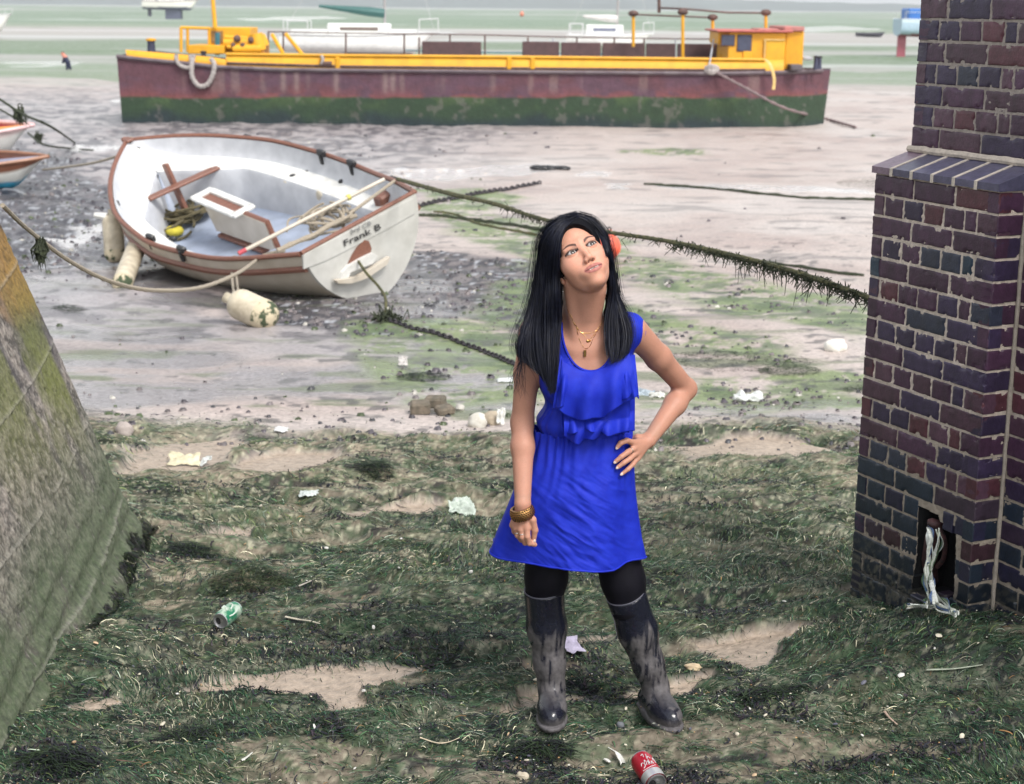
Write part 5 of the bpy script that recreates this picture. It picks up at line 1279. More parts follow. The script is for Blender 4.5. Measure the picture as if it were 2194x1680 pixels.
m = MB(); a = bhit(840, 715, bplane(zf+.03), bZ); b = bhit(1120, 820, bplane(zf+.03), bZ); d_ = b-a; L_ = np.linalg.norm(d_); d_ /= L_; m.box((a+b)/2, (L_, .10, .04), ax=[d_, np.cross(bZ, d_), bZ], bev=.008); m.build('floor_bearer', mwood, dg)
# round hatch marks on the well side
m = MB()
for x, y in ((1015, 400), (1225, 455), (1435, 520)):
    n_ = -bY; Pp = bw(BL*.5, .62*bbs(.5), 0); q = bhit(x, y, Pp, bY); m.sph(q+bY*.06, (.075, .02, .11), rot=np.stack([bX, bY, bZ], 1), nu=16, nv=8)
m.build('glue_mark', mat('old_sealant', (.62, .55, .42), (.5, .45, .38), rough=.7), dg)['kind'] = 'stuff'
for x, y in ((1005, 112), (1250, 152), (1465, 207), (1655, 272), (172, 520), (1925, 378), (590, 812), (395, 738)):
    q = bhit(x, y, bplane(.50), bZ); m = MB(); m.box(q, (.13, .05, .07), ax=[bX, bY, bZ], bev=.012); m.box(q-bZ*.06+bY*(-.02), (.05, .035, .12), ax=[bX, bY, bZ], bev=.01); m.build('cleat', mblk, dg)
for x, y in ((1115, 258), (1390, 325), (1290, 355), (535, 745), (1598, 388)):
    q = bhit(x, y, bplane(.24), bZ); m = MB(); m.sph(q, (.045, .035, .03), nu=10, nv=6); m.build('drain_plug', mblk, dg)
q = bhit(1880, 500, bplane(.30), bZ); m = MB(); m.box(q, (.14, .24, .16), ax=[bX, bY, bZ], bev=.02); m.build('locker_block', mwood, dg)
q = bhit(545, 695, bplane(zf+.08), bZ); m = MB(); m.sph(q, (.10, .08, .06)); m.build('sponge', mat('yellow_sponge', (.65, .55, .06), rough=.9), None)
tag(bpy.data.objects['sponge'], 'yellow sponge on the floor of the dinghy beside the coiled rope', 'sponge')
q = bhit(305, 338, bplane(.32), bZ); m = MB(); m.sph(q, (.17, .11, .11)); m.sph(q+bX*-.15, .04); fb = m.build('fender', mfend); tag(fb, 'small round cream fender lying on the bow deck inside the dinghy', 'fender')
# pole laid across the stern
def rope(name, label, pts, r, m_=None, n=60, cat='rope', tw_=True, group=None):
    q = spline(pts, n); m = MB(); rr_ = np.full(n, r) if np.isscalar(r) else np.interp(np.linspace(0, 1, n), np.linspace(0, 1, len(r)), r)
    if tw_:
        t = np.linspace(0, n*2.2, n); rr_ = rr_*(1+.12*np.sin(t*2.6))
    m.tube(q, rr_, 7); o_ = m.build(name, m_ or mrope); return tag(o_, label, cat, group)
a = bhit(945, 838, bplane(.52), bZ); b = bhit(1860, 372, bplane(.62), bZ); pl = thing('spar', 'long cream pole laid across the stern of the dinghy', 'pole', a)
m = MB(); m.tube(spline([a, (a+b)/2, b], 20), .019, 10); m.build('shaft', mgel, pl)
m = MB(); m.tube([a, a+(b-a)*.05], .022, 10); m.build('tip', mat('red_tape', (.55, .08, .10), rough=.6, bump=0), pl)
m = MB(); m.tube([a+(b-a)*.74, a+(b-a)*.76], .028, 10); m.build('binding', mat('yellow_cord', (.7, .62, .15), rough=.8), pl)
a = bhit(1640, 590, bplane(.50), bZ); b = bhit(1925, 382, bplane(.58), bZ); m = MB(); m.tube([a, b], .016, 8); tag(m.build('boathook', mrope), 'thin brown stick behind the cream pole at the stern of the dinghy', 'stick')
# coiled ropes
def coil(name, label, c, ax1, ax2, ax3, R_, nl, r, m_, seed, cat='rope'):
    g = np.random.default_rng(seed); m = MB()
    for k in range(nl):
        o_ = g.normal(0, .28*R_, 2); e = R_*(.6+.5*g.random()); f = .45+.5*g.random(); ph_ = g.random()*6; t = np.linspace(0, 2*math.pi*.95, 36)
        z = .02+.02*k*.5+.03*np.sin(t*2+ph_); pts = c+ax1*((o_[0]+e*np.cos(t+ph_))[:, None])+ax2*((o_[1]+e*f*np.sin(t+ph_))[:, None])+ax3*z[:, None]; m.tube(pts, r, 6)
    return tag(m.build(name, m_), label, cat)
coil('coiled_rope', 'heap of dark olive rope coiled on the forward floor of the dinghy', bhit(600, 628, bplane(zf+.03), bZ), bX, bY, bZ, .27, 14, .016, mat('olive_rope', (.16, .13, .07), (.06, .055, .03), rough=.9, scale=60), 3)
coil('tangled_rope', 'pale rope tangled in the stern corner of the dinghy by the transom', bhit(1520, 655, bplane(.36), bZ), bX, bY, bZ, .22, 11, .013, mrope, 4)
coil('thin_rope', 'thin pale rope wound round the mast step of the dinghy', bhit(450, 325, bplane(.33), bZ), bX, bY, bZ, .20, 7, .011, mrope, 6)
rope('loose_line', 'loose grey line curling over the aft floor of the dinghy', [bhit(x, y, bplane(.25), bZ) for x, y in ((1250, 700), (1270, 620), (1400, 605), (1500, 660), (1420, 740), (1260, 770))], .010)
rope('stern_lashing', 'rope lashed along the inside of the dinghy transom', [bhit(x, y, bplane(.50), bZ) for x, y in ((1190, 820), (1300, 770), (1420, 720), (1560, 640), (1690, 600))], .024)
rope('bow_line', 'pale line from the bow tip to the mast step of the dinghy', [bhit(275, 110, bplane(.80), bZ), bhit(340, 190, bplane(.5), bZ), bhit(420, 268, bplane(.36), bZ)], .014)
rope('shroud_line', 'pale line from the far rim near the bow down to the mast step', [bhit(470, 90, bplane(.62), bZ), bhit(490, 170, bplane(.45), bZ), bhit(508, 268, bplane(.36), bZ)], .013)
# fenders hung over the near side
def fender(label, a, b, r, Ya, Yb, ends=True, hang=None):
    A = P(187.5+.3418*a[0], 257.1+.3418*a[1], Ya); Bq = P(187.5+.3418*b[0], 257.1+.3418*b[1], Yb); d = Bq-A; L_ = np.linalg.norm(d); d /= L_
    f = thing('fender', label, 'fender', A, 'fenders hung from the dinghy'); n = 14
    pr = [(0, 0)]+[(r*math.sin(math.pi/2*k/6)**.8, r*.9*(1-math.cos(math.pi/2*k/6))) for k in range(1, 7)]+[(r, L_*.5)]+[(r*math.cos(math.pi/2*k/6)**.8 if k < 6 else 0, L_-r*.9+r*.9*math.sin(math.pi/2*k/6)) for k in range(0, 7)]
    m = MB(); m.lathe(pr, A, d, 24); m.build('fender_body', mfend, f)
    m = MB(); m.lathe([(r*1.012, L_-r*1.25), (r*1.018, L_-r*.9)]+[(r*1.018*math.cos(math.pi/2*k/6)**.8 if k < 6 else 0, L_-r*.9+r*.915*math.sin(math.pi/2*k/6)) for k in range(1, 7)], A, d, 20); m.build('weed_cap', mat('fender_weed', (.55, .47, .33), (.05, .07, .035), rough=.8, scale=9, thr=(.44, .50)), f)
    m = MB(); m.tube([A-d*.05, A+d*.03], r*.35, 10); m.build('eyelet', mfend, f)
    if hang is not None: m = MB(); [m.tube(spline([P(187.5+.3418*x, 257.1+.3418*y, yy) for x, y, yy in h_], 20), .012, 6) for h_ in hang]; m.build('lanyard', mrope, f)
    return f
YG = bw(.12*BL, -bbs(.12), bhs(.12))[1]; YG3 = bw(.70*BL, -bbs(.7), bhs(.7))[1]
0 and print('gunwale Y', YG, YG3, bw(.55*BL, 0, -.4), gz(bw(.55*BL, 0, -.4)[1]))
fender('upright cream fender with a green end, farthest left at the dinghy bow', (152, 592), (176, 895), .105, YG-.5, min(YG-.6, Gd(187.5+.3418*176, 257.1+.3418*895)[1]-.12))
fender('slanting cream fender with a knotted lower end at the bow of the dinghy', (318, 770), (212, 1040), .095, YG-.75, min(YG-.9, Gd(187.5+.3418*212, 257.1+.3418*1040)[1]-.12))
g3 = Gd(187.5+.3418*1030, 257.1+.3418*1295)
fender('fat cream fender lying on the mud, hung by two cords from the dinghy side', (895, 1125), (1178, 1258), .128, g3[1]+.20, g3[1]+.05, hang=[[(925, 850, YG3-.05), (905, 950, YG3-.15), (918, 1100, g3[1]+.15)], [(918, 850, YG3-.05), (930, 960, YG3-.15), (948, 1110, g3[1]+.15)]])
q = P(187.5+.3418*45, 257.1+.3418*597, YG-.5); q2 = P(187.5+.3418*125, 257.1+.3418*610, YG-.52); m = MB(); m.tube([q, q2], [.03, .045], 8); tag(m.build('tin', mgelw), 'white plastic scoop jammed over the top of the leftmost fender', 'scoop')

# ------------------------------------------------------------------ mooring lines
def prope(name, label, pts, r, m_=None, n=90, weed=0, wl=.15, seed=0, cat='rope', group=None, lift=0):
    W_ = [P(x, y, Y) if Y is not None else gpt(x, y, lift) for x, y, Y in pts]
    q = spline(W_, n); th_ = thing(name, label, cat, q[0], group); m = MB()
    rr_ = np.interp(np.linspace(0, 1, n), np.linspace(0, 1, len(np.atleast_1d(r))), np.atleast_1d(r)); t = np.arange(n)
    rr_ = rr_*(1+.10*np.sin(t*2.7)+.25*weed*(vn(t*.9, t*0, seed)-.3)); m.tube(q, rr_, 7); m.build('strand', m_ or mrope, th_)
    if weed:
        m = MB(); g = np.random.default_rng(seed)
        for k in range(int(2300*weed)):
            u = g.random(); 
            if vn(u*16, 0, seed+3) < .48 and g.random() < .85: continue
            if g.random() > .25+.9*u: continue
            i = min(int(u*(n-1)), n-2); f = u*(n-1)-i; a = q[i]*(1-f)+q[i+1]*f; big = vn(u*9, 0, seed+7) > .62
            L_ = wl*(.10+.35*g.random()**2)*(2.6 if big and g.random() < .25 else 1); dr = np.array([g.normal(0, .35), g.normal(0, .25), -1]); L_ *= 1.15
            m.tube([a+[0, 0, -.0], a+dr*L_*.4+g.normal(0, .012, 3), a+dr*L_*[.5, .5, 1]+g.normal(0, .02, 3)], [.0028, .0026, .0012], 4)
        m.build('hanging_weed', mropeb, th_)['kind'] = 'stuff'
    return th_
mropeg = mat('mossy_rope', (.13, .12, .05), (.03, .035, .015), rough=.9, scale=25, bump=.6, bscale=120)
def Yi(x, x0, x1, Y0, Y1): t = (x-x0)/(x1-x0); return 1/((1-t)/Y0+t/Y1)
Ys = bw(BL, bbs(1.), bhs(1.))[1]
prope('mooring_rope', 'weed hung mooring rope running from the dinghy stern to the brick pier', [(852, 384, Ys), (960, 414, Yi(960, 852, 1862, Ys, 6.2)), (1060, 437, Yi(1060, 852, 1862, Ys, 6.2)), (1160, 469, Yi(1160, 852, 1862, Ys, 6.2)), (1300, 497, Yi(1300, 852, 1862, Ys, 6.2)), (1420, 515, Yi(1420, 852, 1862, Ys, 6.2)), (1570, 547, Yi(1570, 852, 1862, Ys, 6.2)), (1720, 588, Yi(1720, 852, 1862, Ys, 6.2)), (1868, 640, 6.15)], [.018, .018, .014, .012, .011, .011, .011, .011], mropeg, 160, .8, .085, 5)
Yw = t0[1]+.1
prope('mooring_rope', 'pale rope sagging in front of the dinghy from the sea wall to its stern', [(5, 440, Yw-.3), (60, 492, Yi(60, 5, 575, Yw, YG3)), (150, 560, Yi(150, 5, 575, Yw, YG3)), (240, 604, Yi(240, 5, 575, Yw, YG3)), (330, 622, Yi(330, 5, 575, Yw, YG3)), (430, 616, Yi(430, 5, 575, Yw, YG3)), (510, 585, Yi(510, 5, 575, Yw, YG3)), (565, 548, YG3-.08), (610, 537, YG3+.1)], [.010, .011, .014, .016, .018], mrope, 110)
c_ = P(86, 524, Yi(85, 5, 575, Yw, YG3)); m = MB(); g = np.random.default_rng(8)
for k in range(60): m.tube([c_+g.normal(0, .010, 3)+[0, 0, .02], c_+g.normal(0, .014, 3)+[0, 0, -.03], c_+g.normal(0, .02, 3)+[0, 0, -.08]], [.004, .005, .001], 4)
tag(m.build('weed_clump', mropeb), 'black clump of weed caught on the pale rope near the sea wall', 'seaweed')
prope('painter', 'grey rope from the dinghy bow drooping to the brown varnished boat', [(258, 333, bw(.04*BL, -.2, .6)[1]), (205, 348, 19.5), (150, 357, 22), (92, 364, 24.6)], .016)
prope('stern_line', 'rope hanging from the dinghy rudder down to the mud', [(768, 560, bw(BL, 0, .1)[1]-.2), (785, 585, bw(BL, 0, .1)[1]-.5), (812, 615, 13.9), (826, 640, 13.5), (826, 668, 13.2)], .013, mropeg)
pc_ = [gpt(828, 688), gpt(822, 672)]
m = MB()
for k in range(160): a = pc_[0]+g.normal(0, .05, 3)*[1, 1, .3]; m.tube([a, a+g.normal(0, .035, 3)+[0, 0, .03], a+g.normal(0, .05, 3)*[1, 1, .3]], [.006, .007, .002], 4)
tag(m.build('weed_clump', mropeb), 'dark weedy knot where the stern rope meets the mud behind the dinghy', 'seaweed')
# anchor chain on the mud
def chainline(name, label, pts, step, r, m_=None):
    W_ = [gpt(x, y, .0) for x, y in pts]; q = spline(W_, 300); s = np.concatenate([[0], np.cumsum(np.linalg.norm(np.diff(q, axis=0), axis=1))]); n = int(s[-1]/step)
    m = MB()
    for k in range(n):
        i = min(np.searchsorted(s, k*step), 298); a = q[i].copy(); a[2] = gzz(a[0], a[1])+r*1.1; d = q[i+1]-q[i]; d[2] = 0; d /= np.linalg.norm(d); sd = np.array([-d[1], d[0], 0]) if k % 2 else np.array([0, 0, 1.])
        t = np.linspace(0, 2*math.pi, 13); m.tube([a+d*step*.72*math.cos(x)+sd*r*1.9*math.sin(x) for x in t], r*.75, 6, cap=False)
    return tag(m.build(name, m_ or mropeb), label, 'chain')
mch = mat('muddy_chain', (.055, .045, .05), (.02, .02, .025), rough=.8, scale=30, bump=.5)
chainline('anchor_chain', 'dark muddy chain lying on the mud from the dinghy towards the woman', [(834, 690), (880, 705), (930, 716), (985, 737), (1040, 757), (1100, 782), (1135, 795)], .045, .010, mch)
chainline('chain', 'far chain on the mud running up right from behind the dinghy', [(895, 445), (960, 430), (1040, 415), (1110, 403), (1165, 394)], .09, .018, mch)
def gline(name, label, pts, r, m_=None, n=80):
    W_ = spline([gpt(x, y) for x, y in pts], n); W_[:, 2] = gh(W_[:, 0], W_[:, 1])+r*.4; m = MB(); m.tube(W_, r*(.7+.6*vn(np.arange(n)*.7, np.zeros(n), 4)), 6); return tag(m.build(name, m_ or mropeb), label, 'rope')
gline('old_rope', 'dark rope lying along the mud right of the dinghy transom', [(888, 463), (960, 466), (1050, 478), (1120, 488), (1180, 498)], .03)
gline('old_rope', 'second thin weedy rope in the green algae behind the woman', [(930, 455), (980, 462), (1050, 486), (1150, 505)], .02, mropeg)
gline('old_rope', 'black weedy rope on the mud just above the hanging mooring rope', [(1404, 519), (1440, 521), (1500, 536), (1570, 556), (1660, 567), (1750, 580), (1850, 592)], .022)
gline('old_rope', 'broken line of weed running to the brick pier over the open mud', [(1380, 396), (1480, 402), (1600, 414), (1720, 426), (1790, 428), (1880, 430)], .03)
for i, pts in enumerate([[(-30, 195, 24.), (0, 213, 23.5), (50, 245, 23.), (110, 272, 22.5), (160, 306, None)], [(-20, 225, 30.), (10, 240, 29.), (45, 262, 28.5)], [(60, 285, 30), (95, 310, 28.), (150, 318, None), (200, 322, None)]]):
    prope('mooring_rope', ['dark weedy rope sloping down from the upper left edge to the mud', 'short dark rope end above the red and white boat', 'dark rope reaching from the red and white boat to the puddle'][i], pts, .018, mropeb, 50)
for x, y, Y, l_ in ((42, 238, 23.2, 'upper'), (84, 292, None, 'lower')):
    c_ = P(x, y, Y) if Y else gpt(x, y+14, .18); m = MB()
    for k in range(50): a = c_+g.normal(0, .035, 3); m.tube([a, a+g.normal(0, .03, 3)-[0, 0, .06], a+g.normal(0, .04, 3)-[0, 0, .14]], [.012, .012, .003], 4)
    tag(m.build('weed_clump', mropeb), {'upper': 'black weed bunch on the dark rope above the red and white boat', 'lower': 'black weed bunch beside the bow of the red and white boat'}[l_], 'seaweed')
HAZE = .00022
# ------------------------------------------------------------------ the long barge
Q0 = Gd(262, 264)*[1, 1, 0]; Q1 = Gd(1500, 271.5)*[1, 1, 0]; Q0[1] = (Q0[1]+Q1[1])/2+.15; Q1[1] = Q0[1]-.3+.15; eu = (Q1-Q0)/np.linalg.norm(Q1-Q0); ev = np.array([-eu[1], eu[0], 0]); BEAM = 4.4
def bq(x, y, v=0.): return hit(x, y, Q0+ev*v, ev)
mhull = mat('barge_hull', (1, 1, 1), attr=True, scale=6, bump=.5, bscale=14, bdist=.03, rough=.75, mix=.85)
myel = mat('yellow_paint', (.76, .38, .015), (.62, .30, .015), rough=.55, scale=3, bump=.1, thr=(.3, .6))
mdeck = mat('deck_grey', (.13, .11, .12), (.07, .06, .065), rough=.8, scale=3)
mpan = mat('brown_panel', (.115, .065, .065), (.085, .05, .052), rough=.8, scale=5)
mpost = mat('rusty_post', (.15, .085, .07), (.08, .05, .045), rough=.8, scale=8)
mgls = mat('dark_glass', (.07, .08, .13), rough=.15, bump=0)
mpal = mat('pale_metal', (.45, .46, .5), rough=.5, bump=0); mteal = mat('teal_paint', (.04, .17, .22), rough=.5, bump=0)
mredr = mat('faded_red', (.50, .14, .12), rough=.7, bump=0)
barge = thing('barge', 'long maroon and green steel barge with yellow coaming, wheelhouse and machinery', 'barge', Q0+ez*-.85)
xt = np.linspace(250, 1780, 420); top = np.interp(xt, [250, 300, 380, 470, 600, 800, 1100, 1400, 1560, 1700, 1780], [118, 124, 131, 141, 146.5, 149, 151.5, 154, 155, 152, 147])
fx = np.linspace(0, 1, 420); xb = np.interp(xt, [250, 1700, 1780], [262, 1700, 1765]); bot = np.interp(xb, [262, 430, 650, 900, 1200, 1500, 1700, 1765], [264, 269, 272, 272, 273, 271, 264, 257])
vv = BEAM/2*np.clip((xt-1560)/(1780-1560), 0, 1)**2.2; vs_ = .5*np.clip((300-xt)/50, 0, 1)**2*0
NH = 46; rows = []
for j in range(NH):
    t = j/(NH-1); rows.append([bq(xb[i]*(1-t)+xt[i]*t, bot[i]*(1-t)+top[i]*t, vv[i]) for i in range(420)])
rows = np.array(rows); rows[0, :, 2] -= .12
uu = (rows-Q0)@eu; zz = rows[..., 2]; tt_ = np.linspace(0, 1, NH)[:, None]+0*uu
zb = np.array([bq(x, 208, 0)[2] for x in xt])[None]+.10*(fbm(uu*1.5, zz*0, 3, 501)-.5)
c = np.zeros((*uu.shape, 3))+np.array([.098, .040, .054]); nz_ = fbm(uu*.8, zz*2, 4, 502)
def m3(c, col, w_): return c+(np.array(col)-c)*w_[..., None]
c = m3(c, [.085, .045, .07], sst(.45, .6, nz_)*.7); c = m3(c, [.23, .06, .05], np.exp(-np.clip(zz-zb, 0, 9)/.16)*sst(.40, .55, fbm(uu*2.2, zz*4, 4, 503))*.65)
c = m3(c, [.26, .19, .17], sst(.72, .80, fbm(uu*3.0, zz*.25, 2, 504))*sst(.0, .3, zz-zb)*.3); c = m3(c, [.30, .22, .20], sum(np.exp(-((uu-u_)/.07)**2) for u_ in (4.2, 4.55, 5.6, 6.9, 7.1))*.5*sst(0, .3, zz-zb))
c = m3(c, [.07, .05, .07], sst(.955, .985, tt_)*.8)
gn = sst(.03, -.04, zz-zb); dn = fbm(uu*1.2, zz*1.5, 4, 505)
cg = np.zeros_like(c)+np.array([.022, .046, .022]); cg = m3(cg, [.013, .026, .030], sst(.35, -.05, (zz+.78)-.15*(dn-.5)*4)); cg = m3(cg, [.05, .085, .03], sst(.5, .65, dn)*sst(-.4, 0, zz-zb)*.8)
cg = m3(cg, [.16, .14, .13], sst(.64, .72, fbm(uu*5.5, zz*5, 3, 506))*.35); c = c*(1-gn[..., None])+cg*gn[..., None]
obj('hull', rows.reshape(-1, 3), gridfaces(NH, 420)[:, ::-1], mhull, barge, col=c.reshape(-1, 3))
far_ = rows.copy(); vr = ((rows-Q0)@ev); far_ += ev*(BEAM-2*vr)[..., None]; 
V = np.concatenate([rows[-1], far_[-1]]); obj('deck', V-ez*.04, gridfaces(2, 420), mdeck, barge)
m = MB(); Ls = rows[:, 0]; Lf = far_[:, 0]
m.add(np.concatenate([far_[::5].reshape(-1, 3)]), gridfaces(len(far_[::5]), 420), (.08, .05, .06)); m.add(np.concatenate([Ls, Lf]), gridfaces(2, NH), (.08, .045, .06)); m.build('far_side', mhull, barge)
m = MB(); m.tube(rows[-1, ::6]-ez*.03-ev*.03, .055, 6); m.build('rubbing_rail', mat('rail_purple', (.10, .07, .085), (.16, .13, .14), rough=.7, scale=3), barge)
def bbox(x0, y0, x1, y1, v0, v1, bev=.01):
    """box whose front face (plane v0) covers these photo pixels"""
    a = bq(x0, (y0+y1)/2, v0); b = bq(x1, (y0+y1)/2, v0); xm = (x0+x1)/2; zt_ = bq(xm, y0, v0)[2]; zb_ = bq(xm, y1, v0)[2]
    c_ = (a+b)/2+ev*(v1-v0)/2; c_[2] = (zt_+zb_)/2; return c_, (abs((b-a)@eu), abs(v1-v0), zt_-zb_)
AX = [eu, ev, ez]
def bpart(name, args, m_, par=None, bev=.02):
    m = MB()
    for a in args: c_, d_ = bbox(*a); m.box(c_, d_, ax=AX, bev=bev)
    return m.build(name, m_, par or barge, smooth=False)
# coaming as a long yellow wall following the sheer
cx_ = np.linspace(484, 1680, 60); ct = np.interp(cx_, [484, 722, 1100, 1525, 1680], [116, 119, 122, 127, 128.5]); cb2 = np.interp(cx_, [484, 722, 1100, 1525, 1680], [137, 144, 148, 152, 151])
Tn = np.array([bq(a, b, .55) for a, b in zip(cx_, ct)]); Bn = np.array([bq(a, b, .55) for a, b in zip(cx_, cb2)]); Bn[:, 2] -= .1
V = np.concatenate([Bn, Tn, Tn+ev*.14, Tn+ev*.14-ez*.35]); obj('coaming', V, gridfaces(4, 60)[:, ::-1], myel, barge, smooth=False)
V = np.concatenate([Tn+ev*.14-ez*.1, Tn+ev*(BEAM-1.1)-ez*.1]); obj('hatch_cover', V, gridfaces(2, 60), mdeck, barge)
m = MB(); m.tube(Tn[::3], .045, 6); m.build('coaming_lip', myel, barge); m = MB(); m.tube(Bn[::3]+ez*.12, .04, 6); m.build('coaming_foot', mpost, barge)
for x in (1090, 1140, 722): bpart('coaming_bracket', [(x-4, 122, x+6, 149, .50, .55)], myel)
Bl = np.array([bq(x, y, .12) for x, y in [(269, 107), (330, 112), (390, 117), (449, 122), (484, 128)]]); Bb = np.array([bq(x, y, .12) for x, y in [(272, 122), (330, 128), (390, 133), (449, 139), (484, 141)]])
V = np.concatenate([Bb, Bl, Bl+ev*.1, Bb+ev*.1]); obj('bulwark', V, gridfaces(4, 5)[:, ::-1], myel, barge, smooth=False)
# bow machinery
wn = bpart('winch_housing', [(402, 97, 480, 116, .8, 2.4), (445, 59, 536, 116, 1.3, 2.6)], myel)
bpart('winch_recess_shade', [(452, 66, 478, 92, 1.27, 1.29)], mat('recess_shade_metal', (.30, .17, .06), rough=.8), wn)  # flat plate in a darker yellow, painting the shade of a recess
m = MB()
for (x0, y0, x1, y1, v, r) in ((480, 92, 552, 92, 1.1, .13), (500, 105, 560, 105, .9, .14), (548, 72, 556, 108, 1.0, .20), (482, 80, 530, 83, 1.1, .07), (556, 76, 566, 100, 1.2, .16), (486, 100, 540, 108, 1.0, .06)):
    m.tube([bq(x0, y0, v), bq((x0+x1)/2, (y0+y1)/2, v), bq(x1, y1, v)], [r*.9, r, r*.95], 12)
m.build('winch_drum', myel, wn); m = MB()
for (x, y, v, r) in ((508, 83, .9, .10), (520, 98, .85, .08), (538, 86, .85, .09), (500, 97, .85, .07)): m.sph(bq(x, y, v), r, nu=10, nv=8)
m.build('valve', mpost, wn)
bpart('engine_box', [(535, 95, 566, 118, .9, 1.8)], mat('rusty_yellow', (.55, .26, .05), (.20, .08, .04), rough=.8, scale=6), wn)
m = MB(); m.tube([bq(466, 70, 1.0), bq(466, 118, 1.0)], .07, 8); m.build('hydraulic_pipe', mteal, wn)
for x, v in ((388, .6), (402, 2.2)): m = MB(); m.tube([bq(x, 58, v), bq(x, 112, v)], .045, 6); m.build('frame_post', myel, barge)
m = MB(); m.tube([bq(388, 59, .6), bq(450, 61, .6)], .045, 6); m.tube([bq(402, 59, 2.2), bq(450, 61, 2.2)], .04, 6); m.build('frame_rail', myel, barge)
m = MB(); m.tube([bq(452, -60, 1.2), bq(456, 0, 1.2), bq(461, 60, 1.2)], [.05, .055, .06], 8); m.build('mast', myel, barge)
def bollard(x0, x1, y0, y1, v, capm, name='bollard'):
    a = bq((x0+x1)/2, y1, v); r = (x1-x0)/2*np.linalg.norm(a-CAMP)/FPX; h_ = bq((x0+x1)/2, y0, v)[2]-a[2]; m = MB(); m.lathe([(r*1.15, -.1), (r, 0.02), (r*.9, h_*.8), (r*1.0, h_*.86)], a, n=16); o_ = m.build(name, mat('navy_paint', (.05, .055, .10), rough=.5), barge)
    m = MB(); m.lathe([(r*1.2, h_*.84), (r*1.25, h_), (0, h_+.02)], a, n=16); m.build('bollard_cap', capm, o_)
bollard(316, 333, 83, 110, .9, myel); bollard(1744, 1752, 120, 140, .9, mblk); bollard(1750, 1760, 121, 140, 1.2, mblk); bollard(1790-46, 1799-46, 119, 141, 2.0, mpal); bollard(1743, 1751, 120, 141, 1.0, mpal)
bollard(431, 442, 110, 131, .35, mblk); bpart('chock', [(428, 124, 470, 133, .2, .5), (1683+12, 147-8, 1720, 152, .3, 1.2)], mdeck)
bpart('cleat_base', [(686, 139, 714, 142, .2, .35)], mpost); m = MB(); m.tube([bq(690, 137, .25), bq(711, 136, .25)], .06, 8); m.build('cleat', mpost, barge)
# railing along the far side with brown panels
vr_ = BEAM-.35
for x, y0, y1 in ((575, 67, 114), (607, 67, 114), (741, 71, 116), (866, 72, 118), (898, 80, 118), (1039, 74, 121), (1131, 80, 122), (1236, 80, 123), (1316, 80, 124), (1447, 82, 126), (1576, 83, 127), (964, 74, 119), (1185, 82, 122), (1380, 83, 124)):
    m = MB(); m.tube([bq(x, y0, vr_), bq(x, y1+4, vr_)], .028, 6); m.build('rail_post', mpost if x not in (1185, 1447, 1576) else mpal, barge)
m = MB(); m.tube(spline([bq(x, y, vr_) for x, y in ((575, 68), (741, 71), (900, 73), (1039, 75), (1236, 80), (1447, 83), (1540, 84))], 40), .020, 6); m.build('top_rail', mpost, barge)
m = MB(); m.tube(spline([bq(x, y, vr_) for x, y in ((866, 108), (1039, 112), (1131, 113), (1320, 116))], 40), .018, 6); m.build('wire_rail', mteal, barge)
for a in ((904, 89, 1031, 121, vr_-.05, vr_), (1119, 89, 1198, 124, vr_-.05, vr_), (1202, 91, 1287, 124, vr_-.05, vr_), (1291, 92, 1380, 125, vr_-.05, vr_), (1384, 93, 1447, 126, vr_-.05, vr_), (1451, 94, 1596, 128, vr_-.05, vr_)): bpart('side_panel', [a], mpan)
for a, b in (((583, 74), (607, 116)), ((612, 73), (648, 117)), ((1576, 88), (1543, 126))): m = MB(); m.tube([bq(*a, 2.6), bq(*b, 2.2)], .055, 6); m.build('brace', myel, barge)
# tall poles with the pipe rail
for x, y0, y1, v in ((1357, 29, 94, 3.6), (1463, 26, 128, 2.2), (1527, 37, 95, 3.4), (1641, 27, 66, 2.4)):
    m = MB(); m.tube([bq(x, y0, v), bq(x, y1+6, v)], .045, 8); m.build('pole', myel, barge); m = MB(); m.sph(bq(x, y0, v), (.15, .12, .09), nu=10, nv=8); m.build('pole_bracket', mpost, barge)
m = MB(); m.tube([bq(1355, 31, 3.6), bq(1530, 38, 3.4)], .028, 6); m.tube([bq(1412, 17, 3.0), bq(1463, 19, 2.2), bq(1560, 27, 2.4), bq(1642, 28, 2.4)], .03, 6); m.tube([bq(1412, -8, 3.0), bq(1412, 28, 3.0)], .05, 6); m.build('overhead_rail', mpost, barge)
# wheelhouse
wh = bpart('wheelhouse', [(1560, 70, 1682, 152, .75, 3.4), (1682, 67, 1721, 150, 1.0, 3.6)], myel)
bpart('forward_cabin', [(1539, 68, 1561, 95, 1.0, 3.2)], myel, wh)
for a in ((1547, 76, 1573, 97, .71, .75), (1581, 76, 1609, 109, .71, .75)):
    w1_ = bpart('window', [(a[0]-2, a[1]-2, a[2]+2, a[3]+2, .73, .76)], mpost, wh, .005); bpart('pane', [(a[0], a[1], a[2], a[3], .715, .735)], mgls, w1_, .003)
dr_ = bpart('door', [(1640, 86, 1680, 148, .71, .75)], mat('yellow_door', (.72, .40, .02), (.62, .33, .02), rough=.5, scale=3), wh)
bpart('door_frame', [(1637, 84, 1682, 87, .68, .75), (1637, 84, 1640, 150, .68, .75)], mat('pale_yellow', (.72, .50, .18), rough=.6, bump=0), dr_, .004)
bpart('roof', [(1536, 65, 1700, 69.5, .6, 3.7)], mredr, wh); bpart('roof_rail', [(1625, 61.5, 1668, 66, .9, 2.4), (1680, 57, 1724, 67, .9, 3.7)], mat('roof_red', (.55, .20, .17), (.35, .16, .15), rough=.7, scale=4), wh)
bpart('step', [(1592, 110, 1612, 128, .70, 1.0)], myel, wh)
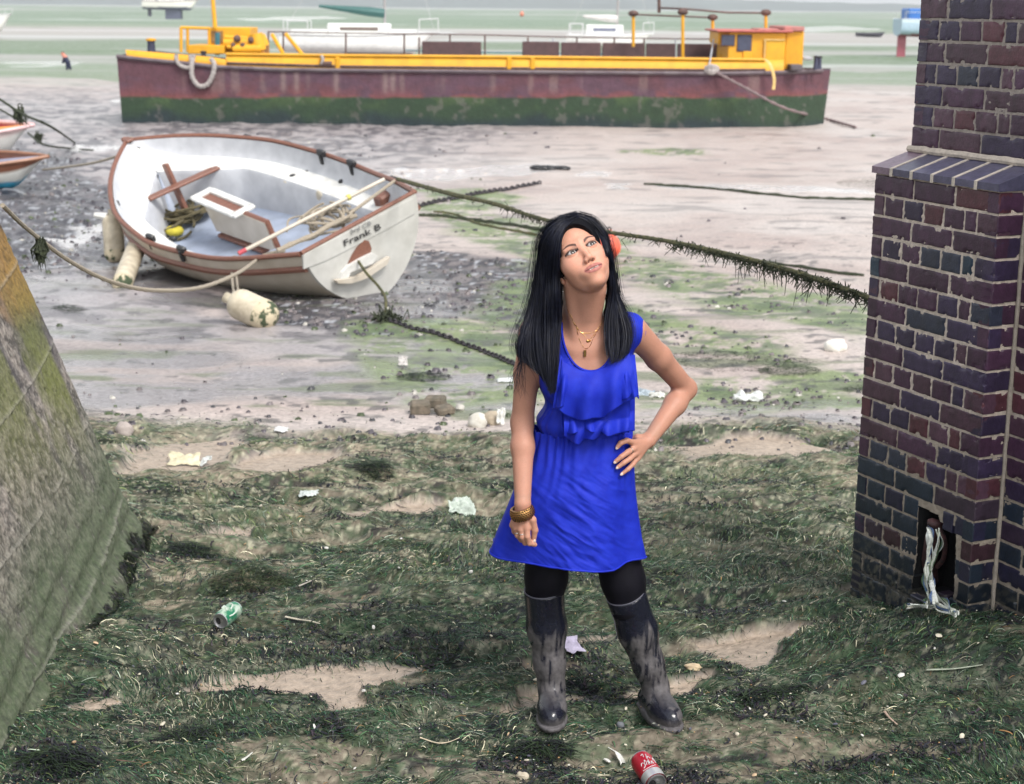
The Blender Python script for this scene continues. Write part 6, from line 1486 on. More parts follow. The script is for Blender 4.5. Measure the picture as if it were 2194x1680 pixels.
bpart('hatch_box', [(1721, 122, 1742, 129, 1.2, 2.0)], mpal)
m = MB(); m.tube(spline([bq(x, y, v) for x, y, v in ((1641, 128, .3), (1650, 138, -.02), (1657, 158, -.06), (1659, 175, -.05), (1657, 192, -.05))], 20), .045, 6, flat=.4); m.build('strap', mat('yellow_strap', (.75, .52, .2), rough=.8), barge)
def bline(name, pts, r, m_, n=50):
    m = MB(); q = spline([bq(x, y, v) for x, y, v in pts], n); m.tube(q, r*(1+.15*np.sin(np.arange(n)*2.3)), 7); return m.build(name, m_, barge)
mro2 = mat('pale_hawser', (.42, .38, .36), (.28, .25, .24), rough=.9, scale=20)
bline('hanging_hawser', [(378, 118, .0), (378, 128, -.08), (386, 140, -.1), (402, 145, -.1), (410, 138, -.08), (408, 118, 0)], .055, mro2); bline('hanging_hawser', [(414, 118, 0), (411, 140, -.08), (412, 165, -.1), (426, 184, -.1), (444, 181, -.1), (456, 160, -.1), (459, 138, -.08), (452, 126, 0)], .065, mro2)
bline('mooring_hook_line', [(689, 120, .5), (692, 128, .3), (688, 138, .2)], .04, mro2)
for k in range(5): bline('rope_turn', [(1511, 146+k, -.05), (1524, 141+k*2, -.12), (1538, 146+k, -.05), (1525, 153+k, -.14), (1511, 147+k, -.05)], .05, mro2, 24)
bline('rigging_wire', [(1529, 84, 1.2), (1524, 115, .7), (1519, 143, .1)], .022, mpal)
g_ = gpt(1834, 277, .05); m = MB(); q = spline([bq(1536, 156, -.1), bq(1600, 190, -.5), bq(1680, 231, -1.0), gpt(1762, 260, .10), gpt(1800, 268, .06), g_], 70)
m.tube(q, .036*(1+.3*np.sin(np.arange(70)*1.9)), 7); tag(m.build('barge_chain', mat('pinkish_hawser', (.26, .19, .19), (.16, .12, .12), rough=.9, scale=20)), 'thick mooring hawser running down from the right end of the barge to the mud', 'rope')

# ------------------------------------------------------------------ other boats
def boat(name, label, cat, bow, yaw, L_, B_, D_, heel=0, draft=.0, cols=None, cabin=None, open_=True, mastx=None, keel=None, group=None, pitch=0, sheer=.18, zbase=None):
    """hull lofted from stations; local x runs from stern (-L) to bow (0)"""
    R_ = Matrix.Rotation(yaw, 3, 'Z') @ Matrix.Rotation(pitch, 3, 'Y') @ Matrix.Rotation(heel, 3, 'X'); R_ = np.array(R_)
    o_ = thing(name, label, cat, bow, group); W = lambda q: np.asarray(bow)+np.asarray(q, float)@R_.T
    ns, nw = 34, 12; s = np.linspace(0, 1, ns)     # 0 bow 1 stern
    b = B_/2*np.interp(s, [0, .06, .2, .4, .65, 1], [.01, .25, .62, .95, 1, .72]); h = D_*(1+sheer*np.interp(s, [0, .5, 1], [1, 0, .25])**1.3); k = D_*.95*np.clip(1-s/.14, 0, 1)**2+.12*D_*s**3
    rk = -.10*L_*np.clip(1-s/.3, 0, 1)
    def pt(si, w, sg, inset=0, zz=None):
        y = max(b[si]-inset, .001)*(1-(1-w)**(2.2 if open_ else 4.5)); z = k[si]+(h[si]-k[si])*w**1.5; return W((-s[si]*L_+rk[si]*(1-w)*.8, sg*y, z if zz is None else zz))
    hulls = MB()
    for sg in (-1, 1):
        V = [pt(i, j/(nw-1), sg) for i in range(ns) for j in range(nw)]; f = gridfaces(ns, nw); f = f if sg < 0 else f[:, ::-1]
        cc = []
        for i in range(ns):
            for j in range(nw):
                w_ = j/(nw-1); zr = (k[i]+(h[i]-k[i])*w_**1.5)/D_; cc.append(cols['boot'] if zr < cols.get('bl', .3) else (cols['top'] if w_ > cols.get('tl', .88) else cols['side']))
        b0 = len(hulls.v); hulls.v += [tuple(q) for q in V]; hulls.f += [tuple(int(q)+b0 for q in ff) for ff in f]; hulls.c += cc
    st_ = [pt(ns-1, j/(nw-1), -1) for j in range(nw)]+[pt(ns-1, j/(nw-1), 1) for j in range(nw-1, -1, -1)]; hulls.add(st_, [tuple(range(len(st_)))], cols['side']); mpaint = PAINT
    hl = hulls.build('hull', mpaint, o_)
    rim = MB()
    for sg in (-1, 1): rim.tube([pt(i, 1, sg) for i in range(0, ns)], cols.get('rimr', .03), 6, cols['rim'])
    rim.build('gunwale', mpaint, o_)
    if open_:
        m = MB()
        for sg in (-1, 1):
            V = []; cc = []
            for i in range(ns):
                for jj, (ins, dz) in enumerate([(.02, -.01), (.03, -.33*D_), (.035, -.34*D_), (.10*B_, -.60*D_), (9, -.66*D_)]):
                    V.append(W((-s[i]*L_+rk[i]*.0, sg*max(b[i]*(1-.25*(jj > 1)*max(0, 1-s[i]/.3))-ins, .001) if ins < 5 else 0., h[i]+dz*min(1, .04+max(0, s[i]-.05)/.30)))); cc.append(cols['in1'] if jj < 2 else cols['in2'])
            b0 = len(m.v); f = gridfaces(ns, 5); f = f[:, ::-1] if sg < 0 else f; m.v += [tuple(q) for q in V]; m.f += [tuple(int(q)+b0 for q in ff) for ff in f]; m.c += cc
        m.build('inside', mpaint, o_)
        for s0 in (.30, .62):
            i = int(s0*(ns-1)); m = MB(); a = W((-s0*L_, -b[i]+.03, h[i]-.16*D_)); c_ = W((-s0*L_, b[i]-.03, h[i]-.16*D_)); m.box((a+c_)/2, (.18, np.linalg.norm(a-c_), .03), ax=[R_[:, 0], R_[:, 1], R_[:, 2]], bev=.006, col=cols.get('seat', (.25, .12, .07))); m.build('thwart', mpaint, o_)
    else:
        m = MB(); V = [pt(i, 1, sg) + (0 if sg else 0) for sg in (-1, 1) for i in range(ns)]; V = np.array(V); V[:, 2] -= .02; m.add(V, gridfaces(2, ns), cols['deck']); m.build('deck', mpaint, o_)
    if cabin:
        for (x0, x1, wd, hh, nm) in cabin:
            m = MB(); xm = (x0+x1)/2; m.box(W((xm*L_, 0, D_+hh/2)), (abs(x1-x0)*L_, wd*B_, hh+.1), ax=[R_[:, 0], R_[:, 1], R_[:, 2]], bev=.12*min(1, hh), col=cols['cab']); cbn = m.build(nm, mpaint, o_)
            if nm == 'cabin':
                for sg in (-1, 1): m = MB(); m.box(W((xm*L_, sg*wd*B_/2, D_+hh*.62)), (abs(x1-x0)*L_*.6, .03, hh*.30), ax=[R_[:, 0], R_[:, 1], R_[:, 2]], bev=.01, col=cols['win']); m.build('window', mpaint, cbn)
    if mastx is not None:
        mx_, mh_, bm, mc = mastx; m = MB(); m.tube([W((mx_*L_, 0, D_)), W((mx_*L_, 0, D_+mh_))], .05, 8, (.35, .33, .33)); m.build('mast', mpaint, o_)
        if bm: m = MB(); a = W((mx_*L_, 0, D_+bm[1])); c_ = W((mx_*L_-bm[0], 0, D_+bm[1]+bm[2])); m.tube([a, a*.75+c_*.25, (a+c_)/2, c_], [.17, .17, .13, .05], 8, mc); m.build('boom_cover', mpaint, o_)
        m = MB(); m.tube([W((mx_*L_, 0, D_+mh_)), W((-.02*L_, 0, D_*1.1))], .010, 4, (.5, .5, .5)); m.tube([W((mx_*L_, 0, D_+mh_)), W((-.98*L_, 0, D_*1.1))], .010, 4, (.5, .5, .5)); m.build('stay', mpaint, o_)
    if not open_:
        for (x0, x1) in ((-.02, -.14), (-.84, -.98)):
            m = MB(); i0 = int(-x0*(ns-1)); i1 = int(-x1*(ns-1))
            for sg in (-1, 1): m.tube([pt(i0, 1, sg)+R_[:, 2]*.5, pt(i1, 1, sg)+R_[:, 2]*.5], .02, 5, (.6, .6, .6)); [m.tube([pt(i, 1, sg), pt(i, 1, sg)+R_[:, 2]*.5], .02, 5, (.6, .6, .6)) for i in (i0, i1)]
            m.build('pulpit', mpaint, o_)
    if keel:
        for (x0, x1, ky, kz, c_, nm) in keel:
            m = MB(); m.box(W(((x0+x1)/2*L_, ky*B_, -kz/2+.08*D_)), (abs(x1-x0)*L_, .10, kz+.2*D_), ax=[R_[:, 0], R_[:, 1], R_[:, 2]], bev=.03, col=c_); m.build(nm, mpaint, o_)
    return o_
PAINT = mat('boat_paint', (1, 1, 1), attr=True, rough=.45, scale=5, bump=.05, mix=.92)
def gp(x, y): q = gpt(x, y); return q
# the two small boats at the left edge
w_ = (.68, .66, .63); q = gp(60, 340); q[2] += .0
boat('rowing_boat', 'white rowing boat with pink rim and red and orange inside at the left edge', 'boat', q+np.array([.16, 0, 0]), math.radians(8), 3.9, 1.7, .56, heel=math.radians(9), cols=dict(boot=w_, side=w_, top=(.70, .55, .53), rim=(.62, .42, .42), rimr=.045, in1=(.32, .03, .06), in2=(.68, .30, .08), seat=(.5, .3, .2), bl=.0))
q = gp(90, 408); q[2] += .0
q = q+np.array([.12, 0, 0])
boat('rowing_boat', 'boat with varnished brown top strake and bright blue bottom at the left edge', 'boat', q+np.array([.02, 0, .0]), math.radians(-6), 3.8, 1.7, .42, heel=math.radians(6), cols=dict(boot=(.02, .28, .45), side=(.70, .70, .66), top=(.17, .065, .035), rim=(.30, .14, .08), rimr=.03, in1=(.17, .07, .045), in2=(.30, .31, .40), seat=(.17, .07, .04), bl=.42, tl=.74), sheer=.25)
m = MB()
q0 = gp(40, 416)
yr = np.linalg.norm
white = (.72, .72, .70)
# yachts behind the barge
qa = gp(780, 78); Ya = 62.
def atY(x, y, Y): return P(x, y, Y)
a = atY(905, 113, Ya); zg_ = gzz(a[0], a[1])
boat('yacht', 'white sailing yacht with green sail cover, aground behind the barge', 'yacht', np.array([a[0]+.6, Ya, P(900, 118, Ya)[2]]), math.radians(3), 5.9, 2.2, .72, cols=dict(boot=(.10, .12, .16), side=white, top=(.60, .60, .60), rim=(.5, .5, .5), cab=white, win=(.16, .12, .10), deck=(.62, .62, .60), bl=.10, tl=.92), open_=False, cabin=[(-.30, -.70, .55, .38, 'cabin'), (-.14, -.30, .4, .16, 'coachroof'), (-.70, -.93, .6, .14, 'cockpit')], mastx=(-.34, 6.5, (2.45, .80, .25), (.035, .12, .11)), keel=[(-.3, -.6, .0, .75, (.06, .05, .06), 'keel')])
Yb_ = 74.; a = atY(1400, 92, Yb_)
boat('yacht', 'small white yacht with white sail cover behind the brown panels of the barge', 'yacht', np.array([a[0], Yb_, P(1400, 104, Yb_)[2]]), math.radians(-4), 3.9, 1.7, .55, cols=dict(boot=white, side=white, top=white, rim=(.7, .7, .7), cab=white, win=(.15, .17, .25), deck=white, bl=.1, tl=.95), open_=False, cabin=[(-.35, -.78, .6, .42, 'cabin')], mastx=(-.42, 5.2, (1.55, .72, .12), (.62, .60, .58)), keel=[(-.3, -.6, 0, .45, (.3, .3, .3), 'keel')])
q = gp(365, 41)
boat('yacht', 'far white yacht standing on dark bilge keels, alone at the top left', 'yacht', np.array([q[0]+6.6, q[1], q[2]+1.9]), math.radians(-2), 12.6, 4., 2.0, cols=dict(boot=(.10, .11, .16), side=(.72, .70, .64), top=(.45, .4, .38), rim=(.4, .3, .3), rimr=.1, cab=white, win=(.1, .1, .14), deck=(.6, .6, .6), bl=.34, tl=.94), open_=False, cabin=[(-.28, -.72, .55, 1.1, 'cabin'), (-.80, -.98, .5, .5, 'sail_bag')], mastx=(-.4, 14, None, None), keel=[(-.32, -.60, -.2, 2.0, (.09, .10, .15), 'bilge_keel'), (-.32, -.60, .2, 2.0, (.09, .10, .15), 'bilge_keel'), (-.86, -.93, 0, 1.3, (.07, .07, .1), 'rudder')])
q = gp(1935, 121); 
boat('cruiser', 'pale blue boat with blue cover and red keel standing behind the pier', 'boat', np.array([q[0]+6.6, q[1], q[2]+1.35]), math.radians(6), 7.4, 2.8, 1.35, cols=dict(boot=(.30, .10, .13), side=(.42, .55, .66), top=(.62, .72, .78), rim=(.7, .75, .8), cab=(.04, .16, .48), win=(.04, .14, .4), deck=(.5, .5, .5), bl=.22, tl=.85), open_=False, cabin=[(-.35, -.93, .6, .75, 'cover')], keel=[(-.35, -.62, 0, 1.1, (.30, .08, .12), 'keel'), (-.90, -.99, 0, 1.35, (.34, .09, .12), 'rudder')])
q = gp(1866, 79); dk_ = (.06, .06, .08)
boat('skiff', 'flat dark skiff lying on the far mud left of the pale blue boat', 'boat', np.array([q[0]+1.9, q[1], q[2]]), math.radians(4), 3.9, 1.4, .5, cols=dict(boot=dk_, side=dk_, top=(.09, .09, .11), rim=dk_, in1=(.12, .12, .13), in2=(.1, .1, .1), seat=(.1, .1, .1)))
q = gp(-12, 82)
boat('yacht', 'white raked bow of a yacht cut off by the left edge of the photo', 'yacht', np.array([q[0]+1.9, q[1], q[2]+.6]), math.radians(-3), 8., 2.8, 1.5, cols=dict(boot=(.5, .5, .5), side=(.72, .71, .68), top=(.6, .6, .6), rim=(.5, .5, .5), cab=white, win=(.1, .1, .1), deck=white, bl=.1), open_=False, cabin=[(-.3, -.7, .5, .7, 'cabin')], keel=[(-.3, -.6, 0, .8, (.1, .1, .1), 'keel')])
# buoys
def buoy(px, py, r, label, c):
    q = gp(px, py); o_ = thing('buoy', label, 'buoy', q); m = MB(); m.lathe([(0, .02*r), (r*.5, .12*r), (r*.95, .7*r), (r, 1.15*r), (r*.8, 1.7*r), (r*.35, 2.2*r), (r*.22, 2.45*r), (0, 2.5*r)], q, n=20); m.build('float', mat('buoy_plastic', c, rough=.45, bump=0), o_)
    m = MB(); t = np.linspace(0, 2*math.pi, 16); m.tube([q+np.array([.12*r*math.cos(a), 0, 2.55*r+.16*r*math.sin(a)]) for a in t], .05*r, 5); m.build('ring', mblk, o_)
buoy(1304, 557, .13, 'orange red buoy on the mud just behind the hair of the woman', (.85, .13, .07)); buoy(1118, 36, .8, 'tiny faded orange buoy far out on the flats above the barge', (.75, .22, .12))
m = MB(); q = gp(1180, 364); 
for k in range(9): m.sph(q+np.array([(-.25+.06*k), rng.normal(0, .05), .02+.02*rng.random()]), (.14, .10, .05), nu=8, nv=6)
tag(m.build('dark_debris', mblk), 'long black piece of debris beside the bright puddle behind the woman', 'debris')
# far walker, bending down
q = gp(143, 149); pm = mat('person_far', (1, 1, 1), attr=True, bump=0, rough=.8, mix=.95)
def walker(p):
    d = cap(p, q+[.02, 0, .02], q+[.05, 0, .36], .06, .09); d = np.minimum(d, cap(p, q+[.18, .05, .02], q+[.10, 0, .36], .06, .09)); d = smin(d, cap(p, q+[.06, 0, .36], q+[-.06, 0, .62], .12, .13), .06)
    d = smin(d, cap(p, q+[-.05, -.14, .62], q+[-.18, -.12, .34], .05, .04), .03); d = smin(d, cap(p, q+[-.05, .14, .62], q+[-.16, .12, .34], .05, .04), .03); return smin(d, ell(p, q+[-.16, 0, .78], (.095, .09, .115)), .05)
V, F = surfnet(walker, q-[.4, .3, .1], q+[.4, .3, 1.], .02); c = np.where((V[:, 2]-q[2] > .62)[:, None], [.55, .22, .16], [.02, .025, .06]); c[(V[:, 2]-q[2] > .84)] = [.05, .03, .03]; c[(V[:, 2]-q[2] < .66) & (V[:, 2]-q[2] > .5) & (V[:, 0] < q[0]-.12)] = [.5, .2, .15]
wlk = thing('person', 'tiny distant person in dark clothes bending over the mud at far left', 'person', q); obj('body', V, F, pm, wlk, col=c)
# far shore: low wooded hills
xs_ = np.linspace(-2600, 2600, 500); hz_ = 7+26*sst(1150, -700, xs_)*(.75+.5*fbm(xs_*.004, xs_*0, 4, 601))+5*fbm(xs_*.03, xs_*0, 3, 602)+4
V = []; nr = 7
for j in range(nr):
    t = j/(nr-1); V.append(np.stack([xs_*(1+.1*t), 3100+500*t+0*xs_, -1.3+hz_*math.sin(t*math.pi/2)], 1))
V = np.concatenate(V); c = np.tile([.060, .085, .075], (len(V), 1))*(.6+.9*fbm(V[:, 0]*.02, V[:, 2]*.3, 4, 603))[:, None]
hl = obj('hills', V, gridfaces(nr, 500), mat('far_hills', (1, 1, 1), attr=True, bump=0, rough=1, mix=.9), col=c, local=True); hl['kind'] = 'structure'

# ------------------------------------------------------------------ damp sea air
hzm = bpy.data.materials.new('haze'); hzm.use_nodes = True; n_ = hzm.node_tree; n_.nodes.clear(); pv = n_.nodes.new('ShaderNodeVolumePrincipled'); pv.inputs['Color'].default_value = (.93, .96, 1, 1); pv.inputs['Density'].default_value = HAZE; ov = n_.nodes.new('ShaderNodeOutputMaterial'); n_.links.new(pv.outputs[0], ov.inputs['Volume'])
m = MB(); m.box((0, 3200, 30), (22400, 14400, 68)); hz = m.build('haze', hzm, smooth=False); tag(hz, 'thin pale sea haze over the far flats', 'haze', kind='stuff')
# ------------------------------------------------------------------ litter, stones and shells on the beach
def blob(name, label, cat, px, py, r, c, c2=None, seed=0, flat=.6, group=None, rough=.7, up=0., ang=0):
    p = gpt(px, py); g = np.random.default_rng(seed); m = MB(); r = np.broadcast_to(np.asarray(r, float), (3,)); m.sph((0, 0, 0), 1., nu=18, nv=12); V = np.array(m.v)
    f = .75+.55*fbm(V[:, 0]*1.4+seed*3+7, V[:, 1]*1.4+V[:, 2]*1.9, 3, 700+seed); V = V*f[:, None]*r; ca, sa = math.cos(ang), math.sin(ang); V = np.stack([V[:, 0]*ca-V[:, 1]*sa, V[:, 0]*sa+V[:, 1]*ca, V[:, 2]], 1)
    o_ = obj(name, V+p+[0, 0, r[2]*.45+up], m.f, mat(name+'_mat', c, c2, rough=rough, scale=25, bump=.4), auto=50); return tag(o_, label, cat, group)
def rubble(label, px, py, d, yaw, seed):
    p = gpt(px, py); m = MB(); ca, sa = math.cos(yaw), math.sin(yaw); m.box(p+[0, 0, d[2]*.5], d, ax=[[ca, sa, .05], [-sa, ca, .1], [0, 0, 1]], bev=.012); return tag(m.build('brick_rubble', mat('muddy_brick', (.20, .16, .12), (.09, .08, .06), rough=.9, scale=22, bump=.8, bscale=60), smooth=False), label, 'brick', 'broken bricks on the mud')
rubble('muddy broken brick, leftmost of three left of the woman', 900, 886, (.12, .10, .075), .1, 1); rubble('muddy broken brick, farthest back of three left of the woman', 932, 872, (.13, .09, .065), -.2, 2); rubble('low muddy broken brick, rightmost of three left of the woman', 953, 887, (.11, .09, .05), .5, 3)
blob('stone', 'round white stone next to the beige stone left of the woman', 'stone', 1023, 914, (.055, .05, .055), (.62, .60, .54), (.45, .42, .36), 1, group=None)
blob('stone', 'rounded beige stone between the white stone and the torn white plastic', 'stone', 1053, 908, (.06, .05, .05), (.42, .35, .26), None, 2); blob('stone', 'small pale stone behind the three broken bricks', 'stone', 985, 878, (.03, .03, .025), (.55, .52, .47), None, 3)
blob('stone', 'white oval stone lying on mud near the brick pier', 'stone', 1790, 750, (.085, .06, .06), (.75, .73, .68), (.6, .58, .5), 4); blob('stone', 'reddish brown stone on the mud right of the woman below the rope', 'stone', 1586, 728, (.05, .05, .035), (.25, .12, .08), None, 5) if False else None
def sheet(name, label, cat, px, py, w_, h_, c, seed, tilt=.3, yaw=0, crumple=.25, m_=None, up=.01):
    p = gpt(px, py, up); n = 16; U, V_ = np.meshgrid(np.linspace(-.5, .5, n), np.linspace(-.5, .5, n)); e = 1-.35*vn(np.arctan2(V_, U)*2.3+seed, 0*U, seed); X = U*w_*e; Y = V_*h_*e; Z = crumple*min(w_, h_)*(fbm(U*5+seed, V_*5, 3, 710+seed)-.5)*2
    ct_, st_2 = math.cos(tilt), math.sin(tilt); Y2 = Y*ct_-Z*st_2; Z2 = Y*st_2+Z*ct_; ca, sa = math.cos(yaw), math.sin(yaw); Wd = np.stack([X*ca-Y2*sa, X*sa+Y2*ca, Z2], -1)+p+[0, 0, abs(st_2)*h_*.45]
    o_ = obj(name, Wd.reshape(-1, 3), gridfaces(n, n), m_ or mat(name+'_mat', c, tuple(v*.7 for v in c), rough=.5, scale=30)); s_ = o_.modifiers.new('thickness', 'SOLIDIFY'); s_.thickness = .002; return tag(o_, label, cat)
sheet('plastic_scrap', 'upright torn piece of white plastic beside the pale stones', 'plastic scrap', 1073, 914, .055, .12, (.72, .72, .68), 1, 1.25, 0, .3); sheet('packet', 'crumpled green and white packet left of the hem of the dress', 'packet', 986, 1100, .14, .13, (.55, .62, .55), 2, .5, .3, .35)
sheet('paper_scrap', 'cream torn card beside the sea wall with a reddish edge', 'paper scrap', 395, 995, .19, .13, (.66, .60, .42), 3, .35, 0, .15); sheet('plastic_scrap', 'thin pale plastic sliver right of the cream torn card', 'plastic scrap', 440, 998, .06, .09, (.6, .62, .6), 4, .5, -.6, .3); sheet('wrapper', 'small black and white wrapper on the weed below the broken bricks', 'wrapper', 603, 927, .10, .05, (.7, .7, .7), 5, .4)
sheet('plastic_scrap', 'pale grey flat plastic piece in the middle of the weed', 'plastic scrap', 661, 1064, .10, .06, (.55, .60, .58), 6, .25, .1, .2); sheet('card_scrap', 'lilac and cream flat scrap just behind the boot of the woman', 'paper scrap', 1224, 1392, .085, .11, (.42, .38, .50), 7, .2, .3, .1); sheet('plastic_bottle', 'white crumpled plastic on the wet mud between the woman and the brick pier', 'plastic scrap', 1600, 860, .22, .10, (.74, .76, .74), 8, .5, 0, .5)
sheet('wrapper', 'pale blue and white wrapper behind the bent elbow of the woman', 'wrapper', 1376, 846, .16, .08, (.45, .52, .58), 9, .3, -.5, .5); sheet('wrapper', 'white scrap behind the forearm of the woman', 'wrapper', 1408, 851, .12, .06, (.7, .7, .66), 19, .3, -.2, .5); sheet('lid', 'flat white lid on the mud left of the right arm of the woman', 'lid', 1082, 818, .12, .12, (.72, .74, .72), 10, .05, 0, .05); sheet('card_scrap', 'pale triangular scrap with a dark edge on the mud near the broken bricks', 'paper scrap', 864, 786, .08, .10, (.55, .52, .5), 11, .8)
blob('shell', 'large pale crab shell beside the left boot of the woman', 'shell', 1485, 1432, (.030, .018, .012), (.62, .50, .32), (.4, .3, .2), 6, ang=-.2); blob('pebble', 'smooth grey pebble between the two boots', 'pebble', 1329, 1558, (.013, .013, .012), (.16, .17, .19), None, 7)
blob('shell', 'closed cream cockle shell at the bottom edge left of the feather', 'shell', 1120, 1668, (.020, .016, .014), (.60, .54, .42), (.35, .3, .22), 8)
blob('stone', 'pale pebble at the foot of the sea wall end', 'stone', 268, 930, (.05, .05, .05), (.42, .36, .33), None, 12)
# tin cans
def can(label, px, py, axd, r, L_, c, c2, writing, sink=0., open_end=True):
    p = gpt(px, py, r-sink); o_ = thing('drink_can', label, 'can', p); d = np.array(axd, float); d /= np.linalg.norm(d); A = p-d*L_/2
    mc_ = mat('can_paint', c, c2, rough=.35, metal=.25, scale=18, bump=.15, thr=(.42, .55), stretch=(1, 1, 1)); m = MB(); prf = [(r*.86, .006), (r, .016), (r*.985, L_*.3), (r, L_*.6), (r, L_-.018), (r*.88, L_-.004)]; m.lathe(prf, A, d, 32); bd = m.build('can_body', mc_, o_)
    m = MB(); m.lathe([(r*.88, .006), (r*.88, .0), (r*.80, .0), (r*.79, .006), (0, .007)], A, d, 28); m.lathe([(r*.88, L_-.006), (r*.86, L_), (r*.80, L_), (r*.76, L_-.008), (0, L_-.009)], A, d, 28); m.build('can_end', mat('aluminium', (.6, .6, .6), (.4, .4, .42), rough=.35, metal=.8, scale=20), o_)
    u = np.cross(d, [0, 0, 1.]); u /= np.linalg.norm(u); v = np.cross(u, d)
    if open_end:
        m = MB(); t = np.linspace(0, 2*math.pi, 20); m.add([A-d*-.0062+(-u*.34*r-v*.1*r)+(u*math.cos(x)*.34+v*math.sin(x)*.42)*r for x in t[:-1]], [tuple(range(19))]); m.build('can_mouth', mblk, o_); m = MB(); m.box(A+d*.004+u*r*.15, (.010, .014, .001), ax=[u, v, d]); m.build('pull_tab', mat('tab_metal', (.5, .5, .5), rough=.3, metal=.8, bump=0), o_)
    wm = mat('can_marks', writing, rough=.5, bump=0); g = np.random.default_rng(int(px)); 
    return o_, A, d, u, v, wm
o_, A, d, u, v, wm = can('green and white drink can lying open end forward on the weed, lower left', 489, 1336, (.35, .93, .08), .034, .115, (.02, .20, .10), (.45, .55, .45), (.6, .68, .6))
def wrap(o_, A, d, u, v, r, marks, m_, name):
    m = MB()
    for pts, w_ in marks:
        q = [A+d*h_+(u*math.cos(a)+v*math.sin(a))*(r+.0008) for a, h_ in pts]; m.tube(spline(q, 16), w_, 5)
    m.build(name, m_, o_)
wrap(o_, A, d, u, v, .034, [([(1.2, .03), (1.6, .05), (2.0, .045), (2.2, .07)], .004), ([(1.0, .05), (1.3, .08), (1.8, .085)], .003), ([(.5, .02), (.4, .05), (.6, .09)], .003)], wm, 'can_swirl')
o_, A, d, u, v, wm = can('dented red drink can with white script half buried at the bottom edge', 1388, 1672, (-.30, .80, .18), .034, .12, (.42, .012, .03), (.36, .01, .025), (.7, .7, .7), .004)
sc_ = [([(2.3, .045), (2.1, .050), (2.05, .060), (2.25, .066), (2.4, .058)], .0011), ([(1.95, .050), (1.85, .062), (1.9, .072), (2.0, .062)], .0010), ([(1.75, .048), (1.7, .066), (1.62, .050), (1.6, .070)], .0010), ([(1.5, .048), (1.4, .062), (1.3, .050)], .0011), ([(2.5, .04), (1.8, .038), (1.2, .044)], .0009), ([(1.3, .075), (1.45, .085), (1.6, .074), (1.5, .095)], .0010), ([(1.8, .085), (1.75, .098), (1.95, .094)], .0010), ([(.9, .06), (1.0, .08), (1.15, .066)], .0012)]
wrap(o_, A, d, u, v, .034, sc_, wm, 'white_script'); m = MB(); m.lathe([(.0345, .004), (.0348, .02), (.0345, .034)], A, d, 32); m.build('silver_band', mat('silver_band', (.6, .6, .6), rough=.35, metal=.6), o_)
# feather
p0 = gpt(1303, 1608, .010); p1 = gpt(1332, 1640, .008); fe = thing('feather', 'white feather lying on the weed below and between the boots', 'feather', p0); m = MB(); m.tube(spline([p0, (p0+p1)/2+[.004, 0, .008], p1], 12), [.0013]*6+[.0006]*6, 5); m.build('quill', mgelw, fe)
m = MB(); g = np.random.default_rng(4); ax_ = (p1-p0); nn_ = np.cross(ax_, [0, 0, 1.]); nn_ /= np.linalg.norm(nn_)
for k in range(70):
    t = .35+.65*k/70; a = p0+ax_*t+np.array([.004, 0, .008])*4*t*(1-t); s_ = 1 if k % 2 else -1; b = a+nn_*s_*(.007+.004*g.random())*math.sin(min(1, (t-.28)*2.2)*1.6)+ax_*.12+[0, 0, .002]; m.tube([a, (a+b)/2+[0, 0, .001], b], [.0011, .0011, .0005], 4, flat=.4)
m.build('vane', mgelw, fe)['kind'] = 'stuff'
# sticks
def stick(name, label, pts, r, c): q = [gpt(x, y, .012) for x, y in pts]; m = MB(); m.tube(spline(q, 14), np.linspace(r, r*.5, 14), 6, flat=.5); tag(m.build(name, mat(name+'_mat', c, tuple(v*.6 for v in c), rough=.8, scale=30)), label, 'stick')
stick('driftwood', 'long pale splinter of wood on the weed right of the green can', [(612, 1328), (640, 1334), (665, 1337), (685, 1343)], .006, (.55, .50, .40)); stick('reed_stem', 'long whitish green reed stem on the weed at far right', [(1985, 1443), (2040, 1441), (2080, 1436), (2105, 1432)], .005, (.42, .46, .36)); stick('reed_stem', 'pale pinkish twig on the weed in the lower right', [(1895, 1532), (1905, 1545), (1922, 1560)], .005, (.5, .36, .28))
stick('twig', 'pale curved twig low on the weed left of the right boot', [(900, 1588), (935, 1600), (960, 1598), (985, 1588)], .003, (.6, .5, .36)); stick('leaf', 'white leaf blade near the bottom edge left of centre', [(518, 1638), (530, 1630), (541, 1620)], .006, (.62, .62, .56)); stick('reed_stem', 'thin dark reddish stem at the bottom left of the weed', [(250, 1636), (285, 1640), (312, 1646)], .003, (.16, .09, .07)); stick('driftwood', 'short pale wood chip just above the long pale splinter', [(640, 1262), (668, 1250)], .006, (.42, .38, .33)); stick('reed_stem', 'pale straw lying near the foot of the brick pier', [(1735, 1300), (1755, 1290)], .003, (.4, .36, .28))
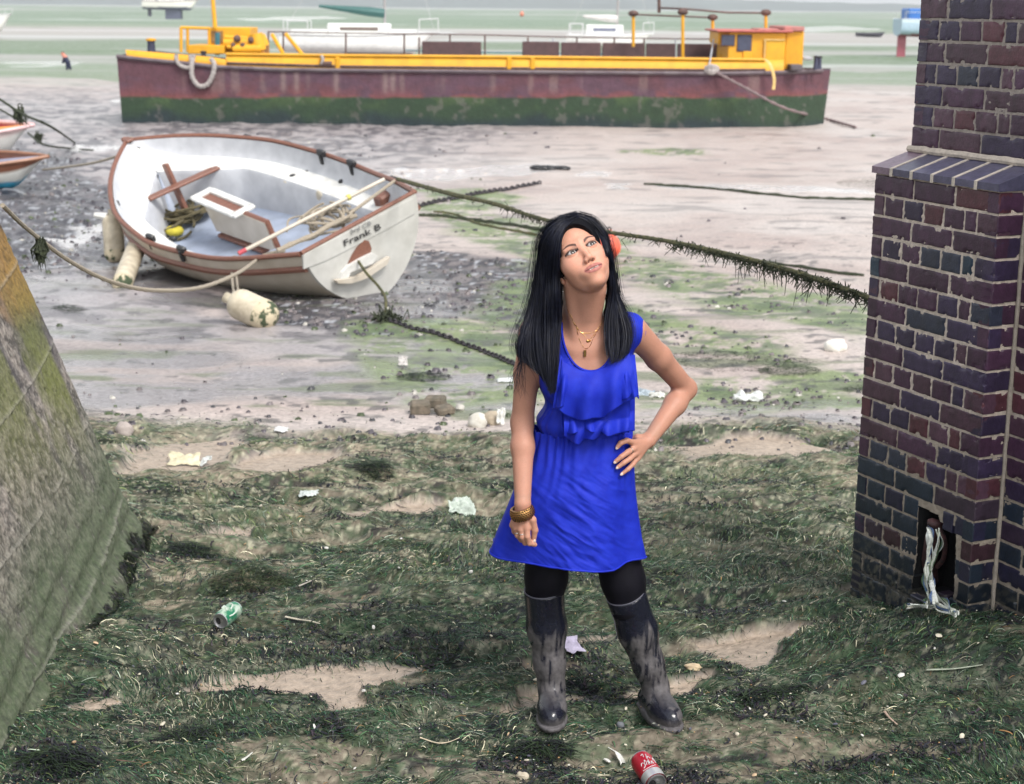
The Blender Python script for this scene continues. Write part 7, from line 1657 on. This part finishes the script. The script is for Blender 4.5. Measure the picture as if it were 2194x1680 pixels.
# scattered broken shells, one of each kind copied about
g = np.random.default_rng(33); protos = []
for k, c in enumerate([(.66, .60, .48), (.72, .70, .66), (.60, .42, .26), (.12, .12, .16)]):
    m = MB(); n = 8; U, V_ = np.meshgrid(np.linspace(-1, 1, n), np.linspace(-1, 1, n)); rr_ = np.sqrt(U**2+V_**2); m.add(np.stack([U*.011*(1-.25*np.abs(V_)), V_*.008*(1-.25*np.abs(U)), .006*(1-.5*rr_**2)*np.abs(1)], -1).reshape(-1, 3), gridfaces(n, n)); m.sph((0, 0, -.0), (.010, .007, .0045), nu=10, nv=6)
    o_ = m.build('shell', mat('shell_mat', c, tuple(v*.7 for v in c), rough=.5, scale=200, bump=.2, bscale=400)); protos.append(o_)
NMS = ['cream', 'white', 'orange brown', 'blue black']; FIX = [(1690, 1115, 1), (550, 955, 0), (1735, 1155, 0), (380, 1495, 1), (1020, 1410, 0), (580, 1442, 1), (1150, 1465, 0), (775, 1325, 0), (800, 1350, 1), (1700, 1245, 0), (1950, 1310, 0), (2010, 1370, 0), (1930, 1455, 1), (1850, 1470, 3), (1340, 1525, 0), (1580, 1580, 0), (1455, 1575, 3), (1480, 1570, 3), (205, 1385, 2), (300, 1452, 0), (430, 1475, 2), (780, 1490, 1), (1300, 1640, 1), (1060, 1605, 0), (1090, 1580, 2), (160, 1600, 2), (350, 1560, 0), (2060, 1585, 0), (1790, 1560, 3), (1640, 1540, 0), (1010, 1230, 1), (860, 1160, 1), (930, 1215, 2), (700, 1180, 1), (560, 1090, 0)]
LM = [('green can', 489, 1315), ('red can', 1388, 1660), ('feather', 1318, 1625), ('crumpled green packet', 986, 1095), ('foot of the brick pier', 1850, 1260), ('toe of the sea wall', 250, 1300), ('cream torn card', 395, 992), ('left boot', 1430, 1540), ('right boot', 1180, 1540), ('bare sand right of the boots', 1620, 1400), ('long bare sand patch', 600, 1460), ('long reed stem', 2040, 1440), ('pale splinter of wood', 640, 1335), ('grey plastic piece', 661, 1064), ('bottom right corner', 2100, 1600), ('bottom left corner', 150, 1600), ('hand on the hip', 1700, 1000), ('hem of the dress', 1500, 1200), ('pinkish twig', 1905, 1545), ('pale curved twig', 940, 1596), ('middle of the weed', 800, 1250)]
USED = set()
for i in range(120):
    if i < len(FIX): x, y, k = FIX[i]
    else: x, y = 120+2040*g.random(), 900+770*g.random()**.8; k = int(g.choice(4, p=[.35, .28, .17, .20]))
    q = gpt(x, y)
    if q[0] < t0[0]+.12 or (q-PA)@en < .05: continue
    s = (.6+.7*g.random()) if i < len(FIX) else .35+.55*g.random()**2
    dd = [(abs(x-a)+abs(y-b), n, x-a, y-b) for n, a, b in LM]; dd.sort(); _, n_, ddx, ddy = dd[0]; sd = ('right of' if ddx > 0 else 'left of') if abs(ddx) > abs(ddy) else ('below' if ddy > 0 else 'above'); lb = '%s %s shell on the weed %s the %s' % ('tiny' if s < .6 else 'small', NMS[k], sd, n_)
    if lb in USED: continue
    USED.add(lb); o_ = protos[k].copy(); COL.objects.link(o_); o_.location = (q[0], q[1], q[2]+.010); o_.rotation_euler = (g.normal(0, .5), g.normal(0, .5), g.random()*6.28); o_.scale = (s, s*(.6+.5*g.random()), s*.8)
    tag(o_, lb, 'shell', '%s shell fragments on the weed' % NMS[k])
for o_ in protos: bpy.data.objects.remove(o_)
# heaps of dark weed
def heap(label, px, py, rx, ry, hh, n, dark, seed):
    c_ = gpt(px, py); g = np.random.default_rng(seed); m = MB(); cols_ = [(.012, .012, .018), (.018, .03, .018), (.03, .05, .022)] if dark else [(.03, .05, .025), (.05, .07, .03), (.02, .03, .02)]
    for k in range(n):
        a = g.random()*6.28; r_ = math.sqrt(g.random()); x = c_[0]+rx*r_*math.cos(a); y = c_[1]+ry*r_*math.sin(a); z = gzz(x, y)+hh*(1-r_*r_)*g.random(); d = g.normal(0, 1, 3)*[.035, .022, .004]
        m.tube([np.array([x, y, z])-d, np.array([x, y, z+.006]), np.array([x, y, z])+d+[0, 0, -.006]], [.0008, .0018, .0006], 4, cols_[g.integers(3)], flat=.4)
    tag(m.build('weed_heap', mw, smooth=False), label, 'seaweed')
heap('dark weed heap in the middle of the near beach left of the woman', 808, 1006, .09, .07, .05, 260, True, 1); heap('black weed heap near the foot of the sea wall', 410, 1186, .11, .07, .05, 280, True, 2); heap('broad weed mound left of the green can above it', 540, 1254, .17, .08, .07, 420, False, 3); heap('small dark heap low at left beside a cream shell', 400, 1588, .10, .06, .04, 260, True, 4)
heap('flat black weed patch on the mud right of the woman', 1580, 772, .55, .35, .02, 500, True, 5); heap('green weed tuft on the mud right of the black patch', 1692, 797, .22, .15, .05, 260, False, 6); heap('dark tuft against the left side of the brick pier', 1845, 838, .12, .1, .06, 120, False, 7); heap('small dark weed heap on the mud above the broken bricks', 910, 810, .18, .12, .03, 240, True, 8); heap('little black lump on the mud left of the weed heap', 148, 664, .14, .1, .05, 140, True, 9)
heap('black weed tangle at bottom centre left of the feather', 1150, 1610, .12, .05, .03, 380, True, 10); heap('dark weed in the bottom left corner', 130, 1640, .13, .05, .05, 380, True, 11) ; heap('dark hollow of weed right of the left boot', 1640, 1490, .14, .04, .03, 300, True, 12)
q = gp(1850, 395)
heap('grey green mound of weed beside the pier on the far mud', 1862, 396, .55, .5, .14, 500, False, 13)
